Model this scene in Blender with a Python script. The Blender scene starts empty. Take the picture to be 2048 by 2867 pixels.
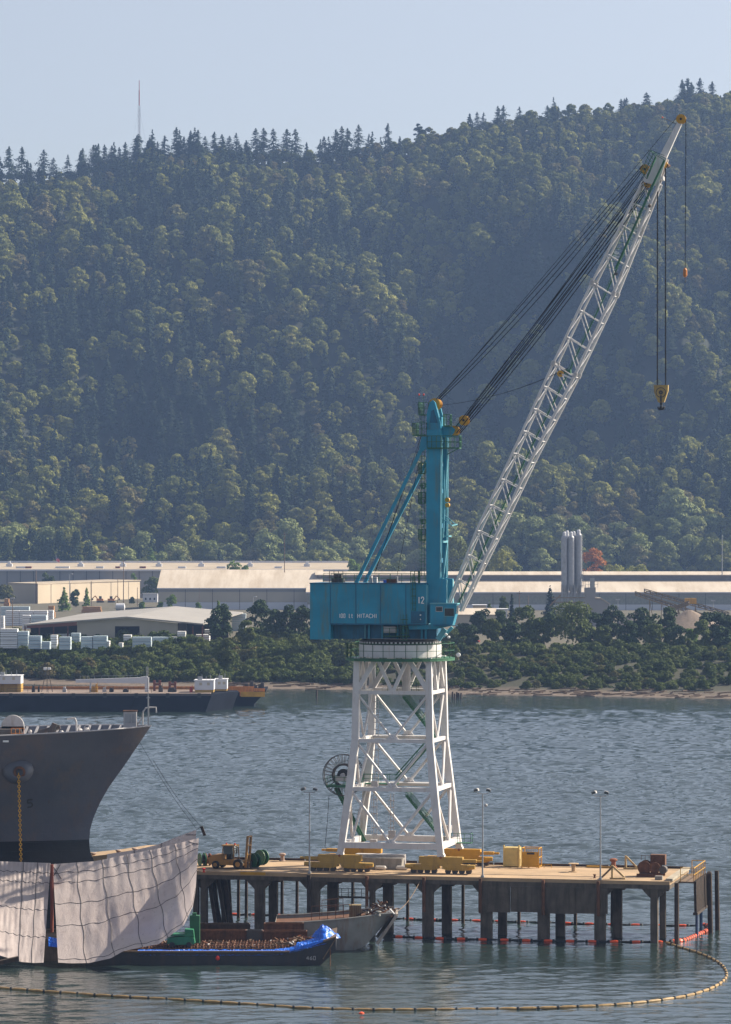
import bpy, math, random
import numpy as np
from mathutils import Vector, Matrix, noise as mnoise

# ---------------------------------------------------------------- camera, light
sc = bpy.context.scene
col = sc.collection
R = math.radians
F = 9900.0      # focal length in photo pixels
H = 51.0        # eye height above the river
CX, YH = 1024.0, 1500.0

cam_d = bpy.data.cameras.new("camera")
cam = bpy.data.objects.new("camera", cam_d)
col.objects.link(cam)
cam.location = (0, 0, H)
cam.rotation_euler = (R(90), 0, 0)
cam_d.sensor_fit = 'HORIZONTAL'
cam_d.sensor_width = 36.0
cam_d.lens = 36.0 * F / 2048.0
cam_d.shift_y = (YH - 1433.5) / 2048.0
cam_d.clip_start = 1.0
cam_d.clip_end = 20000.0
sc.camera = cam

SUN_EL, SUN_AZ = 37.0, 22.0      # azimuth measured from +X towards +Y (behind the scene)
world = bpy.data.worlds.new("World")
sc.world = world
world.use_nodes = True
wn = world.node_tree
bg = wn.nodes["Background"]
sky = wn.nodes.new("ShaderNodeTexSky")
sky.sky_type = 'NISHITA'
sky.sun_disc = False
sky.sun_elevation = R(SUN_EL)
sky.sun_rotation = R(90 - SUN_AZ)
sky.altitude = 50
sky.air_density = 1.0
sky.dust_density = 1.5
sky.ozone_density = 2.0
hs = wn.nodes.new("ShaderNodeHueSaturation")
hs.inputs["Saturation"].default_value = 0.48
hs.inputs["Hue"].default_value = 0.515
wn.links.new(sky.outputs[0], hs.inputs["Color"])
wn.links.new(hs.outputs[0], bg.inputs[0])
bg.inputs[1].default_value = 0.070

sd = bpy.data.lights.new("sun", 'SUN')
sd.energy = 5.0
sd.angle = R(0.5)
sd.color = (1.0, 0.88, 0.70)
sun = bpy.data.objects.new("sun", sd)
col.objects.link(sun)
sv = Vector((math.cos(R(SUN_EL)) * math.cos(R(SUN_AZ)), math.cos(R(SUN_EL)) * math.sin(R(SUN_AZ)), math.sin(R(SUN_EL))))
sun.rotation_euler = sv.to_track_quat('Z', 'Y').to_euler()
sun.location = (300, 600, 400)

sc.view_settings.view_transform = 'Standard'
sc.view_settings.look = 'None'
sc.view_settings.exposure = 0.97
sc.view_settings.gamma = 1.0

# ---------------------------------------------------------------- place helpers
def W(px, py, z=0.0):
    D = F * (H - z) / (py - YH)
    return Vector(((px - CX) * D / F, D, z))

def P(px, py, D):
    return Vector(((px - CX) * D / F, D, H - (py - YH) * D / F))

def X_(px, D):
    return (px - CX) * D / F

def Z_(py, D):
    return H - (py - YH) * D / F

class Frame:
    """a local frame: x runs right, y runs away from the viewer, turned clockwise by deg"""
    def __init__(s, ox, oy, deg):
        s.o = (ox, oy); s.deg = deg; s.c = math.cos(R(deg)); s.s = math.sin(R(deg))
    def w(s, a, b, z):
        return Vector((s.o[0] + a * s.c + b * s.s, s.o[1] - a * s.s + b * s.c, z))
    def a(s, px, b):
        k = (px - CX) / F
        return (k * (s.o[1] + b * s.c) - s.o[0] - b * s.s) / (s.c + k * s.s)
    def pt(s, px, py, b):
        a = s.a(px, b)
        D = s.o[1] - a * s.s + b * s.c
        return Vector((a, b, H - (py - YH) * D / F))
    def M(s, z=0.0):
        return Matrix.Translation((s.o[0], s.o[1], z)) @ Matrix.Rotation(R(-s.deg), 4, 'Z')
    def base(s, z=0.0):
        return Matrix.Translation((0, 0, z))

# ---------------------------------------------------------------- object helpers
INV = {}
CH = {}
def thing(name, label, cat, loc=(0, 0, 0), rz=0.0, group=None):
    o = bpy.data.objects.new(name, None)
    col.objects.link(o)
    o.empty_display_size = 0.5
    o.location = loc
    o.rotation_euler = (0, 0, rz)
    INV[o] = (Matrix.Translation(loc) @ Matrix.Rotation(rz, 4, 'Z')).inverted()
    tag(o, label, cat, group)
    return o

def fthing(name, label, cat, fr, a, b, z, group=None):
    return thing(name, label, cat, fr.w(a, b, z), R(-fr.deg), group)

def tag(o, label=None, cat=None, group=None, kind=None):
    if label: o["label"] = label
    if cat: o["category"] = cat
    if group: o["group"] = group
    if kind: o["kind"] = kind
    return o

def local(o, fr=None):
    return INV[o]

class MB:
    """collects shapes in world coordinates (or in a frame) and links them as one mesh"""
    def __init__(s, fr=None):
        s.v = []; s.f = []; s.mi = []; s.cur = 0; s.fr = fr
    def _add(s, vs, fs):
        n = len(s.v)
        s.v.extend([tuple(p) for p in vs])
        s.f.extend([tuple(i + n for i in q) for q in fs])
        s.mi.extend([s.cur] * len(fs))
        return s
    def box(s, x0, x1, y0, y1, z0, z1):
        vs = [(x, y, z) for z in (z0, z1) for y in (y0, y1) for x in (x0, x1)]
        return s._add(vs, [(0, 2, 3, 1), (4, 5, 7, 6), (0, 1, 5, 4), (2, 6, 7, 3), (0, 4, 6, 2), (1, 3, 7, 5)])
    def cbox(s, cx, cy, cz, sx, sy, sz, rz=0.0, tilt=0.0):
        m = Matrix.Translation((cx, cy, cz)) @ Matrix.Rotation(rz, 4, 'Z') @ Matrix.Rotation(tilt, 4, 'Y')
        vs = [m @ Vector((x * sx / 2, y * sy / 2, z * sz / 2)) for z in (-1, 1) for y in (-1, 1) for x in (-1, 1)]
        return s._add(vs, [(0, 2, 3, 1), (4, 5, 7, 6), (0, 1, 5, 4), (2, 6, 7, 3), (0, 4, 6, 2), (1, 3, 7, 5)])
    def beam(s, p, q, w, h, w2=None, h2=None, up=(0, 0, 1)):
        p = Vector(p); q = Vector(q); d = (q - p)
        if d.length < 1e-6: return s
        d.normalize(); up = Vector(up)
        if abs(d.dot(up)) > 0.98: up = Vector((0, 1, 0))
        sd = d.cross(up).normalized(); u2 = sd.cross(d).normalized()
        w2 = w if w2 is None else w2; h2 = h if h2 is None else h2
        vs = []
        for c, ww, hh in ((p, w, h), (q, w2, h2)):
            for a, b in ((-1, -1), (1, -1), (1, 1), (-1, 1)):
                vs.append(c + sd * a * ww / 2 + u2 * b * hh / 2)
        return s._add(vs, [(0, 1, 2, 3), (7, 6, 5, 4), (0, 4, 5, 1), (1, 5, 6, 2), (2, 6, 7, 3), (3, 7, 4, 0)])
    def tube(s, p, q, r, r2=None, n=8, caps=True):
        p = Vector(p); q = Vector(q); d = q - p
        if d.length < 1e-6: return s
        d.normalize()
        u = d.orthogonal().normalized(); w = d.cross(u)
        r2 = r if r2 is None else r2
        vs = []
        for c, rr in ((p, r), (q, r2)):
            for i in range(n):
                t = 2 * math.pi * i / n
                vs.append(c + (u * math.cos(t) + w * math.sin(t)) * rr)
        fs = [(i, (i + 1) % n, n + (i + 1) % n, n + i) for i in range(n)]
        if caps: fs += [tuple(range(n - 1, -1, -1)), tuple(range(n, 2 * n))]
        return s._add(vs, fs)
    def path(s, pts, r, n=6):
        pts = [Vector(p) for p in pts]
        rr = r if isinstance(r, (list, tuple)) else [r] * len(pts)
        vs = []; k = len(pts)
        prev = None
        for i, p in enumerate(pts):
            d = (pts[min(i + 1, k - 1)] - pts[max(i - 1, 0)]).normalized()
            u = d.orthogonal() if prev is None else (prev - d * prev.dot(d))
            u.normalize(); prev = u; w = d.cross(u)
            for j in range(n):
                t = 2 * math.pi * j / n
                vs.append(p + (u * math.cos(t) + w * math.sin(t)) * rr[i])
        fs = []
        for i in range(k - 1):
            for j in range(n):
                fs.append((i * n + j, i * n + (j + 1) % n, (i + 1) * n + (j + 1) % n, (i + 1) * n + j))
        fs += [tuple(range(n - 1, -1, -1)), tuple(range((k - 1) * n, k * n))]
        return s._add(vs, fs)
    def prism(s, poly, y0, y1):
        """polygon given in x,z extruded along y"""
        n = len(poly)
        vs = [(x, y0, z) for x, z in poly] + [(x, y1, z) for x, z in poly]
        fs = [tuple(range(n)), tuple(range(2 * n - 1, n - 1, -1))] + [(i, i + n, (i + 1) % n + n, (i + 1) % n) for i in range(n)]
        return s._add(vs, fs)
    def prismx(s, poly, x0, x1):
        n = len(poly)
        vs = [(x0, y, z) for y, z in poly] + [(x1, y, z) for y, z in poly]
        fs = [tuple(range(n)), tuple(range(2 * n - 1, n - 1, -1))] + [(i, i + n, (i + 1) % n + n, (i + 1) % n) for i in range(n)]
        return s._add(vs, fs)
    def prismz(s, poly, z0, z1):
        n = len(poly)
        vs = [(x, y, z0) for x, y in poly] + [(x, y, z1) for x, y in poly]
        fs = [tuple(range(n - 1, -1, -1)), tuple(range(n, 2 * n))] + [(i, (i + 1) % n, (i + 1) % n + n, i + n) for i in range(n)]
        return s._add(vs, fs)
    def lathe(s, c, prof, n=20, axis='Z'):
        """prof is a list of (radius, height) along the axis"""
        c = Vector(c); vs = []; fs = []
        for r, h in prof:
            for i in range(n):
                t = 2 * math.pi * i / n; x, y = r * math.cos(t), r * math.sin(t)
                vs.append(c + (Vector((x, y, h)) if axis == 'Z' else Vector((x, h, y)) if axis == 'Y' else Vector((h, x, y))))
        k = len(prof)
        for i in range(k - 1):
            for j in range(n):
                fs.append((i * n + j, i * n + (j + 1) % n, (i + 1) * n + (j + 1) % n, (i + 1) * n + j))
        fs += [tuple(range(n - 1, -1, -1)), tuple(range((k - 1) * n, k * n))]
        return s._add(vs, fs)
    def ring(s, c, ro, ri, t, n=24, axis='Y', a0=0.0, a1=2 * math.pi):
        """flat ring plate of thickness t"""
        c = Vector(c); vs = []; fs = []
        full = abs(a1 - a0 - 2 * math.pi) < 1e-6
        k = n if full else n + 1
        for i in range(k):
            th = a0 + (a1 - a0) * i / n
            for r, h in ((ro, -t / 2), (ro, t / 2), (ri, t / 2), (ri, -t / 2)):
                x, y = r * math.cos(th), r * math.sin(th)
                vs.append(c + (Vector((x, y, h)) if axis == 'Z' else Vector((x, h, y)) if axis == 'Y' else Vector((h, x, y))))
        for i in range(n):
            j = (i + 1) % k
            for q in range(4):
                fs.append((i * 4 + q, i * 4 + (q + 1) % 4, j * 4 + (q + 1) % 4, j * 4 + q))
        return s._add(vs, fs)
    def rail(s, pts, h=1.1, r=0.03, step=1.6, mid=True):
        pts = [Vector(p) for p in pts]; up = Vector((0, 0, h))
        for p, q in zip(pts[:-1], pts[1:]):
            L = (q - p).length; n = max(1, round(L / step))
            s.tube(p + up, q + up, r, n=4)
            if mid: s.tube(p + up * .5, q + up * .5, r * .8, n=4)
            for i in range(n + 1):
                c = p.lerp(q, i / n); s.tube(c, c + up, r, n=4)
        return s
    def build(s, name, mats, parent=None, loc=None, rz=0.0, smooth=False, label=None, cat=None, group=None, kind=None):
        me = bpy.data.meshes.new(name)
        M = s.fr.M() if s.fr else Matrix.Identity(4)
        if parent is not None: inv = INV[parent]
        elif loc is not None: inv = (Matrix.Translation(loc) @ Matrix.Rotation(rz, 4, 'Z')).inverted()
        else: inv = Matrix.Identity(4)
        T = np.array(inv @ M)
        va = np.array(s.v, dtype=float).reshape(-1, 3)
        va = va @ T[:3, :3].T + T[:3, 3]
        me.from_pydata(va.tolist(), [], s.f)
        if not isinstance(mats, (list, tuple)): mats = [mats]
        for m in mats: me.materials.append(m)
        if len(mats) > 1: me.polygons.foreach_set("material_index", s.mi)
        if smooth:
            me.polygons.foreach_set("use_smooth", [True] * len(me.polygons))
        me.update()
        o = bpy.data.objects.new(name, me)
        col.objects.link(o)
        if parent is not None:
            o.parent = parent; CH.setdefault(parent, []).append(o)
        elif loc is not None:
            o.location = loc; o.rotation_euler = (0, 0, rz)
        INV[o] = inv
        tag(o, label, cat, group, kind)
        return o

def copy_tree(o, loc=None, rz=None, label=None, parent=None, scale=None):
    c = o.copy(); col.objects.link(c)
    if parent is not None: c.parent = parent
    if loc is not None: c.location = loc
    if rz is not None: c.rotation_euler = (0, 0, rz)
    if scale is not None: c.scale = scale
    if label: c["label"] = label
    for ch in CH.get(o, []):
        k = copy_tree(ch, parent=c)
        CH.setdefault(c, []).append(k)
    INV[c] = INV[o]
    return c

# ---------------------------------------------------------------- materials
def nt(name):
    m = bpy.data.materials.new(name); m.use_nodes = True
    t = m.node_tree
    return m, t, t.nodes["Principled BSDF"]

def nd(t, typ, **kw):
    n = t.nodes.new(typ)
    for k, v in kw.items(): setattr(n, k, v)
    return n

def ramp(t, fac, stops):
    r = t.nodes.new("ShaderNodeValToRGB")
    e = r.color_ramp.elements
    while len(e) > 1: e.remove(e[0])
    e[0].position = stops[0][0]; e[0].color = (*stops[0][1], 1)
    for p, c in stops[1:]:
        x = e.new(p); x.color = (*c, 1)
    t.links.new(fac, r.inputs[0])
    return r.outputs[0]

def nz(t, vec, scale, detail=4, rough=0.55, stretch=None, dist=0.0):
    n = t.nodes.new("ShaderNodeTexNoise")
    n.inputs["Scale"].default_value = scale
    n.inputs["Detail"].default_value = detail
    n.inputs["Roughness"].default_value = rough
    n.inputs["Distortion"].default_value = dist
    if stretch:
        mp = t.nodes.new("ShaderNodeMapping"); mp.inputs["Scale"].default_value = stretch
        t.links.new(vec, mp.inputs[0]); vec = mp.outputs[0]
    t.links.new(vec, n.inputs[0])
    return n.outputs[0]

def mixc(t, fac, a, b):
    m = t.nodes.new("ShaderNodeMix"); m.data_type = 'RGBA'
    if isinstance(fac, float): m.inputs[0].default_value = fac
    else: t.links.new(fac, m.inputs[0])
    for i, v in ((6, a), (7, b)):
        if isinstance(v, tuple): m.inputs[i].default_value = (*v, 1)
        else: t.links.new(v, m.inputs[i])
    return m.outputs[2]

def mat(name, c, rough=0.6, metal=0.0, var=0.18, scale=0.8, stain=None, samt=0.45, sscale=0.9, streak=True, sst=None, bump=0.0, bscale=6.0, c2=None, spec=0.5, corr=None):
    """painted / plain surface: base colour with uneven tone, optional stains run down the surface"""
    m, t, b = nt(name)
    g = nd(t, "ShaderNodeTexCoord").outputs["Object"]
    n1 = nz(t, g, scale, 5)
    lo = tuple(x * (1 - var) for x in c); hi = c2 if c2 else tuple(min(1, x * (1 + var)) for x in c)
    cc = ramp(t, n1, [(0.3, lo), (0.7, hi)])
    if stain:
        n2 = nz(t, g, sscale, 6, 0.7, stretch=sst or ((1.6, 1.6, 0.22) if streak else None))
        f = ramp(t, n2, [(samt, (0, 0, 0)), (samt + 0.22, (1, 1, 1))])
        f2 = nd(t, "ShaderNodeRGBToBW"); 
        inv = nd(t, "ShaderNodeMath", operation='MULTIPLY'); t.links.new(f, f2.inputs[0]); t.links.new(f2.outputs[0], inv.inputs[0]); inv.inputs[1].default_value = 0.75
        cc = mixc(t, inv.outputs[0], cc, stain)
    t.links.new(cc, b.inputs["Base Color"])
    b.inputs["Roughness"].default_value = rough
    b.inputs["Metallic"].default_value = metal
    b.inputs["Specular IOR Level"].default_value = spec
    if corr:      # corrugation along x: (period, depth, axis)
        w = nd(t, "ShaderNodeTexWave", wave_type='BANDS', bands_direction=corr[2], wave_profile='SIN')
        w.inputs["Scale"].default_value = 0.314 / corr[0] 
        t.links.new(g, w.inputs[0])
        bp = nd(t, "ShaderNodeBump"); bp.inputs["Distance"].default_value = corr[1]
        t.links.new(w.outputs[1], bp.inputs["Height"]); t.links.new(bp.outputs[0], b.inputs["Normal"])
    elif bump:
        n3 = nz(t, g, bscale, 6, 0.65)
        bp = nd(t, "ShaderNodeBump"); bp.inputs["Distance"].default_value = bump
        t.links.new(n3, bp.inputs["Height"]); t.links.new(bp.outputs[0], b.inputs["Normal"])
    return m

def leafmat(name, c_lo, c_hi, warm=None, wamt=0.62, trans=0.22, pscale=0.02):
    m, t, b = nt(name)
    geo = nd(t, "ShaderNodeNewGeometry").outputs["Position"]
    oi = nd(t, "ShaderNodeObjectInfo").outputs["Random"]
    n1 = nz(t, geo, 0.35, 3)
    ad = nd(t, "ShaderNodeMath", operation='MULTIPLY_ADD'); ad.inputs[1].default_value = 0.55
    t.links.new(oi, ad.inputs[0])
    sc_ = nd(t, "ShaderNodeMath", operation='MULTIPLY'); sc_.inputs[1].default_value = 0.45
    t.links.new(n1, sc_.inputs[0]); t.links.new(sc_.outputs[0], ad.inputs[2])
    cc = ramp(t, ad.outputs[0], [(0.15, c_lo), (0.85, c_hi)])
    if warm:
        n2 = nz(t, geo, pscale, 3)
        w1 = nd(t, "ShaderNodeMath", operation='MULTIPLY_ADD'); w1.inputs[1].default_value = 7.31
        t.links.new(oi, w1.inputs[0]); w1.inputs[2].default_value = 0.0
        fr = nd(t, "ShaderNodeMath", operation='FRACT'); t.links.new(w1.outputs[0], fr.inputs[0])
        av = nd(t, "ShaderNodeMath", operation='MULTIPLY_ADD'); av.inputs[1].default_value = 0.4
        t.links.new(fr.outputs[0], av.inputs[0])
        h2 = nd(t, "ShaderNodeMath", operation='MULTIPLY'); h2.inputs[1].default_value = 0.75
        t.links.new(n2, h2.inputs[0]); t.links.new(h2.outputs[0], av.inputs[2])
        f = ramp(t, av.outputs[0], [(wamt - 0.06, (0, 0, 0)), (wamt + 0.1, (1, 1, 1))])
        cc = mixc(t, f, cc, warm)
    t.links.new(cc, b.inputs["Base Color"])
    b.inputs["Roughness"].default_value = 0.75
    b.inputs["Specular IOR Level"].default_value = 0.15
    tr = nd(t, "ShaderNodeBsdfTranslucent"); t.links.new(cc, tr.inputs[0])
    mx = nd(t, "ShaderNodeMixShader"); mx.inputs[0].default_value = trans
    out = t.nodes["Material Output"]
    t.links.new(b.outputs[0], mx.inputs[1]); t.links.new(tr.outputs[0], mx.inputs[2]); t.links.new(mx.outputs[0], out.inputs[0])
    return m

RUST = (0.12, 0.045, 0.018)
M_white = mat("white_paint", (0.60, 0.59, 0.60), 0.5, var=0.08, stain=(0.36, 0.27, 0.20), samt=0.54)
M_teal = mat("teal_paint", (0.008, 0.235, 0.375), 0.5, var=0.16, scale=0.35, stain=(0.11, 0.15, 0.10), samt=0.50, sscale=.7)
M_teal_d = mat("trim_and_shaded_teal_paint", (0.008, 0.12, 0.22), 0.6, var=0.2, stain=(0.03, 0.06, 0.07), samt=0.5)  # darker teal for trim; in recesses the shade is put into the colour
M_teal_l = mat("pale_and_sunlit_teal_paint", (0.12, 0.36, 0.44), 0.5, var=0.12, stain=(0.2, 0.18, 0.12), samt=0.58)  # paler teal; on sunlit faces and edges the light is put into it
M_green = mat("green_paint", (0.018, 0.115, 0.055), 0.55, var=0.2, stain=(0.03, 0.04, 0.02), samt=0.55)
M_yellow = mat("yellow_paint", (0.52, 0.27, 0.015), 0.5, var=0.15, stain=(0.16, 0.09, 0.03), samt=0.54)
M_ochre = mat("ochre_and_shaded_yellow_paint", (0.40, 0.25, 0.05), 0.6, var=0.15, stain=(0.15, 0.09, 0.04), samt=0.52)  # ochre; on the front bogies their shade is put into the colour
M_orange = mat("orange_paint", (0.60, 0.20, 0.03), 0.55, var=0.15, stain=(0.25, 0.1, 0.03))
M_red = mat("red_paint", (0.55, 0.03, 0.02), 0.5)
M_black = mat("black_steel", (0.015, 0.016, 0.018), 0.6)
M_rope = mat("wire_rope", (0.008, 0.008, 0.009), 0.9, var=0.1, spec=0.1)
M_rust = mat("rusty_steel", (0.13, 0.055, 0.028), 0.85, var=0.4, scale=1.5, stain=(0.05, 0.025, 0.015), bump=0.03)
M_steel = mat("dark_steel", (0.06, 0.058, 0.06), 0.6, stain=RUST, samt=0.5)
M_galv = mat("galvanised_steel", (0.30, 0.31, 0.33), 0.5, 0.3, var=0.12)
M_glass = mat("window_glass", (0.02, 0.03, 0.035), 0.08, var=0.05, spec=0.8)
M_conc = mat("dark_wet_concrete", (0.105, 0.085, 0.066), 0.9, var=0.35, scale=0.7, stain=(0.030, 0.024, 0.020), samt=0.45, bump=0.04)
M_concl = mat("grey_concrete", (0.26, 0.25, 0.235), 0.9, var=0.2, stain=(0.12, 0.11, 0.10), bump=0.02)
M_deck = mat("pier_deck_concrete", (0.38, 0.265, 0.16), 0.9, var=0.28, scale=0.25, stain=(0.20, 0.14, 0.09), samt=0.50, sscale=0.5, streak=False, bump=0.02)
M_wood = mat("weathered_timber", (0.16, 0.11, 0.075), 0.9, var=0.35, scale=2.5, bump=0.02)
M_woodd = mat("tarred_timber", (0.040, 0.028, 0.022), 0.9, var=0.4, scale=1.6, stain=(0.09, 0.045, 0.028), samt=0.5, bump=0.03)
M_hull = mat("ship_grey_paint", (0.085, 0.092, 0.115), 0.38, var=0.14, scale=0.16, stain=(0.115, 0.085, 0.080), samt=0.50, sscale=0.14, streak=True)
M_boot = mat("ship_black_paint", (0.010, 0.012, 0.016), 0.35, var=0.3, scale=0.3)
M_shipw = mat("ship_deck_grey", (0.42, 0.41, 0.42), 0.6, var=0.12, stain=(0.2, 0.12, 0.08), samt=0.58)
M_old = mat("worn_grey_hull_paint", (0.20, 0.205, 0.20), 0.7, var=0.2, scale=0.5, stain=(0.15, 0.065, 0.035), samt=0.50, sscale=0.6)
M_bhull = mat("barge_dark_hull", (0.022, 0.024, 0.032), 0.6, var=0.35, scale=0.4, stain=(0.055, 0.035, 0.03), samt=0.50)
M_fhull = mat("far_barge_hull", (0.010, 0.013, 0.022), 0.9, var=0.3, scale=0.2, spec=0.05, stain=(0.025, 0.022, 0.022), samt=0.6)
M_blue = mat("blue_plastic_sheet", (0.012, 0.13, 0.62), 0.35, var=0.25, scale=3, bump=0.05, bscale=3)
M_boomo = mat("orange_boom_float", (0.75, 0.085, 0.02), 0.5)
M_boomy = mat("yellow_boom_float", (0.34, 0.22, 0.085), 0.6, var=0.2, stain=(0.2, 0.12, 0.05))
# ---------------------------------------------------------------- river
def water_mat():
    m, t, b = nt("river_water")
    g = nd(t, "ShaderNodeNewGeometry").outputs["Position"]
    b.inputs["Base Color"].default_value = (0.022, 0.038, 0.036, 1)
    b.inputs["Roughness"].default_value = 0.06
    b.inputs["IOR"].default_value = 2.3
    w2 = nz(t, g, 1.5, 3, 0.6, stretch=(0.7, 1.2, 1), dist=0.4)
    bp = nd(t, "ShaderNodeBump"); bp.inputs["Distance"].default_value = 0.05; bp.inputs["Strength"].default_value = 1.0
    t.links.new(w2, bp.inputs["Height"]); t.links.new(bp.outputs[0], b.inputs["Normal"])
    b.inputs["Roughness"].default_value = 0.06
    return m
def water_height(X, Y, lmin=1.1):
    rg = np.random.default_rng(4)
    z = np.zeros_like(X)
    for lam in np.geomspace(0.95, 5.2, 56):
        th = math.pi / 2 + rg.normal() * 0.42
        k = 2 * math.pi / lam
        ph = rg.uniform(0, 6.28)
        st = 0.060
        wgt = 1.0 if lam > lmin else 0.0
        wob = 0.5 * np.sin(X * 0.021 * (1 + .3 * rg.normal()) + Y * 0.013 + ph * 3)
        z += wgt * st / k * np.sin(k * (X * math.cos(th) + Y * math.sin(th)) + ph + wob)
    # gusts and slicks
    m = np.zeros_like(X)
    for lx, ly, a in ((190, 60, .5), (90, 33, .35), (47, 15, .3), (310, 110, .4)):
        p = rg.uniform(0, 6.28, 3)
        m += a * np.sin(X * 6.28 / lx + p[0] + 1.3 * np.sin(Y * 6.28 / (ly * 2.3) + p[2])) * np.sin(Y * 6.28 / ly + p[1] + 1.1 * np.sin(X * 6.28 / (lx * 1.7)))
    gust = np.clip(0.95 + 0.34 * m, 0.45, 1.4)
    lee = np.interp(Y, [385, 440, 500], [0.26, 0.19, 1.0])
    far = np.interp(Y, [930, 1075], [1.0, 0.12])
    return z * gust * lee * far
def water():
    vs = []; fs = []
    wm = water_mat()
    xs = np.arange(-80, 80.1, 0.5); ys = np.concatenate([np.arange(360, 560, 0.38), np.arange(560, 760, 0.7)])
    blocks = [(xs, ys), (np.arange(-150, 150.1, 0.9), np.arange(760, 1260, 1.0))]
    base = 0
    for bx, by in blocks:
        X, Y = np.meshgrid(bx, by)
        Z = water_height(X, Y, 1.1 if by[0] < 700 else 1.9) * (1.0 if by[0] < 700 else 1.1)
        Z[0, :] = Z[-1, :] = 0; Z[:, 0] = Z[:, -1] = 0
        vs.append(np.stack([X, Y, Z], 2).reshape(-1, 3))
        nx, ny = len(bx), len(by)
        i = (np.arange(ny - 1)[:, None] * nx + np.arange(nx - 1)[None, :]).ravel() + base
        fs.append(np.stack([i, i + 1, i + nx + 1, i + nx], 1)); base += nx * ny
    V = np.vstack(vs); Fq = np.vstack(fs)
    # calm outer sheet round the wavy part, butted against it
    out = [(-900, 100, -80, 1260), (80, 100, 900, 760), (150, 760, 900, 1260), (-80, 100, 80, 360), (-150, 760, -80, 760)]
    ov = []; of = []
    for x0, y0, x1, y1 in [(-900, 100, 900, 360), (-900, 360, -80, 760), (80, 360, 900, 760), (-900, 760, -150, 1258), (150, 760, 900, 1258)]:
        n = base + len(ov); ov += [(x0, y0, 0), (x1, y0, 0), (x1, y1, 0), (x0, y1, 0)]; of.append((n, n + 1, n + 2, n + 3))
    V = np.vstack([V, np.array(ov, float)]); Fq = np.vstack([Fq, np.array(of)])
    me = bpy.data.meshes.new("water")
    me.vertices.add(len(V)); me.vertices.foreach_set("co", V.ravel())
    me.loops.add(len(Fq) * 4); me.loops.foreach_set("vertex_index", Fq.ravel().astype(np.int32))
    me.polygons.add(len(Fq)); me.polygons.foreach_set("loop_start", np.arange(0, len(Fq) * 4, 4, dtype=np.int32))
    me.update(calc_edges=True); me.validate()
    me.polygons.foreach_set("use_smooth", [True] * len(me.polygons))
    me.materials.append(wm)
    o = bpy.data.objects.new("water", me); col.objects.link(o); tag(o, kind='structure')
water()

# ---------------------------------------------------------------- far bank
SH = [(-400, 1225), (0, 1215), (560, 1185), (700, 1178), (1000, 1168), (1300, 1134), (1700, 1117), (2048, 1104), (2400, 1095)]
def shore(x):
    px = x * F / 1160.0 + CX
    return float(np.interp(px, [p for p, _ in SH], [d for _, d in SH]))
PD = [-60, -18, 0, 12, 24, 50, 88, 100, 2000]
PZ = [-8, -1.5, 0.0, 0.9, 1.6, 6.0, 10.6, 11.0, 11.0]
def ground_z(x, y):
    d = y - shore(x)
    z = float(np.interp(d, PD, PZ))
    amp = 0.5 if d < 14 else (1.1 if d < 95 else 0.12)
    return z + amp * (mnoise.noise((x * .06, y * .06, 3)) + .5 * mnoise.noise((x * .2, y * .2, 7)))

def grid_mesh(name, xs, ys, fz, m, kind='structure'):
    b = MB(); nx, ny = len(xs), len(ys)
    vs = [(x, y, fz(x, y)) for y in ys for x in xs]
    fs = [(j * nx + i, j * nx + i + 1, (j + 1) * nx + i + 1, (j + 1) * nx + i) for j in range(ny - 1) for i in range(nx - 1)]
    b._add(vs, fs)
    return b.build(name, m, kind=kind, smooth=True)

def bank_mat():
    m, t, b = nt("river_bank_soil")
    g = nd(t, "ShaderNodeNewGeometry").outputs["Position"]
    sp = nd(t, "ShaderNodeSeparateXYZ"); t.links.new(g, sp.inputs[0])
    n = nz(t, g, 0.12, 6, 0.65)
    ad = nd(t, "ShaderNodeMath", operation='MULTIPLY_ADD'); t.links.new(n, ad.inputs[0]); ad.inputs[1].default_value = 1.6; t.links.new(sp.outputs[2], ad.inputs[2])
    dv = nd(t, "ShaderNodeMath", operation='MULTIPLY'); t.links.new(ad.outputs[0], dv.inputs[0]); dv.inputs[1].default_value = 1 / 13.0
    cc = ramp(t, dv.outputs[0], [(0.02, (0.05, 0.038, 0.028)), (0.09, (0.155, 0.115, 0.085)), (0.15, (0.09, 0.07, 0.05)), (0.20, (0.035, 0.036, 0.018)), (0.84, (0.04, 0.042, 0.02)), (0.98, (0.15, 0.125, 0.085))])
    n2 = nz(t, g, 0.5, 5, 0.7)
    f = ramp(t, n2, [(0.35, (0.55, 0.55, 0.55)), (0.7, (1.25, 1.25, 1.25))])
    mm = nd(t, "ShaderNodeMix", data_type='RGBA', blend_type='MULTIPLY'); mm.inputs[0].default_value = 1
    t.links.new(cc, mm.inputs[6]); t.links.new(f, mm.inputs[7])
    t.links.new(mm.outputs[2], b.inputs["Base Color"]); b.inputs["Roughness"].default_value = 0.95
    return m
xs = np.linspace(-420, 420, 150); 
ys = np.concatenate([np.arange(1070, 1340, 5.0), np.arange(1345, 2425, 45), [2425.0]])
grid_mesh("ground", list(xs), list(ys), ground_z, bank_mat())

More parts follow.
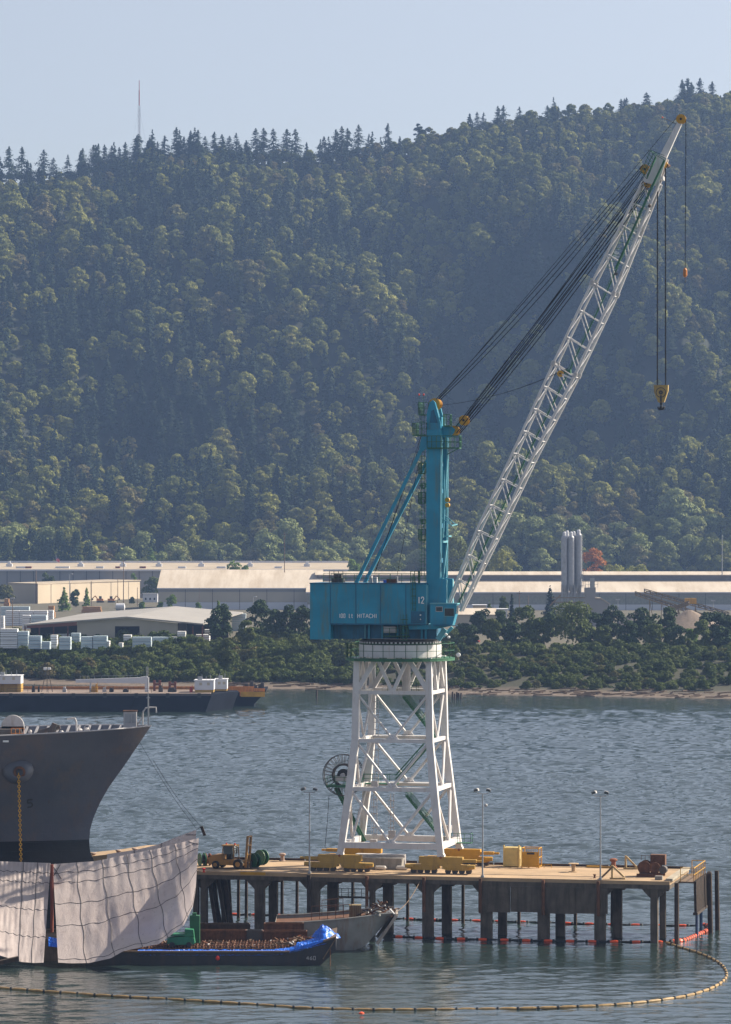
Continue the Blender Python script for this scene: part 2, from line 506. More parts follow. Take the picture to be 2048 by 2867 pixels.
# ---------------------------------------------------------------- wooded hill
SK = [(-300, 545), (0, 520), (250, 480), (420, 432), (560, 430), (700, 438), (850, 440), (1000, 432), (1150, 408), (1300, 368), (1450, 345), (1600, 325), (1750, 312), (1900, 290), (2048, 278), (2400, 250)]
HY0, HY1 = 2425.0, 3300.0
def ridge_z(x):
    px = x * F / HY1 + CX
    return H + (YH - float(np.interp(px, [p for p, _ in SK], [d + 17 for _, d in SK]))) * HY1 / F
GT = [0, .05, .18, .30, .46, .62, .80, 1.0]
GZ = [0, .035, .155, .225, .46, .66, .86, 1.0]
def hill_z(x, y):
    if y <= HY0: return 11.0
    t = (y - HY0) / (HY1 - HY0)
    zr = ridge_z(x)
    if t > 1: return zr - (y - HY1) * 0.28
    z = 11 + (zr - 11) * float(np.interp(t, GT, GZ))
    env = math.sin(math.pi * min(1, max(0, t))) ** 0.7
    # spurs and gullies that run down the slope, leaning to the left as they fall
    u = x + 0.30 * (y - HY0)
    r = mnoise.noise((u * .0075, y * .0022, 1.7)) * 52 + mnoise.noise((u * .016, y * .006, 5.1)) * 24 + mnoise.noise((x * .035, y * .03, 9.4)) * 5
    # the shaded hollow in the middle and at the lower right
    def hol(cx, cy, sx, sy): return math.exp(-((x - cx) / sx) ** 2 - ((y - cy) / sy) ** 2)
    r -= 44 * hol(40, 2750, 95, 90) + 38 * hol(240, 2700, 110, 70) + 20 * hol(-190, 2770, 90, 100)
    r += 30 * hol(-30, 2580, 120, 55) + 28 * hol(230, 2575, 90, 50)
    return z + r * env
m_floor = mat("forest_floor", (0.018, 0.024, 0.012), 0.95, var=0.3, scale=0.05)
grid_mesh("hill", list(np.arange(-620, 760, 20.0)), list(np.arange(HY0, 3760, 20.0)), hill_z, m_floor)

# ---------------------------------------------------------------- foliage meshes
def quads(c, nrm, size, rng, aspect=0.75):
    """leaf clump quads: centres c, normals nrm, half sizes"""
    n = len(c)
    nrm = nrm / np.maximum(np.linalg.norm(nrm, axis=1, keepdims=True), 1e-6)
    r = rng.normal(size=(n, 3))
    u = np.cross(nrm, r); u /= np.maximum(np.linalg.norm(u, axis=1, keepdims=True), 1e-6)
    v = np.cross(nrm, u)
    s = (size * rng.uniform(0.6, 1.3, n))[:, None]
    u = u * s; v = v * s * aspect
    bend = nrm * s * rng.uniform(-.3, .3, n)[:, None]
    P4 = np.stack([c - u - v + bend, c + u - v * .7, c + u * .8 + v + bend, c - u * .9 + v], axis=1)
    return P4.reshape(-1, 3)

def leaf_object(vs, name, m, extra=None, parent=None, loc=None, link=True):
    """extra: (verts, faces) of the trunk"""
    n = len(vs) // 4
    me = bpy.data.meshes.new(name)
    ev, ef = (np.zeros((0, 3)), []) if extra is None else (np.array(extra.v, float).reshape(-1, 3), extra.f)
    allv = np.vstack([vs, ev]) if len(ev) else vs
    fl = [(4 * i, 4 * i + 1, 4 * i + 2, 4 * i + 3) for i in range(n)] + [tuple(k + 4 * n for k in f) for f in ef]
    me.from_pydata(allv.tolist(), [], fl)
    ms = m if isinstance(m, (list, tuple)) else [m]
    for q in ms: me.materials.append(q)
    if len(ef): me.polygons.foreach_set("material_index", [0] * n + [len(ms) - 1] * len(ef))
    me.update()
    o = bpy.data.objects.new(name, me)
    INV[o] = Matrix.Identity(4)
    if link: col.objects.link(o)
    if parent is not None: o.parent = parent; CH.setdefault(parent, []).append(o)
    elif loc is not None: o.location = loc
    return o

def broad_crown(seed, h, r, n, leaf, blobs=26, base=0.18, blobr=0.33, squash=0.85, inner=0.12):
    rng = np.random.default_rng(seed)
    cs = []; rs = []
    for i in range(blobs):
        th = rng.uniform(0, 2 * math.pi); k = rng.uniform(-0.9, 1)
        rad = math.sqrt(max(0, 1 - k * k)) * rng.uniform(0.55, 1.0)
        zc = h * (base + (1 - base) * 0.5) + k * h * (1 - base) * 0.5 * 0.78
        wid = r * (0.78 + 0.25 * rng.uniform(-1, 1))
        cs.append((math.cos(th) * rad * wid, math.sin(th) * rad * wid, zc)); rs.append(r * blobr * rng.uniform(0.65, 1.35))
    cs = np.array(cs); rs = np.array(rs)
    w = rs ** 2; idx = rng.choice(blobs, n, p=w / w.sum())
    d = rng.normal(size=(n, 3)); d[:, 2] = np.where(d[:, 2] < -0.3, -d[:, 2] * .8, d[:, 2])
    d /= np.linalg.norm(d, axis=1, keepdims=True)
    rad = rs[idx] * rng.uniform(0.78, 1.10, n)
    c = cs[idx] + d * rad[:, None] * np.array([1, 1, squash])
    c[:, 2] = np.maximum(c[:, 2], h * base * 0.4)
    nrm = d + rng.normal(size=(n, 3)) * 0.5
    return quads(c, nrm, leaf, rng)

def conifer_crown(seed, h, r, n, leaf, base=0.06, ragged=0.35, top=1.0):
    rng = np.random.default_rng(seed)
    nb = int(h * 5.0)
    zt = np.sort(rng.uniform(0, 1, nb)); ang = rng.uniform(0, 2 * math.pi, nb)
    lng = (1 - zt) ** 0.85 * r * (1 + rng.normal(size=nb) * ragged * 0.6) + 0.04 * r
    w = np.maximum(lng, 0.05 * r); idx = rng.choice(nb, n, p=w / w.sum())
    k = rng.uniform(0.08, 1, n) ** 0.7
    L = np.maximum(lng[idx], 0.05 * r) * k
    spread = (0.10 + 0.20 * k) * L
    a = ang[idx] + rng.normal(size=n) * 0.10
    x = np.cos(a) * L + rng.normal(size=n) * spread * .6; y = np.sin(a) * L + rng.normal(size=n) * spread * .6
    z = h * (base + (1 - base) * zt[idx]) - L * 0.30 + rng.normal(size=n) * leaf * 0.5
    c = np.stack([x, y, z], 1)
    nrm = np.stack([np.cos(a) * .55, np.sin(a) * .55, np.ones(n) * 0.75], 1) + rng.normal(size=(n, 3)) * 0.35
    return quads(c, nrm, leaf, rng, 0.6)

def trunk(h, r, seed=0, limbs=5, lean=0.0, limb_from=0.35, spread=0.45):
    rng = random.Random(seed); b = MB()
    top = Vector((lean * h, 0, h))
    pts = [Vector((0, 0, -0.6)), Vector((lean * h * .3, rng.uniform(-.1, .1), h * .35)), Vector((lean * h * .7, 0, h * .7)), top]
    b.path(pts, [r * 1.25, r, r * .6, r * .15], 6)
    for i in range(limbs):
        t = limb_from + (0.9 - limb_from) * i / max(1, limbs); th = rng.uniform(0, 6.28)
        p = Vector((lean * h * t, 0, h * t)); L = h * spread * (1 - t * .6)
        q = p + Vector((math.cos(th) * L * .7, math.sin(th) * L * .7, L * .55))
        b.path([p, p.lerp(q, .5) + Vector((0, 0, -.05 * L)), q], [r * .45, r * .3, r * .08], 5)
    return b

M_bark = mat("bark", (0.07, 0.055, 0.045), 0.95, var=0.3, scale=2)
L_hill = leafmat("broadleaf_foliage", (0.090, 0.115, 0.024), (0.300, 0.300, 0.070), (0.17, 0.145, 0.055), 0.70)
L_hillp = leafmat("pale_broadleaf_foliage", (0.14, 0.18, 0.065), (0.27, 0.30, 0.11), (0.15, 0.12, 0.07), 0.72)
L_con = leafmat("conifer_foliage", (0.012, 0.028, 0.014), (0.028, 0.052, 0.022), trans=0.08)
L_bank = leafmat("bank_shrub_foliage", (0.045, 0.075, 0.018), (0.115, 0.145, 0.038), (0.12, 0.10, 0.04), 0.76)
L_pine = leafmat("pine_foliage", (0.022, 0.044, 0.016), (0.048, 0.082, 0.026), trans=0.12)
L_lime = leafmat("bright_green_foliage", (0.10, 0.17, 0.03), (0.17, 0.25, 0.05), trans=0.3)
L_red = leafmat("russet_foliage", (0.34, 0.12, 0.03), (0.42, 0.18, 0.05), trans=0.3)

# source trees for the wooded slope (kept outside the scene; the forest instances them)
src = bpy.data.collections.new("forest_sources")
kinds = []
for i in range(5):
    h = [17, 20, 15, 21, 13][i]; r = [6.8, 8.4, 6.2, 7.2, 4.4][i]
    vs = broad_crown(100 + i, h, r, 2600, 0.58, blobs=[46, 64, 36, 52, 26][i], base=0.06, blobr=.25)
    kinds.append(leaf_object(vs, "a%d_broadleaf" % i, L_hill, link=False))
for i in range(3):
    h = [26, 31, 22][i]; r = [5.2, 6.0, 4.6][i]
    vs = conifer_crown(200 + i, h, r * 1.15, 2200, 0.6)
    kinds.append(leaf_object(vs, "b%d_conifer" % i, L_con, link=False))
for k in kinds: src.objects.link(k)

def visible_px(x, y, m=60):
    px = CX + x * F / y
    return -m < px < 2048 + m

rng = random.Random(11)
pts = []; near = []
def con_prob(x, y):
    t = (y - HY0) / (HY1 - HY0)
    n = mnoise.noise((x * .008, y * .006, 20.0)) * .9 + mnoise.noise((x * .02, y * .02, 2.0)) * .4
    p = 0.12 + 1.1 * max(0, n)
    if 0.20 < t < 0.66: p += 0.22 if x < -20 else 0.12
    if 0.24 < t < 0.42 and x > -60: p += 0.25
    if 0.80 < t < 0.96: p -= 0.05
    if t > 0.92: p = 0.15 if x < 20 else 0.03
    if t < 0.16: p -= 0.05
    return p
y = HY0 + 18
while y < HY1 + 60:
    stp = 12.6
    x = -y * 0.145
    while x < y * 0.145:
        xx = x + rng.uniform(-4.2, 4.2); yy = y + rng.uniform(-4.2, 4.2)
        x += stp
        if not visible_px(xx, yy, 380): continue
        c = rng.random() < con_prob(xx, yy)
        s = rng.uniform(0.6, 1.2) * (1.0 if rng.random() < .84 else 1.4)
        if yy > HY1 - 90: s = min(s, rng.uniform(.6, .85) if xx < 30 else rng.uniform(.75, 1.0))
        pts.append((xx, yy, hill_z(xx, yy) - 0.8, (5 + rng.randrange(3)) if c else rng.randrange(5), rng.uniform(0, 6.28), rng.uniform(.75, 1.2) if c else s))
    y += 11.0
# the trees on the lowest slope are trees of their own; the rest is the forest
front = [p for p in pts if p[1] < HY0 + 150 and visible_px(p[0], p[1])]
mass = [p for p in pts if p[1] >= HY0 + 150 or not visible_px(p[0], p[1])]
front_b = [p for p in front if p[3] < 5][:235]
front_c = [p for p in front if p[3] >= 5]
fb = set(front_b) | set(front_c)
mass += [p for p in front if p not in fb]
# one object for the rest of the wood: points with attributes, instanced
def forest(mass):
    me = bpy.data.meshes.new("forest")
    me.from_pydata([p[:3] for p in mass], [], [])
    for nme, idx, typ in (("kind_index", 3, 'INT'), ("turn", 4, 'FLOAT'), ("size", 5, 'FLOAT')):
        a = me.attributes.new(nme, typ, 'POINT'); a.data.foreach_set("value", [p[idx] for p in mass])
    o = bpy.data.objects.new("forest", me); col.objects.link(o)
    tag(o, "dense mixed wood of broadleaf trees and dark conifers covering the hillside", "forest", kind='stuff')
    g = bpy.data.node_groups.new("forest", 'GeometryNodeTree')
    g.interface.new_socket("Geometry", in_out='INPUT', socket_type='NodeSocketGeometry')
    g.interface.new_socket("Geometry", in_out='OUTPUT', socket_type='NodeSocketGeometry')
    gi = g.nodes.new("NodeGroupInput"); go = g.nodes.new("NodeGroupOutput")
    ci = g.nodes.new("GeometryNodeCollectionInfo"); ci.inputs["Collection"].default_value = src
    ci.inputs["Separate Children"].default_value = True; ci.inputs["Reset Children"].default_value = True
    ip = g.nodes.new("GeometryNodeInstanceOnPoints"); ip.inputs["Pick Instance"].default_value = True
    def attr(nm, t):
        n = g.nodes.new("GeometryNodeInputNamedAttribute"); n.data_type = t; n.inputs["Name"].default_value = nm; return n.outputs[0]
    cx = g.nodes.new("ShaderNodeCombineXYZ")
    g.links.new(attr("turn", 'FLOAT'), cx.inputs[2])
    e2r = g.nodes.new("FunctionNodeEulerToRotation"); g.links.new(cx.outputs[0], e2r.inputs[0])
    g.links.new(gi.outputs[0], ip.inputs["Points"]); g.links.new(ci.outputs[0], ip.inputs["Instance"])
    g.links.new(attr("kind_index", 'INT'), ip.inputs["Instance Index"])
    g.links.new(e2r.outputs[0], ip.inputs["Rotation"]); g.links.new(attr("size", 'FLOAT'), ip.inputs["Scale"])
    g.links.new(ip.outputs[0], go.inputs[0])
    md = o.modifiers.new("forest", 'NODES'); md.node_group = g
    return o
forest(mass)

# trees of the lowest slope, one object each
lowb = []
for i in range(4):
    h = [17, 20, 15, 22][i]; r = [7.0, 7.4, 6.4, 6.6][i]
    vs = broad_crown(300 + i, h, r * 1.1, 3600, 0.46, blobs=[54, 60, 40, 66][i], base=0.04, blobr=.26)
    lowb.append(leaf_object(vs, "broadleaf_tree", [L_hill, L_hillp][i % 2], link=False))
lowc = [leaf_object(conifer_crown(320 + i, [24, 30][i], [4.6, 5.0][i], 2000, 0.6), "conifer_tree", L_con, link=False) for i in range(2)]
zones = [(-99, 520, "left of the crane"), (520, 1180, "behind the pale warehouse roof"), (1180, 1640, "behind the crane boom"), (1640, 9999, "right of the silos")]
for lst, srcs, nm, g, lab in ((front_b, lowb, "broadleaf_tree", "broadleaf trees along the foot of the wooded hill", "leafy tree in the wood at the hill's foot"),
                             (front_c, lowc, "conifer_tree", "conifers along the foot of the wooded hill", "dark conifer at the foot of the hill")):
    for p in lst:
        o = srcs[rng.randrange(len(srcs))].copy(); o.name = nm
        col.objects.link(o); o.location = p[:3]; o.rotation_euler = (0, 0, p[4]); o.scale = (p[5] * (1.2 if nm[0] == 'b' else 1.0),) * 3
        px = CX + p[0] * F / p[1]
        z = [q[2] for q in zones if q[0] <= px < q[1]] or [zones[0][2]]
        tag(o, lab + ", " + z[0], "tree", g + ", " + z[0])

# conifers standing out on the skyline: (px, py of the top, height in m, kind)
ridge = [(25, 408, 32, 0), (61, 410, 31, 0), (85, 455, 18, 1), (122, 418, 26, 1), (150, 440, 17, 0), (190, 432, 20, 1), (231, 413, 26, 0), (262, 405, 27, 1), (275, 400, 28, 0), (293, 403, 26, 0), (313, 407, 22, 1),
         (334, 410, 20, 0), (352, 397, 25, 1), (388, 374, 36, 0), (420, 382, 29, 0), (441, 395, 20, 1), (462, 378, 25, 0), (494, 354, 34, 0), (516, 381, 20, 1), (531, 379, 20, 1), (554, 362, 27, 0), (575, 380, 18, 1), (600, 367, 25, 0), (622, 375, 21, 1), (643, 379, 20, 0), (662, 371, 24, 1), (690, 392, 16, 1),
         (717, 358, 30, 1), (739, 356, 29, 0), (765, 358, 30, 0), (803, 360, 30, 1), (827, 359, 30, 0), (908, 381, 20, 1), (942, 360, 27, 0), (957, 352, 30, 1), (974, 357, 27, 0), (1004, 348, 29, 1), (1034, 373, 18, 0), (1086, 343, 31, 0),
         (1337, 312, 15, 1), (1355, 313, 17, 0), (1395, 295, 24, 0), (1411, 294, 24, 1), (1455, 297, 16, 0), (1533, 294, 20, 1), (1564, 295, 18, 0), (1740, 275, 20, 0), (1756, 272, 22, 1), (1811, 257, 26, 0),
         (1912, 222, 35, 1), (1926, 217, 37, 0), (1938, 228, 30, 0), (1962, 217, 36, 1), (1995, 226, 34, 0), (2018, 266, 16, 1), (2036, 262, 18, 0)]
rt = []
for i in range(2):
    t0 = thing("skyline_conifer", "x", "tree")
    leaf_object(conifer_crown(400 + i, 30, [9.0, 10.5][i], 2600, 0.55, base=0.1, ragged=0.6), "crown", L_con, parent=t0)
    trunk(29, 0.45, 5 + i, limbs=0).build("trunk", M_bark, t0)
    rt.append(t0)
desc = ["leftmost", "second", "third"]
ridge.sort()
for i, (px, py, h, k) in enumerate(ridge):
    D = HY1 + rng.uniform(-25, 0)
    zt = Z_(py, D)
    if px < 480: w = "on the ridge left of or around the radio mast"; gg = "a"
    elif px < 860: w = "on the ridge between the radio mast and the middle of the skyline"; gg = "b"
    elif px < 1200: w = "on the middle of the ridge, left of the bare stretch"; gg = "c"
    elif px < 1850: w = "on the rounded ridge left of the boom tip"; gg = "d"
    else: w = "on the high right end of the ridge above the boom tip"; gg = "e"
    lab = "dark conifer silhouetted " + w
    if px == 25: lab = "tall leftmost conifer on the skyline, first of the pair at the photo's left edge"
    if px == 61: lab = "tall conifer on the skyline, second of the pair at the photo's left edge"
    if px == 388: lab = "tallest dark conifer standing right below the radio mast"
    if px == 1086: lab = "broad dark conifer alone on the middle of the skyline, left of the flat-topped pine"
    if px == 1811: lab = "lone conifer on the ridge left of the tall cluster above the boom tip"
    loc = (X_(px, D), D, zt - h)
    if i < 2: o = rt[i]; o.location = loc; o["label"] = lab
    else: o = copy_tree(rt[k], loc, label=lab)
    o.rotation_euler = (0, 0, rng.uniform(0, 6.28)); s = h / 30; o.scale = (s * rng.uniform(.85, 1.25),) * 2 + (s,)
    o["group"] = "conifers on the skyline, section " + gg
# the flat topped pine on the skyline
D = HY1
hp_ = Z_(342, D) - hill_z(X_(1172, D), D) + 1
t0 = thing("skyline_pine", "flat-topped dark pine standing alone on the middle of the skyline", "tree", (X_(1172, D), D, Z_(342, D) - hp_))
leaf_object(broad_crown(431, hp_, 5.6, 1300, 0.6, blobs=13, base=1 - 22 / hp_, blobr=0.36), "crown", L_con, parent=t0)
trunk(hp_ - 2, 0.9, 3, limbs=4).build("trunk", M_bark, t0)

# radio mast far behind the ridge
D = 3420.0
x = X_(390, D); zt = Z_(224, D); zb = hill_z(x, D) - 1
t0 = thing("radio_mast", "tall thin red and white guyed radio mast rising behind the ridge", "mast", (x, D, zb))
zm = Z_(295, D)
b = MB(); w = 1.0
for sx, sy in ((-1, -1), (1, -1), (0, 1)):
    b.tube((x + sx * w, D + sy * w, zb), (x + sx * w, D + sy * w, zm), 0.16, n=4)
z = zb; k = 0
while z < zm - 2.2:
    for (a, c) in (((-1, -1), (1, -1)), ((1, -1), (0, 1)), ((0, 1), (-1, -1))):
        p, q = (a, c) if k % 2 else (c, a)
        b.tube((x + p[0] * w, D + p[1] * w, z), (x + q[0] * w, D + q[1] * w, z + 2.2), 0.09, n=4)
    z += 2.2; k += 1
b.build("lattice", mat("mast_grey", (0.25, 0.2, 0.2), 0.6), t0)
b = MB(); b.tube((x, D, zm), (x, D, zm + (zt - zm) * .6), 0.55, n=8); b.tube((x, D, zm + (zt - zm) * .6), (x, D, zt), 0.32, n=8)
b.build("antenna", mat("mast_red", (0.30, 0.07, 0.06), 0.6), t0)
for sx in (-1, 1):
    b = MB(); b.tube((x, D, zm - 2), (x + sx * 20, D - 8, zb), 0.06, n=4); b.build("guy_wire", M_galv, t0)
# ---------------------------------------------------------------- far bank: buildings
GZ0 = 11.0
M_roofp = mat("pale_metal_roof", (0.52, 0.455, 0.375), 0.7, var=0.10, scale=0.03, stain=(0.36, 0.29, 0.21), samt=0.42, sscale=0.16, sst=(1.0, .12, .12))
M_roofg = mat("grey_metal_roof", (0.30, 0.285, 0.265), 0.6, var=0.08, scale=0.05, stain=(0.2, 0.18, 0.15), samt=0.55, sscale=.08, streak=False)
M_gravel = mat("gravel_roof", (0.36, 0.30, 0.225), 0.9, var=0.15, scale=0.05)
M_wallg = mat("grey_cladding", (0.27, 0.265, 0.27), 0.7, var=0.07, scale=0.05, stain=(0.18, 0.17, 0.17), samt=0.6)
M_wallw = mat("white_cladding", (0.55, 0.56, 0.60), 0.7, var=0.06, scale=0.05)
M_tan = mat("tan_concrete_wall", (0.43, 0.36, 0.27), 0.85, var=0.08, scale=0.05, stain=(0.36, 0.28, 0.2), samt=0.6)
M_wallb = mat("beige_cladding", (0.42, 0.38, 0.31), 0.8, var=0.08, scale=0.08)
M_dark = mat("shed_interior_shade", (0.012, 0.012, 0.014), 0.9)  # near-black puts the shade inside the shed into the wall colour
M_redb = mat("red_brown_fascia", (0.16, 0.05, 0.035), 0.8)
def poly(b, pts, f=None):
    b._add(pts, [tuple(range(len(pts)))] if f is None else f); return b
def slab(b, q, th):
    """sheet with four corners given thickness th downwards"""
    up = [Vector(p) for p in q]; dn = [Vector(p) - Vector((0, 0, th)) for p in q]
    b._add(up + dn, [(0, 1, 2, 3), (7, 6, 5, 4), (0, 4, 5, 1), (1, 5, 6, 2), (2, 6, 7, 3), (3, 7, 4, 0)]); return b

# far flat roofed building at left
t = thing("flat_roofed_warehouse", "very long low grey warehouse with flat gravel roof farthest left below the hill", "warehouse", (X_(450, 2280), 2280, GZ0))
xa, xb = X_(-120, 2280), X_(975, 2280)
b = MB(); b.box(xa, xb, 2280, 2400, GZ0 - 1, 28.2); b.build("wall", M_wallg, t)
b = MB(); slab(b, [(xa - 1, 2279, 28.9), (xb + 1, 2279, 28.9), (xb + 1, 2412, 32.6), (xa - 1, 2412, 32.6)], .6); b.build("roof", M_gravel, t)
b = MB(); b.box(xa - 1, xb + 1, 2412.01, 2413, 32.2, 33.8); b.box(xa - 1, xb + 1, 2278.4, 2278.98, 28.2, 29.3); b.build("parapet", M_wallw, t)
for px in range(20, 960, 37):
    b = MB(); a = X_(px, 2280); b.box(a - .2, a + .2, 2279.7, 2279.98, GZ0, 28.2); b.build("wall_joint", M_steel, t)
for px in (26, 226, 344, 445, 564, 700, 860):
    a = X_(px, 2340); b = MB(); b.box(a - 2.0, a + 2.0, 2338, 2342, 30.2, 32.4); b.prism([(a - 1.2, 32.4), (a + 1.2, 32.4), (a + .6, 34.2), (a - .6, 34.2)], 2339, 2341); b.build("roof_vent", M_wallw, t)
for px, w in ((58, 6), (80, 4), (175, 9), (280, 5), (330, 3), (400, 4), (510, 5), (620, 6), (780, 5)):
    a = X_(px, 2310); b = MB(); b.box(a - w / 2, a + w / 2, 2308, 2312, 29.5, 31.0); b.build("skylight", M_wallw if w > 4 else M_redb, t)

# tan building, its long side wall catching the sun
t = thing("tan_building", "windowless tan building at the left with one long sunlit side wall", "building", (X_(106, 2084), 2084, GZ0))
A = (X_(24, 2115), 2115); Bq = (X_(106, 2084), 2084); Cq = (X_(392, 2250), 2250); Dq = (X_(300, 2275), 2275)
b = MB(); b.prismz([A, Bq, Cq, Dq], GZ0 - 1, 22.3); b.build("wall", M_tan, t)
b = MB(); b.prismz([(A[0] - .5, A[1]), (Bq[0], Bq[1] - .6), (Cq[0] + .6, Cq[1]), (Dq[0], Dq[1] + .5)], 22.3, 22.9); b.build("roof", M_gravel, t)
for f in (.12, .3, .5, .7, .88):
    p = Vector((*Bq, 0)).lerp(Vector((*Cq, 0)), f); d = (Vector((*Cq, 0)) - Vector((*Bq, 0))).normalized(); n = Vector((d.y, -d.x, 0))
    b = MB(); b.beam(p + n * .1 + Vector((0, 0, 11)), p + n * .1 + Vector((0, 0, 22.2)), .3, .3); b.build("wall_joint", M_wallb, t)

def gable_long(name, lab, px0, px1, D, ze, zr, depth, roof, wall, band=None, base=GZ0, mon=None, hip=0.0):
    x0, x1 = X_(px0, D), X_(px1, D)
    t = thing(name, lab, "warehouse", ((x0 + x1) / 2, D, base))
    b = MB(); b.box(x0, x1, D, D + 2 * depth, base - 1, ze); b.prismx([(D, ze + .001), (D + 2 * depth, ze + .001), (D + depth, zr - .3)], x0, x1); b.build("wall", wall, t)
    b = MB(); slab(b, [(x0 - .6, D - .8, ze + .1), (x1 + .6, D - .8, ze + .1), (x1 + .6, D + depth, zr), (x0 - .6, D + depth, zr)], .3)
    slab(b, [(x0 - .6, D + depth + .01, zr), (x1 + .6, D + depth + .01, zr), (x1 + .6, D + 2 * depth + .8, ze + .1), (x0 - .6, D + 2 * depth + .8, ze + .1)], .3)
    b.build("roof", roof, t)
    b = MB(); b.box(x0 - .6, x1 + .6, D - 1.0, D - .81, ze - .5, ze + .12); b.build("gutter", M_wallw, t)
    if band:
        b = MB(); b.box(x0 + .5, x1 - .5, D - .12, D - .02, base + band[0], base + band[1]); b.build("wall_band", band[2], t)
        if band[3]:
            b = MB(); b.box(x0 + .3, x1 - .3, D - .14, D - .02, base, base + band[0] - .2); b.build("lower_wall", band[3], t)
    n = int((x1 - x0) / 14)
    for i in range(1, n):
        a = x0 + (x1 - x0) * i / n; b = MB(); b.box(a - .12, a + .12, D - .22, D - .15, base, ze - .5); b.build("wall_joint", M_steel, t)
    if mon:
        z0, z1, z2, inset, mx0 = mon
        y0 = D + depth - inset; y1 = D + depth + inset
        b = MB(); b.box(mx0, x1, y0, y1, z0, z1); b.build("clerestory", M_wallg, t)
        b = MB(); b.box(mx0, x1, y0 - .08, y0 - .01, z0 + .8, z1 - .6); b.build("clerestory_window", mat("dusty_glazing", (.13, .13, .15), .4), t)
        b = MB(); slab(b, [(mx0 - 1, y0 - 2.0, z1 + .1), (x1 + .6, y0 - 2.0, z1 + .1), (x1 + .6, y0 + inset, z2), (mx0 - 1, y0 + inset, z2)], .3); slab(b, [(mx0 - 1, y0 + inset + .01, z2), (x1 + .6, y0 + inset + .01, z2), (x1 + .6, y1 + 1, z1 + .1), (mx0 - 1, y1 + 1, z1 + .1)], .3); b.build("clerestory_roof", roof, t)
    return t
gable_long("gabled_warehouse", "big warehouse with broad cream metal roof, left of the crane's machine house", 443, 900, 1913, 22.6, 32.3, 38, M_roofp, M_wallg, (4.2, 9.5, M_wallb, M_wallw))
gable_long("long_warehouse", "very long white-roofed warehouse with raised clerestory ridge behind the crane and silos", 860, 2200, 1900, 20.6, 28.2, 42, M_roofp, M_wallg, (3.2, 7.6, mat("weathered_green_band", (.24, .25, .22), .8), M_wallw), mon=(25.5, 29.6, 31.4, 9, X_(885, 1900)))

# open sided timber shed
t = thing("lumber_shed", "wide grey-roofed lumber shed with dark door, white timber packs in front", "shed", (X_(355, 1290), 1290, GZ0))
D0 = 1290.0; L = Vector((X_(66, D0), D0, 18.6)); Pk = Vector((X_(355, D0), D0, 21.5)); Rr = Vector((X_(570, D0), D0, 18.9))
off = Vector((X_(492, 1480) - Pk.x, 190, 0))
b = MB(); slab(b, [L, Pk, Pk + off, L + off], .5); slab(b, [Pk + Vector((.01, 0, 0)), Rr, Rr + off * 1.02, Pk + off + Vector((.01, 0, 0))], .5); b.build("roof", M_roofg, t)
x0, x1 = X_(215, D0), X_(497, D0); d0, d1 = X_(321, D0), X_(390, D0); y = D0 + 2
b = MB()
for a, c in ((x0, d0), (d1, x1)):
    b.box(a, c, y, y + .4, GZ0 - 1, 18.4)
b.box(d0, d1, y, y + .4, 17.9, 18.4)
b.prism([(x0, 18.401), (x1, 18.401), (x1, 18.95), (Pk.x, 20.9), (x0, 19.6)], y, y + .4); b.build("wall", M_wallb, t)
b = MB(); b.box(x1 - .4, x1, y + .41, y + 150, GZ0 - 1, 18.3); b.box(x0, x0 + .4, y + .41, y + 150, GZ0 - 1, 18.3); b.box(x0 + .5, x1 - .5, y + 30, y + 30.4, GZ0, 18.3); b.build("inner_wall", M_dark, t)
b = MB(); b.prism([(L.x + 1, 18.2), (x0 - .01, 19.55), (x0 - .01, 18.2), (L.x + 1, 17.2)], D0 + .5, D0 + .9); b.build("fascia", M_redb, t)
for px in (70, 110, 150, 190, 540, 567):
    a = X_(px, D0 + 3); b = MB(); b.box(a - .25, a + .25, D0 + 3, D0 + 3.5, GZ0 - 1, 18.0); b.build("post", M_redb, t)
b = MB(); b.box(X_(70, D0) , x0 - .5, D0 + 22, D0 + 22.4, GZ0, 18); b.box(x1 + .5, X_(640, D0 + 60), D0 + 60, D0 + 60.4, GZ0, 18); b.build("back_wall", M_dark, t)

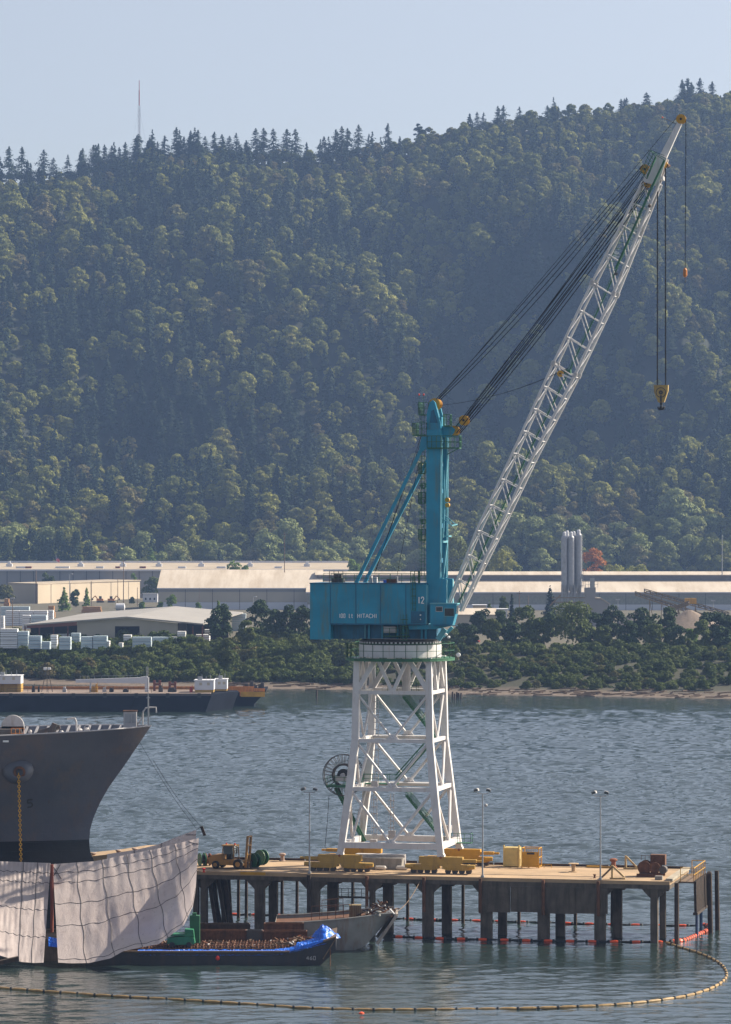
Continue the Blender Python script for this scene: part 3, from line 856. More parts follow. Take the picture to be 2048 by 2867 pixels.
# packs of wrapped timber
def packmat(n, c1, c2):
    m, tt, bb = nt(n); g = nd(tt, "ShaderNodeTexCoord").outputs["Object"]
    w = nd(tt, "ShaderNodeTexWave", wave_type='BANDS', bands_direction='Z', wave_profile='SAW'); w.inputs["Scale"].default_value = .36; w.inputs["Distortion"].default_value = .4
    tt.links.new(g, w.inputs[0]); cc = ramp(tt, w.outputs[1], [(0, c2), (.22, c2), (.28, c1), (1, c1)])
    tt.links.new(cc, bb.inputs["Base Color"]); bb.inputs["Roughness"].default_value = .6; return m
M_pk = packmat("wrapped_timber_white", (.78, .78, .80), (.40, .38, .36))
M_pk2 = packmat("wrapped_timber_bluegrey", (.42, .52, .58), (.62, .64, .66))
M_pk3 = packmat("bare_timber", (.42, .22, .09), (.22, .11, .05))
PK = [(0, 49, 1760, 1812, 0), (49, 79, 1767, 1812, 1), (79, 115, 1780, 1814, 1), (116, 140, 1796, 1815, 1), (141, 160, 1777, 1813, 0), (160, 196, 1774, 1806, 0), (165, 198, 1783, 1816, 1), (198, 224, 1772, 1810, 1), (226, 259, 1782, 1814, 1), (260, 300, 1780, 1814, 1), (300, 307, 1794, 1814, 0),
      (332, 344, 1799, 1814, 0), (345, 368, 1777, 1810, 0), (370, 424, 1783, 1816, 1), (384, 419, 1771, 1803, 0), (420, 464, 1760, 1804, 0), (426, 478, 1783, 1814, 1), (466, 490, 1766, 1804, 1), (479, 495, 1782, 1812, 0), (496, 520, 1767, 1811, 0), (548, 587, 1776, 1806, 0), (572, 588, 1762, 1798, 0),
      (0, 82, 1698, 1740, 1), (15, 133, 1709, 1752, 0), (62, 84, 1722, 1762, 0), (86, 130, 1722, 1762, 1), (134, 149, 1708, 1756, 0), (0, 11, 1724, 1766, 0), (12, 47, 1765, 1809, 1), (649, 689, 1718, 1768, 1)]
sizes = ["tall", "squat", "broad", "narrow"]
for i, (p0, p1, yt, yb, k) in enumerate(PK):
    D = F * (H - GZ0) / (yb - YH); xa, xb = X_(p0, D), X_(p1, D); zt = Z_(yt, D); hgt = zt - GZ0; w = xb - xa
    n = max(1, round(hgt / 1.35)); 
    form = "tall" if hgt > 1.1 * w else "long" if w > 2.0 * hgt else "block-like"
    tone = "blue-grey sided" if k else "white"
    where = "left of the shed door, %s from the left" if p1 < 321 and yb > 1800 else ""
    if yb > 1795 and p1 < 321:
        r = sorted([q for q in PK if q[3] > 1795 and q[1] < 321]).index((p0, p1, yt, yb, k)) + 1; loc_ = "left of the shed door, number %d from the left" % r
    elif yb > 1795:
        r = sorted([q for q in PK if q[3] > 1795 and q[1] >= 321]).index((p0, p1, yt, yb, k)) + 1; loc_ = "right of the shed door, number %d from it" % r
    elif p0 < 200:
        r = sorted([q for q in PK if q[3] <= 1795 and q[0] < 200]).index((p0, p1, yt, yb, k)) + 1; loc_ = "behind the shed's left end, number %d from the left" % r
    else: loc_ = "alone behind the dark pine at the shed's right"
    t = thing("timber_stack", "%s %s stack %s" % (form, tone, loc_), "timber stack", ((xa + xb) / 2, D, GZ0), 0, "wrapped timber stacks in the lumber yard")
    dep = 5.0
    m_ = max(1, round(w / 5.5))
    for j in range(m_):
        b = MB()
        a0 = xa + w * j / m_ + .06; a1 = xa + w * (j + 1) / m_ - .06
        zz = GZ0 - .4
        for q in range(n):
            h_ = (zt - zz) / (n - q) if q < n else 0
            jj = .12 * ((q * 7 + j * 3) % 3 - 1)
            b.box(a0 + .05 * (q % 2), a1 - .04 * ((q + 1) % 2), D + jj, D + dep + jj, zz, zz + h_ - .14); zz += h_
        b.build("pack_pile", [M_pk2, M_pk][k == 0], t)
for p0, p1, yt, yb, lab in ((228, 284, 1699, 1716, "long stack of bare brown timber on the ground left of the shed's roof peak"), (132, 153, 1697, 1730, "bare brown timber stack behind the white packs at the yard's left"), (10, 26, 1677, 1697, "small orange-brown timber stack at the far left edge")):
    D = F * 40 / (yb - YH); b = MB(); b.box(X_(p0, D), X_(p1, D), D, D + 5, GZ0 - .3, Z_(yt, D) * .5 + GZ0 * .5 - .1); b.box(X_(p0, D) + .5, X_(p1, D) - .4, D + .2, D + 4.8, Z_(yt, D) * .5 + GZ0 * .5, Z_(yt, D))
    tag(b.build("bare_timber_stack", M_pk3, loc=(X_(p0, D), D, GZ0)), lab, "timber stack")

# poles
def pole(px, yt, yb, lab, arm=0, name="utility_pole", r=.22, zb=GZ0):
    D = F * (H - zb) / (yb - YH); x = X_(px, D); zt = Z_(yt, D)
    t = thing(name, lab, "pole", (x, D, zb))
    b = MB(); b.tube((x, D, zb - .5), (x, D, zt), r, r * .7, 7); b.build("shaft", M_wood if name == "utility_pole" else M_galv, t)
    if arm == 1: b = MB(); b.box(x - 1.3, x + 1.3, D - .12, D + .12, zt - 1.2, zt - .95); b.build("crossarm", M_wood, t)
    if arm == 2:
        b = MB(); b.box(x - 1.0, x + 1.0, D - .3, D + .3, zt - .1, zt + .5); b.build("floodlight", M_shipw, t)
    if arm == 3:
        b = MB(); b.path([(x, D, zt), (x + .8, D, zt + .4), (x + 1.6, D, zt + .3)], .1, 5); b.lathe((x + 1.7, D, zt + .2), [(.1, -.2), (.45, 0), (.1, .25)], 8); b.build("lamp_head", M_wallw, t)
    return t
pole(101, 1597, 1690, "thick dark wooden pole at the tan building's near corner", 0, r=.38)
pole(346, 1566, 1688, "tallest wooden pole, in front of the tan building's right part", 1, r=.30)
pole(256, 1627, 1698, "wooden pole in front of the middle of the tan wall", 1)
pole(330, 1621, 1692, "plain wooden pole just left of the tallest pole", 0)
pole(385, 1645, 1698, "short wooden pole between the tan building and the gabled warehouse", 0)
pole(35, 1676, 1760, "dark lighting pole among the white timber stacks at far left", 2)
pole(195, 1608, 1690, "slim grey street light in front of the tan wall", 3, "street_light")
pole(709, 1672, 1716, "grey yard light right of the shed", 3, "street_light")
pole(558, 1645, 1712, "thin pole against the gabled warehouse wall", 0, r=.12)
pole(1455, 1655, 1740, "wooden pole in front of the long warehouse left of the silos", 1)
pole(1480, 1668, 1742, "short wooden pole beside a crossarm pole left of the silos", 0)
pole(1731, 1680, 1735, "white-topped pole right of the silos", 2, "lighting_pole")
pole(1998, 1683, 1740, "white-topped pole at the right edge by the conveyor", 2, "lighting_pole")
pole(797, 1490, 1600, "bare dead-looking pole in the trees behind the warehouse ridge", 1, r=.2, zb=33)
pole(2023, 1497, 1607, "tall grey pole against the hill at the far right", 0, "lighting_pole", r=.25, zb=33)
# flag on the flat roof
D = 2407.0; x = X_(157, D)
t = thing("flagpole", "flagpole with a red, white and blue flag at the far flat-roofed warehouse", "flagpole", (x, D, 32.5))
b = MB(); b.tube((x, D, 32.4), (x, D, Z_(1553, D)), .12, n=6); b.build("pole", M_galv, t)
b = MB(); z = Z_(1558, D); b._add([(x + .1, D, z), (x + 1.2, D + .2, z - 1.2), (x + 2.6, D, z - 2.4), (x + 2.2, D + .1, z - 4.3), (x + .1, D, z - 2.9)], [(0, 1, 2, 3, 4)]); b.build("flag", mat("flag_red", (.45, .10, .12), .8), t)
b = MB(); b._add([(x + .1, D - .03, z), (x + 1.0, D - .03, z - 1.0), (x + 1.0, D - .03, z - 2.1), (x + .1, D - .03, z - 1.5)], [(0, 1, 2, 3)]); b.build("canton", mat("flag_blue", (.04, .06, .2), .8), t)

# excavators in the yard behind
def digger(px, yb, lab, flip):
    D = F * 40 / (yb - YH); x = X_(px, D); s = -1 if flip else 1
    t = thing("excavator", lab, "excavator", (x, D, GZ0))
    b = MB()
    for yy in (-1.2, 1.2): b.prism([(x - 2.3, GZ0 + .3), (x - 2.0, GZ0), (x + 2.0, GZ0), (x + 2.3, GZ0 + .3), (x + 2.1, GZ0 + .9), (x - 2.1, GZ0 + .9)], D + yy - .35, D + yy + .35)
    b.build("track", M_black, t)
    b = MB(); b.box(x - 2.2, x + 1.8, D - 1.3, D + 1.3, GZ0 + 1.0, GZ0 + 2.3); b.build("body", M_orange, t)
    b = MB(); b.box(x - .1 * s - .8, x - .1 * s + .8, D - 1.2, D, GZ0 + 2.31, GZ0 + 3.8); b.build("cab", M_glass, t)
    b = MB(); b.beam((x + s * 1.5, D, GZ0 + 1.8), (x + s * 3.0, D, GZ0 + 4.0), .5, .6); b.beam((x + s * 3.0, D, GZ0 + 4.0), (x + s * 4.6, D, GZ0 + 2.6), .4, .5); b.build("boom_arm", M_orange, t)
    b = MB(); b.prism([(x + s * 4.3, GZ0 + 2.7), (x + s * 5.2, GZ0 + 2.4), (x + s * 5.0, GZ0 + 1.2), (x + s * 4.2, GZ0 + 1.4)], D - .6, D + .6); b.build("bucket", M_steel, t)
digger(281, 1687, "orange excavator left one of two by the tan wall", True); digger(312, 1687, "orange excavator right one of two by the tan wall", False)
# white tank
D = F * 40 / 210; x = X_(337, D); b = MB(); b.lathe((x, D, GZ0 + 2), [(.5, -2.6), (1.9, -2.2), (1.9, 2.2), (.5, 2.6)], 16, 'X'); tag(b.build("storage_tank", M_wallw, loc=(x, D, GZ0)), "small white storage tank lying below the tallest pole", "tank")

# silos
Ds = 1560.0
t = thing("cement_silos", "tall cluster of grey cement silos rising above the long warehouse", "silos", (X_(1592, Ds), Ds, GZ0))
M_silo = mat("silo_grey", (.36, .37, .40), .55, .2, var=.12, stain=(.15, .14, .14), samt=.55, sscale=.3)
zt = Z_(1505, Ds); zc = Z_(1640, Ds); zk = Z_(1668, Ds)
for px, dy, r, zz in ((1581, 0, 1.35, zt), (1590, 2.6, 1.35, zt + .5), (1600, .2, 1.4, zt), (1609, 3.0, 1.2, zt + .2), (1622, 2.0, 1.5, zt + .9)):
    x = X_(px, Ds); b = MB(); b.lathe((x, Ds + dy, 0), [(.3, zk), (r, zc), (r, zz), (r * .7, zz + .8)], 18); b.build("silo", M_silo, t)
    b = MB(); b.lathe((x, Ds + dy, 0), [(r * .55, zz + .81), (r * .55, zz + 2.2), (r * .3, zz + 2.6)], 10); b.build("dust_filter", M_wallw, t)
for px in (1575, 1592, 1610, 1627):
    for dy in (-1.2, 4.2):
        x = X_(px, Ds); b = MB(); b.beam((x, Ds + dy, GZ0 - 1), (x, Ds + dy, zc + .5), .4, .4); b.build("support_leg", M_silo, t)
for k in range(4):
    x = X_(1578 + k * 12, Ds); b = MB(); b.beam((x, Ds - 1.3, zk + 2), (X_(1606, Ds), Ds - 1.3, zk - 7), .25, .25); b.build("chute", M_galv, t)
b = MB(); b.rail([(X_(1572, Ds), Ds - 1.8, zc - 1), (X_(1640, Ds), Ds - 1.8, zc - 1)], 1.2, .08, 1.5); x = X_(1632, Ds)
for s in (-.4, .4): b.tube((x + s, Ds + 1, zc), (x + s, Ds + 1, zt + 2), .08, n=4)
for k in range(30): b.tube((x - .4, Ds + 1, zc + k * .7), (x + .4, Ds + 1, zc + k * .7), .05, n=4)
b.build("access_ladder", M_galv, t)
b = MB(); z = Z_(1655, Ds); b.beam((X_(1612, Ds), Ds, zc - 3), (X_(1632, Ds), Ds, zc + 5), .8, .8); b.build("elevator_leg", M_galv, t)
# batching plant
t = thing("batching_plant", "pale grey stepped concrete plant building right beside the silos", "plant building", (X_(1660, Ds), Ds, GZ0))
def pz(zx, zy, D=Ds): return (X_(1250 + .4914 * zx, D), Z_(1450 + .4914 * zy, D))
b = MB(); b.prism([pz(790, 640), pz(790, 398), pz(850, 395), pz(850, 455), pz(880, 460), pz(928, 490), pz(928, 640)], Ds - 3, Ds + 4); b.build("wall", M_wallg, t)
b = MB(); b.prism([pz(845, 452), pz(880, 455), pz(932, 488), pz(932, 494), pz(880, 462), pz(845, 459)], Ds - 3.5, Ds + 4.5); b.build("canopy_roof", M_roofp, t)
b = MB(); p, q = pz(820, 398), pz(845, 345); b.box(p[0], q[0], Ds - 1, Ds + 1, p[1], q[1]); b.rail([(pz(790, 395)[0], Ds - 3, p[1]), (pz(862, 395)[0], Ds - 3, p[1])], 3, .1, 1.5); b.build("roof_duct", M_galv, t)
b = MB()
for zx in (640, 680, 720, 765): p = pz(zx, 500); b.beam((p[0], Ds - 2, GZ0), (p[0], Ds - 2, p[1]), .35, .35)
for zy in (455, 480): p = pz(600, zy); q = pz(790, zy); b.beam((p[0], Ds - 2, p[1]), (q[0], Ds - 2, q[1]), .4, .4)
p = pz(590, 500); q = pz(650, 440); b.beam((p[0], Ds - 2, p[1]), (q[0], Ds - 2, q[1]), .6, .6); b.build("steel_frame", mat("rusty_frame", (.22, .15, .08), .8), t)
# conveyors
Dc = 1500.0
M_conv = mat("conveyor_steel", (.24, .17, .09), .8, stain=(.12, .08, .05))
def conveyor(z0, z1, lab, D, w=2.6):
    p, q = pz(*z0, D), pz(*z1, D); A = Vector((p[0], D, p[1])); Bv = Vector((q[0], D + 6, q[1]))
    t = thing("conveyor", lab, "conveyor", (Bv.x, D, GZ0))
    b = MB()
    n = 14; up = Vector((0, 0, 1.5))
    for yy in (-w / 2, w / 2):
        o = Vector((0, yy, 0)); b.beam(A + o, Bv + o, .35, .4); b.beam(A + o + up, Bv + o + up, .35, .35)
        for i in range(n):
            a = A.lerp(Bv, i / n) + o; c = A.lerp(Bv, (i + 1) / n) + o; b.beam(a, c + up, .22, .22); b.beam(a, a + up, .22, .22)
    b.build("truss", M_conv, t)
    b = MB(); b.beam(A + Vector((0, 0, .9)), Bv + Vector((0, 0, .9)), w * .8, .25); b.build("belt", M_steel, t)
    for f in (.2, .6, .9):
        c = A.lerp(Bv, f); b = MB(); b.beam((c.x, c.y, GZ0 - .5), c, .3, .3); b.beam((c.x + 2.5, c.y, GZ0 - .5), c, .25, .25); b.build("trestle", M_conv, t)
conveyor((1078, 440), (1490, 575), "long rusty truss conveyor sloping down to the right, front one", Dc)
conveyor((1130, 425), (1620, 560), "long rusty truss conveyor sloping down to the right, rear one", Dc + 25)
conveyor((1385, 495), (1290, 535), "short pale conveyor dropping left onto the tall gravel heap", Dc - 14, 1.2)
# gravel heaps
def heap(px, yt, wpx, lab, D, m):
    x = X_(px, D); r = wpx / 2 * D / F; z = Z_(yt, D); rg = random.Random(px)
    b = MB(); n = 40; rings = 12; vs = []
    for i in range(rings + 1):
        f = i / rings
        for j in range(n):
            th = 6.283 * j / n; rr = r * f * (1 + .07 * math.sin(3 * th + px) * f)
            vs.append((x + rr * math.cos(th), D + rr * math.sin(th) * .8, GZ0 - .5 + (z - GZ0 + .5) * (1 - f) ** 1.0 + (0 if i in (0, rings) else rg.uniform(-.15, .15)) - (.5 if i == 0 else 0)))
    fs = [(i * n + j, (i + 1) * n + j, (i + 1) * n + (j + 1) % n, i * n + (j + 1) % n) for i in range(rings) for j in range(n)]
    b._add(vs, fs); tag(b.build("gravel_heap", m, loc=(x, D, GZ0), smooth=True), lab, "gravel heap")
M_grav = mat("crushed_gravel", (.20, .155, .12), .95, var=.2, scale=.8, bump=.1, bscale=2)
M_grav2 = mat("grey_gravel", (.17, .15, .14), .95, var=.2, scale=.8, bump=.1, bscale=2)
heap(1932, 1704, 260, "tall pointed brown gravel heap under the conveyor at the right", 1450, M_grav)
heap(1775, 1712, 190, "lower grey gravel heap left of the tall brown one", 1455, M_grav2)
b = MB(); p, q = pz(1360, 490, 1490), pz(1425, 458, 1490); b.box(p[0], q[0], 1488, 1491, p[1], q[1])
t = thing("control_cabin", "small yellow control cabin above the right gravel heap", "cabin", (p[0], 1490, GZ0)); b.build("cabin", M_yellow, t)
b = MB(); b.box(p[0] + .6, q[0] - .6, 1487.9, 1487.98, p[1] + 1.2, q[1] - 1.2); b.build("window", M_glass, t)
b = MB()
for x in (p[0] + .4, q[0] - .4): b.beam((x, 1489, GZ0 - .5), (x, 1489, p[1]), .3, .3)
b.build("leg", M_conv, t)
# small buildings by the bank trees
def hut(px0, px1, yt, yb, dep, lab, wall, roof, slope=1.2, name="low_building"):
    D = F * 40 / (yb - YH); xa, xb = X_(px0, D), X_(px1, D); z = Z_(yt, D)
    t = thing(name, lab, "building", ((xa + xb) / 2, D, GZ0))
    b = MB(); b.box(xa, xb, D, D + dep, GZ0 - 1, z); b.build("wall", wall, t)
    b = MB(); slab(b, [(xa - .4, D - .5, z + .2), (xb + .4, D - .5, z + .2), (xb + .4, D + dep + .4, z + slope), (xa - .4, D + dep + .4, z + slope)], .2); b.build("roof", roof, t)
    for f in (.2, .5, .8):
        a = xa + (xb - xa) * f; b = MB(); b.box(a - .5, a + .5, D - .06, D - .01, GZ0 + 1.2, GZ0 + 2.6); b.build("window", M_glass, t)
hut(1278, 1390, 1722, 1775, 14, "low tan-roofed building right of the crane cab, behind trees", M_wallb, M_roofp, 2.5)
hut(1326, 1362, 1695, 1765, 6, "small square pale tower rising from the tan-roofed building", M_tan, M_wallw, .3, "tower_building")
hut(1386, 1421, 1706, 1768, 6, "small pale block right of the square tower building", M_wallw, M_wallw, .3, "tower_building")
hut(668, 712, 1771, 1806, 8, "small brown hut with pale flat roof between pines, right of the shed", M_wood, M_wallb, .3, "hut")
hut(400, 441, 1662, 1686, 10, "low white wall-like building between tan building and gabled warehouse", M_wallw, M_wallw, .1)
b = MB(); D = F * 40 / 176; b.rail([(X_(1505, D), D, GZ0), (X_(1560, D), D, GZ0)], 3, .15, 3); 
# parked cars under the trees
def car(px, yb, m, lab, turn):
    D = F * 40 / (yb - YH); fr = Frame(X_(px, D), D, turn)
    t = fthing("parked_car", lab, "car", fr, 0, 0, GZ0, "cars parked under the bank trees")
    z = GZ0
    b = MB(fr); b.prism([(-2.2, z + .35), (-2.2, z + .85), (-1.5, z + .95), (1.1, z + .95), (2.2, z + .8), (2.2, z + .35)], -.85, .85); b.build("body", m, t)
    b = MB(fr); b.prism([(-1.5, z + .951), (-1.0, z + 1.42), (.5, z + 1.42), (1.1, z + .951)], -.75, .75); b.build("cabin", M_glass, t)
    for x in (-1.4, 1.4):
        for s in (-1, 1): b = MB(fr); b.lathe((x, s * .8, z + .32), [(.32, -.1), (.32, .1)], 12, 'Y'); b.build("wheel", M_black, t)
for px, m, lab, tr in ((1290, M_red, "red parked car leftmost under the bank trees near the cab", 10), (1309, M_let if 'M_let' in globals() else M_white, "white parked car just right of the leftmost red car", -5), (1328, M_red, "red parked car beneath the second bank pine", 5), (1440, M_white, "white car glimpsed between bank pines left of the big round tree", 0), (1903, M_red, "red car by the gravel heap behind the bank trees", 0), (1462, mat("silver_paint", (.4, .42, .44), .4, .3), "silver car right of the white car between the bank pines", 10)):
    car(px, 1800, m, lab, tr)
# ---------------------------------------------------------------- far bank: trees and shrubs
def tree(name, lab, px, yt, yb, kind, wpx, m, seed, zb=None, n=2600, group=None, leaf=.36):
    zb = GZ0 if zb is None else zb
    D = F * (H - zb) / (yb - YH); x = X_(px, D); h = Z_(yt, D) - zb; r = wpx / 2 * D / F
    t = thing(name, lab, "tree", (x, D, zb), seed * 1.3, group)
    if kind == 'c': v = conifer_crown(seed, h, r * 1.15, n, leaf, base=.12, ragged=.4)
    elif kind == 'p': v = broad_crown(seed, h, r, n, leaf, blobs=34, base=.12, blobr=.34, squash=.9)
    elif kind == 'k': v = broad_crown(seed, h, r, n, leaf, blobs=26, base=.05, blobr=.42, squash=1.1)
    else: v = broad_crown(seed, h, r, n, leaf, blobs=26, base=.08, blobr=.34)
    leaf_object(v, "crown", m, parent=t)
    trunk(h * .85, max(.12, h * .018), seed, limbs=4).build("trunk", M_bark, t)
    return t
TREES = [
 ("pine_tree", "dark shaggy pine standing right of the lumber shed", 618, 1688, 1812, 'p', 74, L_pine, 'x'),
 ("pine_tree", "dark pine left of the machine house, first of the row", 728, 1678, 1808, 'p', 66, L_pine, 'x'),
 ("pine_tree", "dark pine left of the machine house, second of the row", 768, 1706, 1810, 'p', 60, L_pine, 'x'),
 ("pine_tree", "dark pine left of the machine house, third of the row", 806, 1694, 1810, 'p', 64, L_pine, 'x'),
 ("pine_tree", "dark pine touching the machine house's left edge", 848, 1692, 1812, 'p', 70, L_pine, 'x'),
 ("broadleaf_tree", "rounded olive tree below the shed's right end on the bank top", 632, 1792, 1890, 'k', 66, L_bank, 5.5),
 ("pine_tree", "dark pine just right of the operator cab", 1300, 1748, 1806, 'p', 60, L_pine, 'x'),
 ("pine_tree", "dark pine right of the cab in front of the square tower", 1350, 1706, 1806, 'p', 64, L_pine, 'x'),
 ("pine_tree", "dark narrow pine left of the lighter green bank tree", 1405, 1708, 1808, 'p', 60, L_pine, 'x'),
 ("broadleaf_tree", "lighter green bank tree left of the silos", 1470, 1695, 1812, 'b', 96, L_bank, 'x'),
 ("broadleaf_tree", "widest round green tree on the bank below the silos", 1600, 1692, 1822, 'b', 140, L_bank, 'x'),
 ("pine_tree", "pine behind the widest round tree, on its left", 1543, 1712, 1812, 'p', 56, L_pine, 'x'),
 ("pine_tree", "pine touching the widest round tree on its right", 1668, 1716, 1812, 'p', 70, L_pine, 'x'),
 ("pine_tree", "pine standing between the two gravel heaps' left side and the round tree", 1717, 1696, 1812, 'p', 74, L_pine, 'x'),
 ("pine_tree", "left one of the two pines between the gravel heaps", 1798, 1706, 1815, 'p', 84, L_pine, 'x'),
 ("pine_tree", "right one of the two pines between the gravel heaps", 1868, 1700, 1820, 'p', 84, L_pine, 'x'),
 ("young_tree", "small bright green tree in front of the tall gravel heap", 1938, 1760, 1815, 'b', 44, L_lime, 'x'),
 ("pine_tree", "dark pine at the right, left of the last one", 1998, 1712, 1818, 'p', 84, L_pine, 'x'),
 ("pine_tree", "last dark pine at the photo's right edge", 2042, 1722, 1818, 'p', 70, L_pine, 'x'),
 ("conifer_tree", "dark pointed conifer just left of the silos in front of the warehouse", 1541, 1642, 1742, 'c', 34, L_con, 'x'),
 ("conifer_tree", "thin dark spire-like tree right of the operator cab", 1434, 1664, 1745, 'c', 12, L_con, 'x'),
 ("young_tree", "green tree in front of the warehouse wall right of the cab", 1410, 1668, 1745, 'b', 28, L_bank, 'x'),
 ("young_tree", "yellow-green pointed young tree near the square tower", 1371, 1682, 1745, 'c', 20, L_lime, 'x'),
 ("young_tree", "bright green pointed tree in front of the tan wall, left of three", 180, 1644, 1712, 'c', 34, L_lime, 'x'),
 ("young_tree", "green tree in front of the tan wall, middle of three", 212, 1648, 1708, 'b', 26, L_bank, 'x'),
 ("young_tree", "bright green slim tree in front of the tan wall, right of three", 243, 1647, 1700, 'c', 18, L_lime, 'x'),
 ("young_tree", "small lime bush-like tree behind the shed roof peak", 398, 1685, 1712, 'b', 16, L_lime, 'x'),
 ("young_tree", "small round green tree below the tan wall's right end", 370, 1672, 1694, 'b', 14, L_bank, 'x'),
 ("young_tree", "bright young tree against the gabled warehouse's left wall", 481, 1664, 1712, 'b', 26, L_lime, 'x'),
 ("young_tree", "small lime tree above the shed roof, left of the gabled warehouse wall", 448, 1686, 1712, 'b', 16, L_lime, 'x'),
 ("young_tree", "small lime tree above the shed roof's right slope", 555, 1688, 1714, 'b', 16, L_lime, 'x'),
 ("young_tree", "lime-topped tree rising behind the dark pine at the shed", 612, 1682, 1760, 'c', 26, L_lime, 'x'),
 ("broadleaf_tree", "round dark tree between the tan building and the gabled warehouse", 428, 1617, 1682, 'b', 60, L_bank, 'x'),
 ("broadleaf_tree", "round dark tree at the photo's left edge beside the tan building", 14, 1638, 1690, 'b', 58, L_bank, 'x'),
 ("young_tree", "dark small tree left of two on the grey wall above the tan roof", 127, 1603, 1675, 'k', 24, L_bank, 'x'),
 ("young_tree", "dark small tree right of two on the grey wall above the tan roof", 147, 1608, 1675, 'k', 18, L_bank, 'x'),
 ("young_tree", "slim green tree behind the tan building's right end", 374, 1600, 1675, 'k', 14, L_lime, 'x'),
 ("russet_tree", "russet orange tree standing right of the silos behind the warehouse roof", 1658, 1522, 1689, 'b', 78, L_red, 'x'),
 ("broadleaf_tree", "olive tree behind the boom's foot over the warehouse roof", 1282, 1500, 1689, 'b', 92, L_hill, 'x'),
 ("broadleaf_tree", "olive tree right of the boom's foot over the warehouse roof", 1408, 1535, 1689, 'b', 80, L_hill, 'x'),
 ("broadleaf_tree", "low olive tree right of two behind the boom's foot", 1462, 1568, 1689, 'b', 44, L_hillp, 'x'),
 ("broadleaf_tree", "low wide olive bushy tree right of the russet tree", 1725, 1576, 1689, 'b', 100, L_hill, 'x'),
 ("broadleaf_tree", "low wide olive bushy tree, second right of the russet tree", 1790, 1580, 1689, 'b', 90, L_hill, 'x'),
 ("young_tree", "bright green tree standing above the flat warehouse roof, left part", 424, 1531, 1662, 'c', 54, L_lime, 'x'),
 ("young_tree", "bright green tree rising over the gabled warehouse's ridge", 654, 1554, 1689, 'k', 38, L_lime, 'x'),
 ("young_tree", "small green tree right of the one over the warehouse ridge", 687, 1575, 1689, 'k', 24, L_lime, 'x'),
 ("young_tree", "green tree above the machine house roof", 990, 1556, 1689, 'k', 44, L_lime, 'x'),
 ("young_tree", "low green bush-like tree left of the mast above the warehouse", 1110, 1574, 1689, 'b', 96, L_bank, 'x'),
]
for i, (px, yt, w) in enumerate(((690, 1735, 50), (890, 1730, 60), (1262, 1760, 56), (1322, 1752, 50), (1378, 1730, 50), (1438, 1742, 56), (1510, 1730, 66), (1640, 1745, 60), (1690, 1748, 56), (1756, 1738, 62), (1832, 1745, 60), (1900, 1752, 50), (1968, 1735, 56), (2022, 1752, 60))):
    TREES.append(("bank_tree", "smaller bushy dark tree filling a gap between the taller trees along the bank top", px, yt, 1822, 'b', w, L_pine if i % 2 else L_bank, 'x'))
sd_ = 500
for (nm, lab, px, yt, yb, k, w, m, zb) in TREES:
    sd_ += 1; gp = 'small bushy trees along the far bank top' if nm == 'bank_tree' else None
    if zb == 5.5: tree(nm, lab, px, yt, yb, k, w, m, sd_, zb=5.5, n=3000); continue
    z = None if zb == 'x' else float(zb)
    tree(nm, lab, px, yt, yb, k, w, m, sd_, zb=z, n=1200 if w < 40 else (3200 if w > 90 else 2300), leaf=.36 if yb > 1770 else .5, group=gp)

# the row of tall dark poplars against the foot of the hill at left
for i, (px, yt) in enumerate(((10, 1470), (50, 1490), (72, 1500), (98, 1480), (120, 1492), (140, 1505), (168, 1480), (185, 1505), (212, 1485), (250, 1515))):
    D = 2418.0; zb = 14.0; x = X_(px, D); h = Z_(yt, D) - zb
    t = thing("poplar_tree", "dark columnar tree in the row behind the flat-roofed warehouse at far left", "tree", (x, D, zb), i, "columnar trees behind the flat-roofed warehouse")
    leaf_object(broad_crown(700 + i, h, 3.6, 1300, .55, blobs=24, base=.02, blobr=.55, squash=1.8), "crown", L_con, parent=t)
    trunk(h * .7, .3, i, limbs=0).build("trunk", M_bark, t)

# undergrowth on the river bank: one instanced mass
bsrc = bpy.data.collections.new("bank_sources")
bk = []
for i in range(4):
    v = broad_crown(800 + i, [3.6, 4.6, 2.8, 5.6][i], [2.6, 3.0, 2.4, 2.8][i], 700, .34, blobs=14, base=0.0, blobr=.42)
    bk.append(leaf_object(v, "c%d_bush" % i, L_bank, link=False)); bsrc.objects.link(bk[-1])
rng = random.Random(5); bp_ = []
for _ in range(60000):
    if len(bp_) >= 3500: break
    x = rng.uniform(-175, 175); sh = shore(x); d = rng.uniform(17, 150); y = sh + d
    if not visible_px(x, y, 300): continue
    px = CX + x * F / y
    n = mnoise.noise((x * .05, y * .05, 8))
    if d > 92 and px < 700: continue
    if px > 1050:
        if n < -.30: continue
        s = rng.uniform(.3, .7) if d < 80 else rng.uniform(.45, .85)
        if d > 95 and n < .22: continue
        if d < 80 and rng.random() < .25: continue
    else: s = rng.uniform(.7, 1.15) if d > 50 else rng.uniform(.5, 1.0)
    bp_.append((x, y, ground_z(x, y) - .4, rng.randrange(4), rng.uniform(0, 6.28), s))
def scatter(name, pts, coll, lab, cat):
    me = bpy.data.meshes.new(name); me.from_pydata([p[:3] for p in pts], [], [])
    for nme, idx, typ in (("kind_index", 3, 'INT'), ("turn", 4, 'FLOAT'), ("size", 5, 'FLOAT')):
        a = me.attributes.new(nme, typ, 'POINT'); a.data.foreach_set("value", [p[idx] for p in pts])
    o = bpy.data.objects.new(name, me); col.objects.link(o); tag(o, lab, cat, kind='stuff')
    g = bpy.data.node_groups["forest"].copy()
    for n in g.nodes:
        if n.type == 'COLLECTION_INFO': n.inputs["Collection"].default_value = coll
    md = o.modifiers.new(name, 'NODES'); md.node_group = g
    return o
scatter("undergrowth", bp_, bsrc, "thick dark brambles and bushes covering the far river bank", "undergrowth")
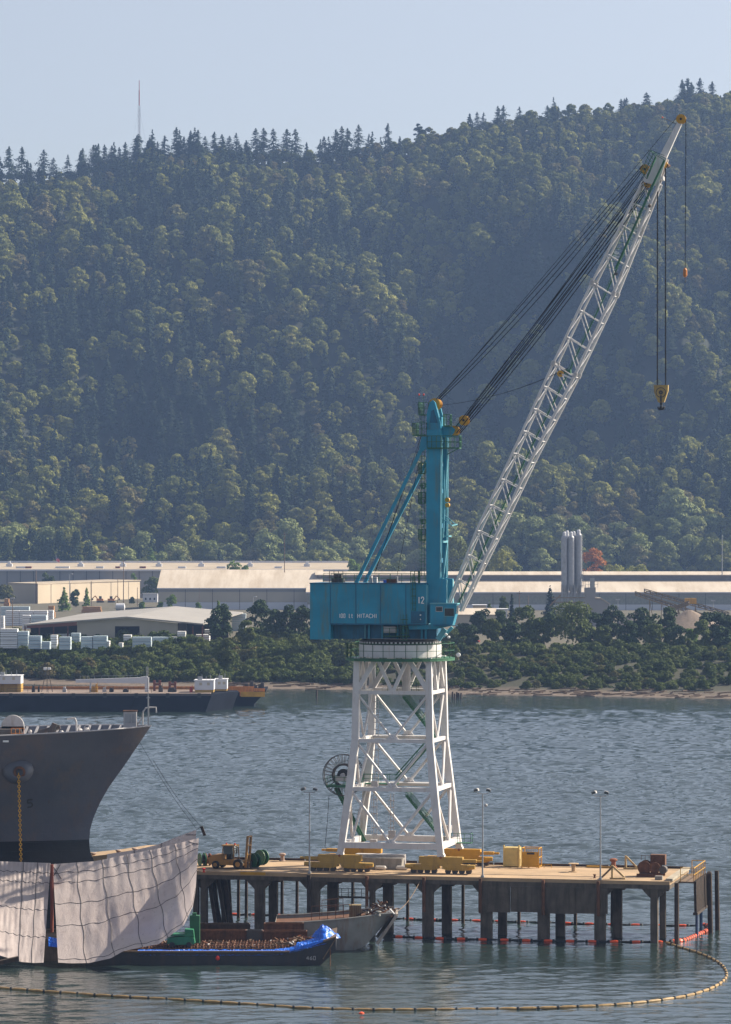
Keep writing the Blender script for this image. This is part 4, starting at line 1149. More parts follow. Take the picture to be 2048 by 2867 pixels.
# rough driftwood and stones on the beach
b = MB(); rng = random.Random(9)
for i in range(170):
    px = rng.uniform(560, 2048); D0 = 1160; x = X_(px, D0); y = shore(x) + rng.uniform(.5, 17); z = ground_z(x, y)
    L = rng.uniform(.8, 6.5); a = rng.gauss(0, .35)
    b.beam((x - L / 2 * math.cos(a), y - L / 2 * math.sin(a), z + .12), (x + L / 2 * math.cos(a), y + L / 2 * math.sin(a), z + rng.uniform(.1, .6)), rng.uniform(.2, .55), rng.uniform(.2, .5))
tag(b.build("driftwood", M_wood), "scattered driftwood logs and stones along the far beach", "driftwood", kind='stuff')
# old mooring stubs
for i, (px, yt, yb) in enumerate(((887, 1931, 1951), (1177, 1958, 1966), (1184, 1957, 1966), (1267, 1937, 1955), (1273, 1942, 1956), (1279, 1938, 1955), (1284, 1940, 1955), (1291, 1940, 1955))):
    p = W(px, yb, 0); zt = Z_(yt, p.y)
    b = MB(); b.tube((p.x, p.y, -2), (p.x + .1, p.y, zt), .35, .28, 7)
    o = b.build("old_piling", M_woodd, loc=(p.x, p.y, 0)); tag(o, "lone old timber stub standing in the water near the left beach" if i == 0 else "old dark timber stub in the water off the beach right of the gantry", "piling", None if i == 0 else "old pilings off the beach")
# ---------------------------------------------------------------- the pier
ZD = 7.8
G = Frame(38.0, 441.4, 13.0)        # pier frame, origin at the front right corner
PW = 17.5
def pier():
    t = fthing("pier", "long concrete pier deck on dark piles carrying the portal crane", "pier", G, 0, 0, 0)
    L = -72.0
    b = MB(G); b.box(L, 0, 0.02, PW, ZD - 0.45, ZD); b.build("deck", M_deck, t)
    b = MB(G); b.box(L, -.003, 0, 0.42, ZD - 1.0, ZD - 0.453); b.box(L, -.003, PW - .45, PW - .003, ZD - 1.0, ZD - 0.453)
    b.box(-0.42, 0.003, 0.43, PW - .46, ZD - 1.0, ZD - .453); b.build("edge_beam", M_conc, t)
    b = MB(G)      # low timber kerb along the back edge
    for i in range(14):
        b.box(-71.5 + i * 5.1, -71.5 + i * 5.1 + 4.9, PW - .32, PW - .02, ZD + .004, ZD + .30)
    b.build("kerb", M_woodd, t)
    for y in (4.0, 15.7):
        b = MB(G)
        for d in (-.75, .75): b.box(L + 2, -9, y + d * .1 - .05, y + d * .1 + .05, ZD + .004, ZD + .03)
        b.build("crane_rail", M_steel, t)
    # front columns: (px centre, px width)
    cols = [(551, 14), (573, 18), (729, 27), (881, 32), (1044, 14), (1200, 30), (1364, 31), (1524, 32), (1682, 30), (1834, 20)]
    front = []
    for px, w in cols:
        p = G.pt(px, 2500, 0.9); a = p.x; hw = w / 22.0 / 2
        front.append(a)
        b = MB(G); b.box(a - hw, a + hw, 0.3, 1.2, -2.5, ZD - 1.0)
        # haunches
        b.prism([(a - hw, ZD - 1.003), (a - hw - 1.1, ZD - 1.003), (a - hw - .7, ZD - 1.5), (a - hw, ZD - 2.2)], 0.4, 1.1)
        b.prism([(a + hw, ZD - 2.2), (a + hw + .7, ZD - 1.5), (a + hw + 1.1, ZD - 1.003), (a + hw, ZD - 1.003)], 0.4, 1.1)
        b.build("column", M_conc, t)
    inner = [(766, 24), (933, 30), (1088, 28), (1252, 26), (1408, 23), (1570, 25), (1730, 25), (1857, 16)]
    for px, w in inner:
        p = G.pt(px, 2500, 5.6); a = p.x; hw = w / 21.7 / 2
        b = MB(G); b.box(a - hw, a + hw, 5.2, 6.0, -2.5, ZD - 1.0)
        b.box(a - hw - .4, a + hw + .4, 5.0, 6.2, ZD - 1.7, ZD - 1.003); b.build("column", M_conc, t)
    # thin round timber piles along the back edge
    for px in (668, 690, 790, 832, 988, 1142, 1297, 1454, 1612, 1715, 1858, 1895):
        a = G.pt(px, 2500, PW + .5).x
        b = MB(G); b.tube((a, PW + .45, -2.5), (a + .05, PW + .40, ZD - .3), .24, .20, 8); b.build("timber_pile", M_woodd, t)
    # front timber fender piles, some rust coloured
    for px, m in ((866, M_woodd), (1028, M_rust), (1188, M_rust), (1346, M_rust), (1522, M_rust), (1676, M_rust), (1896, M_woodd)):
        a = G.pt(px, 2500, -.28).x
        r = .22 if m is M_rust else .30
        b = MB(G); b.tube((a, -.30, -2.5 if px > 1800 or px < 900 else ZD - 4.5), (a, -.30, ZD - .12), r, r, 8); b.build("fender_pile", m, t)
    # deep concrete panels between the right columns
    a0, a1 = G.a(1341, 0.3), G.a(1704, 0.3)
    n = 4
    for i in range(n):
        x0 = a0 + (a1 - a0) * i / n + .03; x1 = a0 + (a1 - a0) * (i + 1) / n - .03
        b = MB(G); b.box(x0, x1, -.05, .14, ZD - 4.35 + (0.1 if i % 2 else 0), ZD - 1.02); b.build("wall_panel", M_conc, t)
    # cap beams across the bents
    for a in front:
        b = MB(G); b.box(a - .4, a + .4, 1.22, PW - .6, ZD - 2.0, ZD - 1.003); b.build("cap_beam", M_conc, t)
    # leaning broken piles under the left part
    for k, (px0, px1, yy) in enumerate(((585, 612, 2.0), (592, 626, 3.2), (600, 618, 4.4), (610, 640, 2.4), (618, 632, 3.8), (632, 656, 2.2), (640, 650, 4.6), (600, 606, 6.0), (628, 640, 6.4))):
        b = MB(G); b.beam((G.a(px0, yy), yy, ZD - 1.1 - .1 * (k % 3)), (G.a(px1, yy), yy - .3, -.9), .42, .42); b.build("broken_pile", M_woodd, t)
    # yellow strip along the edge
    a0, a1 = G.a(673, 0), G.a(744, 0)
    b = MB(G); b.box(a0, a1, -.04, .02, ZD - .32, ZD + .03); b.build("yellow_edge_plate", M_yellow, t)
    # right end ledge, lower walkway
    b = MB(G); b.box(-.55, 0.30, .5, PW - 1, ZD + .004, ZD + .32); b.build("end_wall", mat("pale_worn_concrete", (.36, .32, .25), .9, stain=(.15, .12, .09), samt=.5), t)
    b = MB(G); b.box(0.32, 2.3, 6.0, PW - .5, ZD - .75, ZD - .55); b.build("end_walkway", M_wood, t)
    b = MB(G); b.rail([G_(0.5, 6.1, ZD - .55), G_(2.2, 6.1, ZD - .55), G_(2.2, PW - .6, ZD - .55), G_(0.5, PW - .6, ZD - .55)], 1.7, .06, 1.5); b.build("railing", M_yellow, t)
    # timber fender cluster at the end
    for k in range(12):
        y = 5.5 + k * .95
        b = MB(G); b.beam((2.45, y, ZD - .4), (2.55, y, ZD - 4.4), .34, .5); b.build("fender_plank", M_woodd, t)
    b = MB(G); b.box(2.2, 2.8, 5.3, PW - .6, ZD - 4.7, ZD - 4.4); b.build("fender_waler", M_woodd, t)
    for (x, y, m) in ((3.4, 13.5, M_woodd), (3.1, 15.4, M_woodd), (3.9, 16.6, M_woodd)):
        b = MB(G); b.tube((x, y, -2.5), (x - .15, y, ZD - .1), .34, .28, 8); b.build("dolphin_pile", m, t)
    bl = mat("blue_steel_pile", (.03, .08, .18), .6, stain=RUST, samt=.55)
    for x, y in ((2.2, 9.0), (2.2, 13.0)):
        b = MB(G); b.tube((x, y, -2.5), (x, y, ZD - 4.7), .2, .2, 8); b.build("steel_pile", bl, t)
    # service pipes slung under the deck by the crane
    b = MB(G); a = G.a(985, 7)
    b.rail([(a - 2.2, 7, ZD - 3.6), (a + 2.2, 7, ZD - 3.6)], 1.1, .05, .9); b.box(a - 2.4, a + 2.4, 6.8, 8.0, ZD - 3.75, ZD - 3.6); b.build("hanging_gantry", M_steel, t)
    return t
def G_(a, b, z): return (a, b, z)
pier()

def lamp_post(px, ytop, lab, oneside=False):
    a = G.a(px, .25); zt = G.pt(px, ytop, .25).z
    t = fthing("lamp_post", lab, "lamp post", G, a, .25, ZD, None)
    b = MB(G); b.tube((a, .25, ZD), (a, .25, zt - .4), .11, .07, 8); b.box(a - .2, a + .2, .05, .45, ZD + .003, ZD + .25); b.build("pole", M_galv, t)
    b = MB(G); b.path([(a - .75, .25, zt - .25), (a - .7, .25, zt - .42), (a, .25, zt - .45), (a + .7, .25, zt - .42), (a + .75, .25, zt - .25)], .045, 6); b.build("bracket", M_galv, t)
    for s in (-1, 1):
        b = MB(G)
        b.cbox(a + s * .78, .15, zt, .62, .42, .30, 0.2 * s, .3 * s); b.cbox(a + s * .78, .15, zt + .03, .40, .5, .36, 0.2 * s, .3 * s)
        h = b.build("floodlight", M_shipw, t)
        b = MB(G); b.cbox(a + s * .80, -.12, zt, .5, .03, .26, 0.2 * s, .3 * s); b.build("lens", M_glass, h)
    return t
lamp_post(867, 2210, "tall thin twin-headed lamp post at the pier edge, left of the crane legs")
tp = lamp_post(1352, 2213, "tall thin twin-headed lamp post right of the crane legs, with extra globe lamp lower down")
a = G.a(1352, .25)
b = MB(G); b.lathe((a + .45, .15, G.pt(1352, 2255, .25).z), [(.05, -.15), (.2, -.08), (.22, .05), (.12, .18)], 10); b.build("globe_lamp", M_shipw, tp)
lamp_post(1682, 2220, "tall thin twin-headed lamp post near the pier's right end")

# ---------------------------------------------------------------- things on the deck
def deckpt(px, py):
    """point on the deck under a photo pixel, in the pier frame"""
    w = W(px, py, ZD); dx, dy = w.x - G.o[0], w.y - G.o[1]
    return (dx * G.c - dy * G.s, dx * G.s + dy * G.c)

def cable_reel(px, py, r, wd, lab, m, turn=0.0, group=None):
    a, bb = deckpt(px, py); bb = max(.8, min(PW - 1, bb)); 
    fr = Frame(*G.w(a, bb, 0)[:2], 13 + turn)
    t = fthing("cable_reel", lab, "cable reel", fr, 0, 0, ZD, group)
    for s in (-1, 1):
        b = MB(fr); b.ring((0, s * wd / 2, ZD + r), r, r * .18, .08, 24, 'Y')
        b.ring((0, s * wd / 2 + s * .05, ZD + r), r * .98, r * .86, .05, 24, 'Y')
        fl = b.build("flange", m, t)
    b = MB(fr); b.lathe((0, 0, ZD + r), [(r * .62, -wd / 2 + .05), (r * .66, -wd * .2), (r * .64, wd * .2), (r * .62, wd / 2 - .05)], 20, 'Y'); b.build("cable_winding", M_black, t)
    b = MB(fr); b.lathe((0, 0, ZD + r), [(r * .17, -wd / 2 - .08), (r * .17, wd / 2 + .08)], 12, 'Y'); b.build("hub", M_steel, t)
cable_reel(711, 2431, .98, .7, "green cable reel standing nearest beside the yellow forklift's forks", M_green, 30)
cable_reel(733, 2422, 1.0, .7, "green cable reel behind another green one, farthest right of the forklift", M_green, 30)
M_redwood = mat("red_brown_flange", (.22, .07, .03), .7)
cable_reel(566, 2425, .85, .6, "green cable reel beside the tarp's right edge", M_green, 55)
cable_reel(582, 2424, .80, .55, "red-brown cable reel between the tarp edge and the yellow forklift", M_redwood, 55)

def forklift(px, py):
    a, bb = deckpt(px, py)
    fr = Frame(*G.w(a, bb, 0)[:2], 13 + 8)
    t = fthing("forklift", "big yellow yard forklift with raised mast parked beside the green cable reels", "forklift", fr, 0, 0, ZD)
    Mf = mat("worn_yellow_machine_paint", (.36, .19, .05), .6, stain=(.10, .06, .03), samt=.48)
    z = ZD
    b = MB(fr); b.prism([(-2.9, z + .55), (-3.0, z + 1.35), (-2.5, z + 1.75), (-1.2, z + 1.85), (-1.2, z + 1.2), (1.6, z + 1.1), (2.0, z + .7), (1.9, z + .45)], -1.1, 1.1)
    b.box(-1.2, .6, -1.15, -.8, z + .5, z + 1.0); b.build("body", Mf, t)
    for x, r in ((-1.9, .52), (1.25, .68)):
        for s in (-1, 1):
            b = MB(fr); b.lathe((x, s * 1.12, z + r), [(r * .85, -.24), (r, -.17), (r, .17), (r * .85, .24)], 18, 'Y'); w = b.build("wheel", M_black, t)
            b = MB(fr); b.lathe((x, s * 1.14, z + r), [(r * .5, -.26), (r * .5, .26)], 12, 'Y'); b.build("rim", Mf, w)
    b = MB(fr)
    for x in (-1.15, .55):
        for s in (-1, 1): b.beam((x, s * .85, z + 1.1), (x + (.15 if x < 0 else -.1), s * .8, z + 2.95), .11, .11)
    b.box(-1.2, .55, -.92, .92, z + 2.95, z + 3.08); b.build("cab_frame", Mf, t)
    b = MB(fr); b.box(-.95, .35, -.83, .83, z + 1.9, z + 2.94); b.build("cab_glass", M_glass, t)
    b = MB(fr); b.box(-.7, 0, -.4, .4, z + 1.2, z + 1.9); b.build("seat", M_black, t)
    b = MB(fr)
    for s in (-1, 1): b.beam((2.05, s * .55, z + .2), (2.35, s * .55, z + 4.3), .28, .22)
    for q in (.7, 1.8, 3.0, 4.15): b.box(2.02 + q * .07, 2.22 + q * .07, -.6, .6, z + q, z + q + .18)
    b.build("mast", Mf, t)
    for s in (-1, 1):
        b = MB(fr); b.box(2.35, 3.9, s * .5 - .09, s * .5 + .09, z + .12, z + .2); b.box(2.3, 2.42, s * .5 - .09, s * .5 + .09, z + .2, z + 1.0); b.build("fork", M_steel, t)
    for x in (-.9, .3):
        b = MB(fr); b.tube((x, 0, z + 3.08), (x, 0, z + 3.28), .12, .09, 10); b.build("beacon", M_red, t)
forklift(652, 2432)
# second machine's cab showing behind
def small_box(name, lab, cat, px, py, sx, sy, sz, m, turn=0, zoff=0):
    a, bb = deckpt(px, py); fr = Frame(*G.w(a, bb, 0)[:2], 13 + turn)
    b = MB(fr); b.box(-sx / 2, sx / 2, -sy / 2, sy / 2, ZD + .005 + zoff, ZD + sz + zoff)
    return b, fr

def bollard(px, py, lab, m=M_rust, s=1.0):
    a, bb = deckpt(px, py); p = G.w(a, min(bb, PW - .7), ZD)
    b = MB(); b.lathe(p, [(.42 * s, 0), (.42 * s, .12 * s), (.28 * s, .18 * s), (.27 * s, .7 * s), (.46 * s, .85 * s), (.46 * s, 1.0 * s), (.25 * s, 1.1 * s)], 16)
    o = b.build("bollard", m, loc=p); tag(o, lab, "bollard")
M_bol = mat("bollard_paint", (.36, .27, .22), .7, stain=(.15, .07, .05), samt=.5)
bollard(791, 2412, "pale topped mooring bollard on the back edge left of the crane", M_bol, 1.0)
bollard(1727, 2425, "reddish mooring bollard on the back edge left of the timber frames", M_redwood, 1.1)
bollard(1666, 2459, "tiny rusty mooring cleat on the front edge left of the last lamp post", M_rust, .45)
bollard(571, 2443, "small orange-red hydrant-like post at the pier edge below the cable reels", M_red, .5)

# pale cabinet and yellow cage
def cabinet():
    a, bb = deckpt(1442, 2424); bb = min(bb, PW - 2.2)
    t = fthing("cabinet", "tall pale yellow steel cabinet standing left of the yellow cage on the pier", "cabinet", G, a, bb, ZD)
    mp = mat("pale_yellow_paint", (.55, .42, .16), .6, stain=(.25, .17, .07), samt=.55)
    b = MB(G); b.box(a - 1.0, a + 1.0, bb - .8, bb + .8, ZD + .1, ZD + 2.55); b.build("body", mp, t)
    for s in (-1, 1):
        b = MB(G); b.box(a + s * 1.0 - .09, a + s * 1.0 + .09, bb - .9, bb - .7, ZD + .02, ZD + 2.85); b.build("post", mp, t)
    b = MB(G); b.box(a - .8, a + .8, bb - .825, bb - .803, ZD + .3, ZD + 2.3)
    for k in range(3): b.box(a + .45, a + .6, bb - .86, bb - .83, ZD + .6 + k * .7, ZD + .7 + k * .7)
    b.build("door", mp, t)
cabinet()
def cage():
    a, bb = deckpt(1499, 2424); bb = min(bb, PW - 2.6)
    t = fthing("gas_bottle_cage", "square yellow steel cage with plated front, right of the pale cabinet", "cage", G, a, bb, ZD)
    hw, hd, h = 1.12, 1.05, 2.55
    b = MB(G)
    for x in (-1, 1):
        for y in (-1, 1): b.box(a + x * hw - .05, a + x * hw + .05, bb + y * hd - .05, bb + y * hd + .05, ZD + .005, ZD + h)
    for z in (.1, 1.3, h - .05):
        for y in (-1, 1): b.box(a - hw + .05, a + hw - .05, bb + y * hd - .045, bb + y * hd + .045, ZD + z, ZD + z + .09)
        for x in (-1, 1): b.box(a + x * hw - .045, a + x * hw + .045, bb - hd + .05, bb + hd - .05, ZD + z, ZD + z + .09)
    for i in range(8):
        x = a - hw + .15 + i * (2 * hw - .3) / 7
        b.box(x - .015, x + .015, bb + hd - .02, bb + hd + .01, ZD + .2, ZD + h - .06)
    b.build("frame", M_yellow, t)
    b = MB(G); b.box(a - hw + .06, a + hw - .06, bb - hd + .02, bb - hd + .035, ZD + .2, ZD + h - .45); b.build("front_panel", M_yellow, t)
    b = MB(G); b.box(a - .45, a + .55, bb - hd + .004, bb - hd + .018, ZD + 1.75, ZD + 2.02); b.build("label_plate", M_black, t)
cage()
# cable spool used as a table
def spool():
    a, bb = deckpt(1607, 2442)
    t = fthing("wooden_spool", "pale wooden cable spool standing on end on the empty deck", "cable spool", G, a, bb, ZD)
    m = mat("bare_plywood", (.42, .30, .18), .85, var=.2)
    for z0, z1, r in ((.005, .10, .62), (1.02, 1.12, .66)):
        b = MB(G); b.lathe((a, bb, ZD), [(r, z0), (r, z1)], 22); b.build("flange", m, t)
    b = MB(G); b.lathe((a, bb, ZD), [(.27, .10), (.27, 1.02)], 14); b.build("core", m, t)
spool()
# timber A-frames, steps, winch
M_frame = mat("pale_timber_frame", (.46, .34, .17), .8, var=.2, stain=(.2, .13, .07))
def aframe(px, py, h, w, lab):
    a, bb = deckpt(px, py); bb = min(bb, PW - .9)
    t = fthing("timber_shore", lab, "timber frame", G, a, bb, ZD)
    b = MB(G); b.box(a - .12, a + .12, bb - .12, bb + .12, ZD + .2, ZD + h); b.build("post", M_frame, t)
    b = MB(G); b.beam((a + .1, bb, ZD + h - .15), (a + w, bb, ZD + .3), .2, .22); b.build("brace", M_frame, t)
    b = MB(G); b.box(a - .3, a + w + .2, bb - .14, bb + .14, ZD + .005, ZD + .2); b.build("sill_beam", M_frame, t)
aframe(1753, 2434, 1.75, 1.4, "larger pale timber shoring frame behind the rusty winch")
aframe(1715, 2462, 1.75, 1.5, "smaller pale timber shoring frame in front, beside the wooden steps")
def steps():
    a, bb = deckpt(1703, 2462)
    t = fthing("wooden_steps", "small open wooden steps beside the front timber frame", "steps", G, a, bb, ZD)
    for s in (-.5, .5):
        b = MB(G); b.beam((a - .9, bb + s + .5, ZD + .1), (a + .6, bb + s + .5, ZD + 1.6), .06, .2); b.build("stringer", M_wood, t)
    for k in range(5):
        b = MB(G); x = a - .8 + k * .33; b.box(x - .15, x + .15, bb + .03, bb + .97, ZD + .2 + k * .31, ZD + .25 + k * .31); b.build("tread", M_wood, t)
steps()
def winch():
    a, bb = deckpt(1815, 2456)
    t = fthing("winch", "large rusty double-drum winch standing near the pier's right end", "winch", G, a, bb, ZD)
    for x, r, l in ((-.5, .85, .8), (.85, .72, .9)):
        b = MB(G); b.lathe((a + x, bb + 1, ZD + 1.15), [(r, -l), (r, -l + .12), (r * .75, -l + .13), (r * .75, l - .13), (r, l - .12), (r, l)], 24, 'Y'); b.build("drum", M_rust, t)
    b = MB(G); b.box(a - 1.4, a + 1.9, bb - .3, bb + .05, ZD + .005, ZD + .4); b.box(a - 1.4, a + 1.9, bb + 2.0, bb + 2.3, ZD + .005, ZD + .4); b.build("base_frame", M_rust, t)
    b = MB(G); b.box(a + .1, a + 2.0, bb + 1.4, bb + 2.6, ZD + 1.4, ZD + 2.7); b.build("gear_housing", M_rust, t)
    b = MB(G); b.tube((a + 1.9, bb + 0, ZD + .9), (a + 1.9, bb + 1.2, ZD + .9), .5, n=16); b.build("motor", M_steel, t)
    b = MB(G)
    for k in range(5): b.tube((a - .9 + k * .5, bb + .4, ZD + 2.1), (a - .9 + k * .5, bb + .4, ZD + 2.75), .03, n=5)
    b.tube((a - .9, bb + .4, ZD + 2.7), (a + 1.1, bb + .4, ZD + 2.7), .03, n=5); b.build("control_levers", M_rust, t)
winch()
b, fr = small_box("x", "", "", 1846, 2464, .9, .8, .5, M_concl)
tag(b.build("concrete_block", M_concl, loc=fr.w(0, 0, ZD), rz=R(-13)), "small grey concrete block at the deck's front right corner", "block")
# yellow handrails lying near the cage and a stop block
t = fthing("barrier_rail", "low yellow pipe rail along the deck in front of the yellow cage", "barrier", G, *deckpt(1500, 2434), ZD)
a0, b0 = deckpt(1462, 2433); a1, b1 = deckpt(1545, 2431)
b = MB(G); b.rail([(a0, b0, ZD), (a1, b1, ZD)], .45, .035, 1.0); b.build("rail", M_yellow, t)
b, fr = small_box("x", "", "", 1680, 2430, 3.4, .5, .22, M_yellow)
tag(b.build("yellow_kerb_block", M_yellow, loc=fr.w(0, 0, ZD), rz=R(-13)), "low yellow painted kerb block on the deck left of the timber frames", "kerb block")
# clutter under the portal: concrete block, gas cylinder, hose coil
a, bb = deckpt(1078, 2424)
b = MB(G); b.box(a - 3.4, a + 3.4, 7.6, 9.2, ZD + .005, ZD + 1.45)
tag(b.build("counterweight_block", M_concl, loc=G.w(a, 8.4, ZD), rz=R(-13)), "long low grey concrete block lying between the crane bogies", "concrete block")
b = MB(G); b.box(a - 3.2, a + 3.3, 9.6, 11.0, ZD + .005, ZD + 1.75)
tag(b.build("pale_container", M_shipw, loc=G.w(a, 10.3, ZD), rz=R(-13)), "long pale box behind the grey concrete block under the crane", "box")
M_cyl = mat("dull_white_cylinder", (.5, .48, .46), .6)
for i, (px, lab) in enumerate(((1066, "pale gas cylinder lying on the deck under the crane, left one of two"), (1125, "pale gas cylinder lying on the deck under the crane, right one of two"))):
    a, bb = deckpt(px, 2437)
    t = fthing("gas_cylinder", lab, "gas cylinder", G, a, bb, ZD)
    b = MB(G); b.lathe((a, bb, ZD + .3), [(.08, -.75), (.27, -.6), (.29, .6), (.12, .78)], 12, 'X'); b.build("tank", M_cyl, t)
    b = MB(G); b.tube((a + .78, bb, ZD + .3), (a + .92, bb, ZD + .3), .06, n=8); b.build("valve", M_steel, t)
# ---------------------------------------------------------------- the portal crane
C = Frame(4.53, 459.2, 13.0)
crane = fthing("portal_crane", "tall teal and white portal crane with a long raised lattice boom, on the pier", "crane", C, 0, 0, ZD)
def part(b, name, m, par=None, label=None, smooth=False):
    o = b.build(name, m, par if par is not None else crane, smooth=smooth)
    if label: o["label"] = label
    return o
# levels: z, half width, half depth
LV = [(9.9, 6.65, 5.85), (11.2, 6.45, 5.75), (18.4, 5.55, 5.15), (24.6, 4.90, 4.65), (30.8, 4.80, 4.60), (35.3, 4.75, 4.45)]
WD = [.75, .82, .98, .90, .86, .70]
def node(sx, sy, i): z, w, d = LV[i]; return Vector((sx * w, sy * d, z))
for sx in (-1, 1):
    for sy in (-1, 1):
        b = MB(C)
        for i in range(len(LV) - 1):
            b.beam(node(sx, sy, i) + Vector((0, 0, -.001 if i else 0)), node(sx, sy, i + 1), WD[i], WD[i] * .85, WD[i + 1], WD[i + 1] * .85, up=(0, 1, 0))
        b.lathe(node(sx, sy, 0) + Vector((0, 0, .1)), [(.48, -.42), (.48, .42)], 14, 'Y')
        leg = part(b, "leg", M_white)
        b = MB(C); b.lathe(node(sx, sy, 0) + Vector((0, 0, -.05)), [(.17, -.47), (.17, .47)], 10, 'Y'); part(b, "pin", M_redwood, leg)
# horizontal frames
def hframe(i, w, name="cross_beam", hh=None):
    for p, q in (((-1, -1), (1, -1)), ((-1, 1), (1, 1)), ((-1, -1), (-1, 1)), ((1, -1), (1, 1))):
        b = MB(C); b.beam(node(*p, i), node(*q, i), w, hh or w); part(b, name, M_white)
hframe(1, .6, hh=.75); hframe(2, .52); hframe(3, .46); hframe(4, .46); 
# walkway plates at the levels
for i in (2, 3, 4):
    z, w, d = LV[i]
    b = MB(C); b.box(-w + .4, w - .4, d - 1.3, d - .4, z + .15, z + .22); b.box(-w + .4, w - .4, -d + .35, -d + 1.0, z + .12, z + .18); part(b, "walkway_plate", M_white)
def vbrace(i0, i1, faces, r=.19, inv=True):
    for f in faces:
        if f in ('F', 'B'): sy = -1 if f == 'F' else 1; A, Bn = node(-1, sy, i1), node(1, sy, i1); low = (node(-1, sy, i0) + node(1, sy, i0)) / 2
        else: sx = -1 if f == 'L' else 1; A, Bn = node(sx, -1, i1), node(sx, 1, i1); low = (node(sx, -1, i0) + node(sx, 1, i0)) / 2
        for q in (A, Bn):
            d = (low - q).normalized()
            b = MB(C); b.tube(q + d * .4, low + Vector((0, 0, .25)), r, n=8); part(b, "brace", M_white)
        b = MB(C)
        if f in ('F', 'B'): b.prism([(low.x - .9, low.z + .1), (low.x - .35, low.z + .85), (low.x + .35, low.z + .85), (low.x + .9, low.z + .1)], low.y - .06, low.y + .06)
        else: b.prismx([(low.y - .7, low.z + .1), (low.y - .3, low.z + .7), (low.y + .3, low.z + .7), (low.y + .7, low.z + .1)], low.x - .06, low.x + .06)
        part(b, "gusset", M_white)
vbrace(1, 2, 'FBLR'); vbrace(2, 3, 'FBLR'); vbrace(3, 4, 'FBLR', .16)
# top bay: W bracing up to the ring
for sy in (-1, 1):
    z0, w0, d0 = LV[4]; z1, w1, d1 = LV[5]
    lo = [Vector((-w0, sy * d0, z0)), Vector((0, sy * d0, z0)), Vector((w0, sy * d0, z0))]
    hi = [Vector((-w1 * .45, sy * d1, z1)), Vector((w1 * .42, sy * d1, z1))]
    for p, q, r in ((lo[0], hi[0], .34), (lo[1], hi[0], .25), (lo[1], hi[1], .25), (lo[2], hi[1], .34)):
        b = MB(C); b.beam(p, q, r * 1.7, r * 1.7, up=(0, 1, 0)); part(b, "brace", M_white)
for sx in (-1, 1):
    lo = [Vector((sx * w0, -d0, z0)), Vector((sx * w0, 0, z0)), Vector((sx * w0, d0, z0))]
    hi = [Vector((sx * w1, -d1 * .4, z1)), Vector((sx * w1, d1 * .4, z1))]
    for p, q in ((lo[0], hi[0]), (lo[1], hi[0]), (lo[1], hi[1]), (lo[2], hi[1])):
        b = MB(C); b.beam(p, q, .42, .42, up=(1, 0, 0)); part(b, "brace", M_white)
b = MB(C); b.tube((0.8, 0, z0 - .2), (0.8, 0, z1 - .2), .55, n=14); part(b, "centre_post", M_shipw)
# ring girder, slewing ring, round platform
ZB = 35.3
b = MB(C); b.lathe((0, 0, 0), [(5.2, ZB), (5.35, ZB), (5.35, 36.9), (4.9, 36.9)], 48); part(b, "ring_girder", M_white)
for i in range(24):
    pass
b = MB(C); b.lathe((0, 0, 0), [(5.25, 36.91), (5.25, 37.5), (4.8, 37.5)], 48); part(b, "slewing_ring", M_black)
b = MB(C)
for i in range(60):
    th = 2 * math.pi * i / 60; b.cbox(5.27 * math.cos(th), 5.27 * math.sin(th), 37.2, .10, .24, .22, th)
part(b, "roller_row", M_shipw)
b = MB(C); b.ring((0, 0, 35.15), 7.1, 5.4, .12, 40, 'Z')
b.ring((0, 0, 35.0), 7.1, 6.95, .3, 40, 'Z'); pl = part(b, "round_platform", M_green)
b = MB(C); pts = [(7.0 * math.cos(2 * math.pi * i / 30), 7.0 * math.sin(2 * math.pi * i / 30), 35.22) for i in range(31)]
b.rail(pts, 1.9, .05, 1.6); part(b, "railing", M_green, pl)
# stairs
def stair(p, q, w=.75, m=M_green):
    p = Vector(p); q = Vector(q); L = (q - p).length; n = int(L / .35)
    sd = Vector((0, 1, 0)) if abs((q - p).x) > abs((q - p).y) else Vector((1, 0, 0))
    b = MB(C)
    for s in (-1, 1): b.beam(p + sd * s * w / 2, q + sd * s * w / 2, .05, .22)
    o = part(b, "stair", m)
    b = MB(C)
    for i in range(1, n):
        c = p.lerp(q, i / n); b.cbox(c.x, c.y, c.z, .2 if sd.y else w, w if sd.y else .3, .05)
    part(b, "tread", m, o)
    b = MB(C)
    for s in (-1, 1):
        for hgt in (.55, 1.05):
            b.tube(p + sd * s * w / 2 + Vector((0, 0, hgt)), q + sd * s * w / 2 + Vector((0, 0, hgt)), .045, n=5)
        for i in range(0, n + 1, 3):
            c = p.lerp(q, i / n) + sd * s * w / 2; b.tube(c, c + Vector((0, 0, 1.05)), .035, n=4)
    part(b, "handrail", m, o)
def c4(zx, zy, b): return C.pt(850 + .3695 * zx, 1750 + .3695 * zy, b)
stair(c4(760, 545, 2.0), c4(1005, 860, 2.0)); stair(c4(945, 925, 1.2), c4(700, 1200, 1.2)); stair(c4(780, 1290, 2.4), c4(1010, 1575, 2.4))
# small railed landings inside the tower
for zx0, zx1, zy, bb in ((440, 705, 1200, 2.2), (640, 860, 505, 2.5), (185, 360, 1210, 3.2)):
    p = c4(zx0, zy, bb); q = c4(zx1, zy, bb)
    b = MB(C); b.box(p.x, q.x, bb - .1, bb + 1.3, p.z - .12, p.z); o = part(b, "landing", M_green)
    b = MB(C); b.rail([(p.x, bb - .05, p.z), (q.x, bb - .05, p.z)], 1.15, .04, 1.1); b.rail([(p.x, bb + 1.25, p.z), (q.x, bb + 1.25, p.z)], 1.15, .04, 1.1); part(b, "railing", M_green, o)
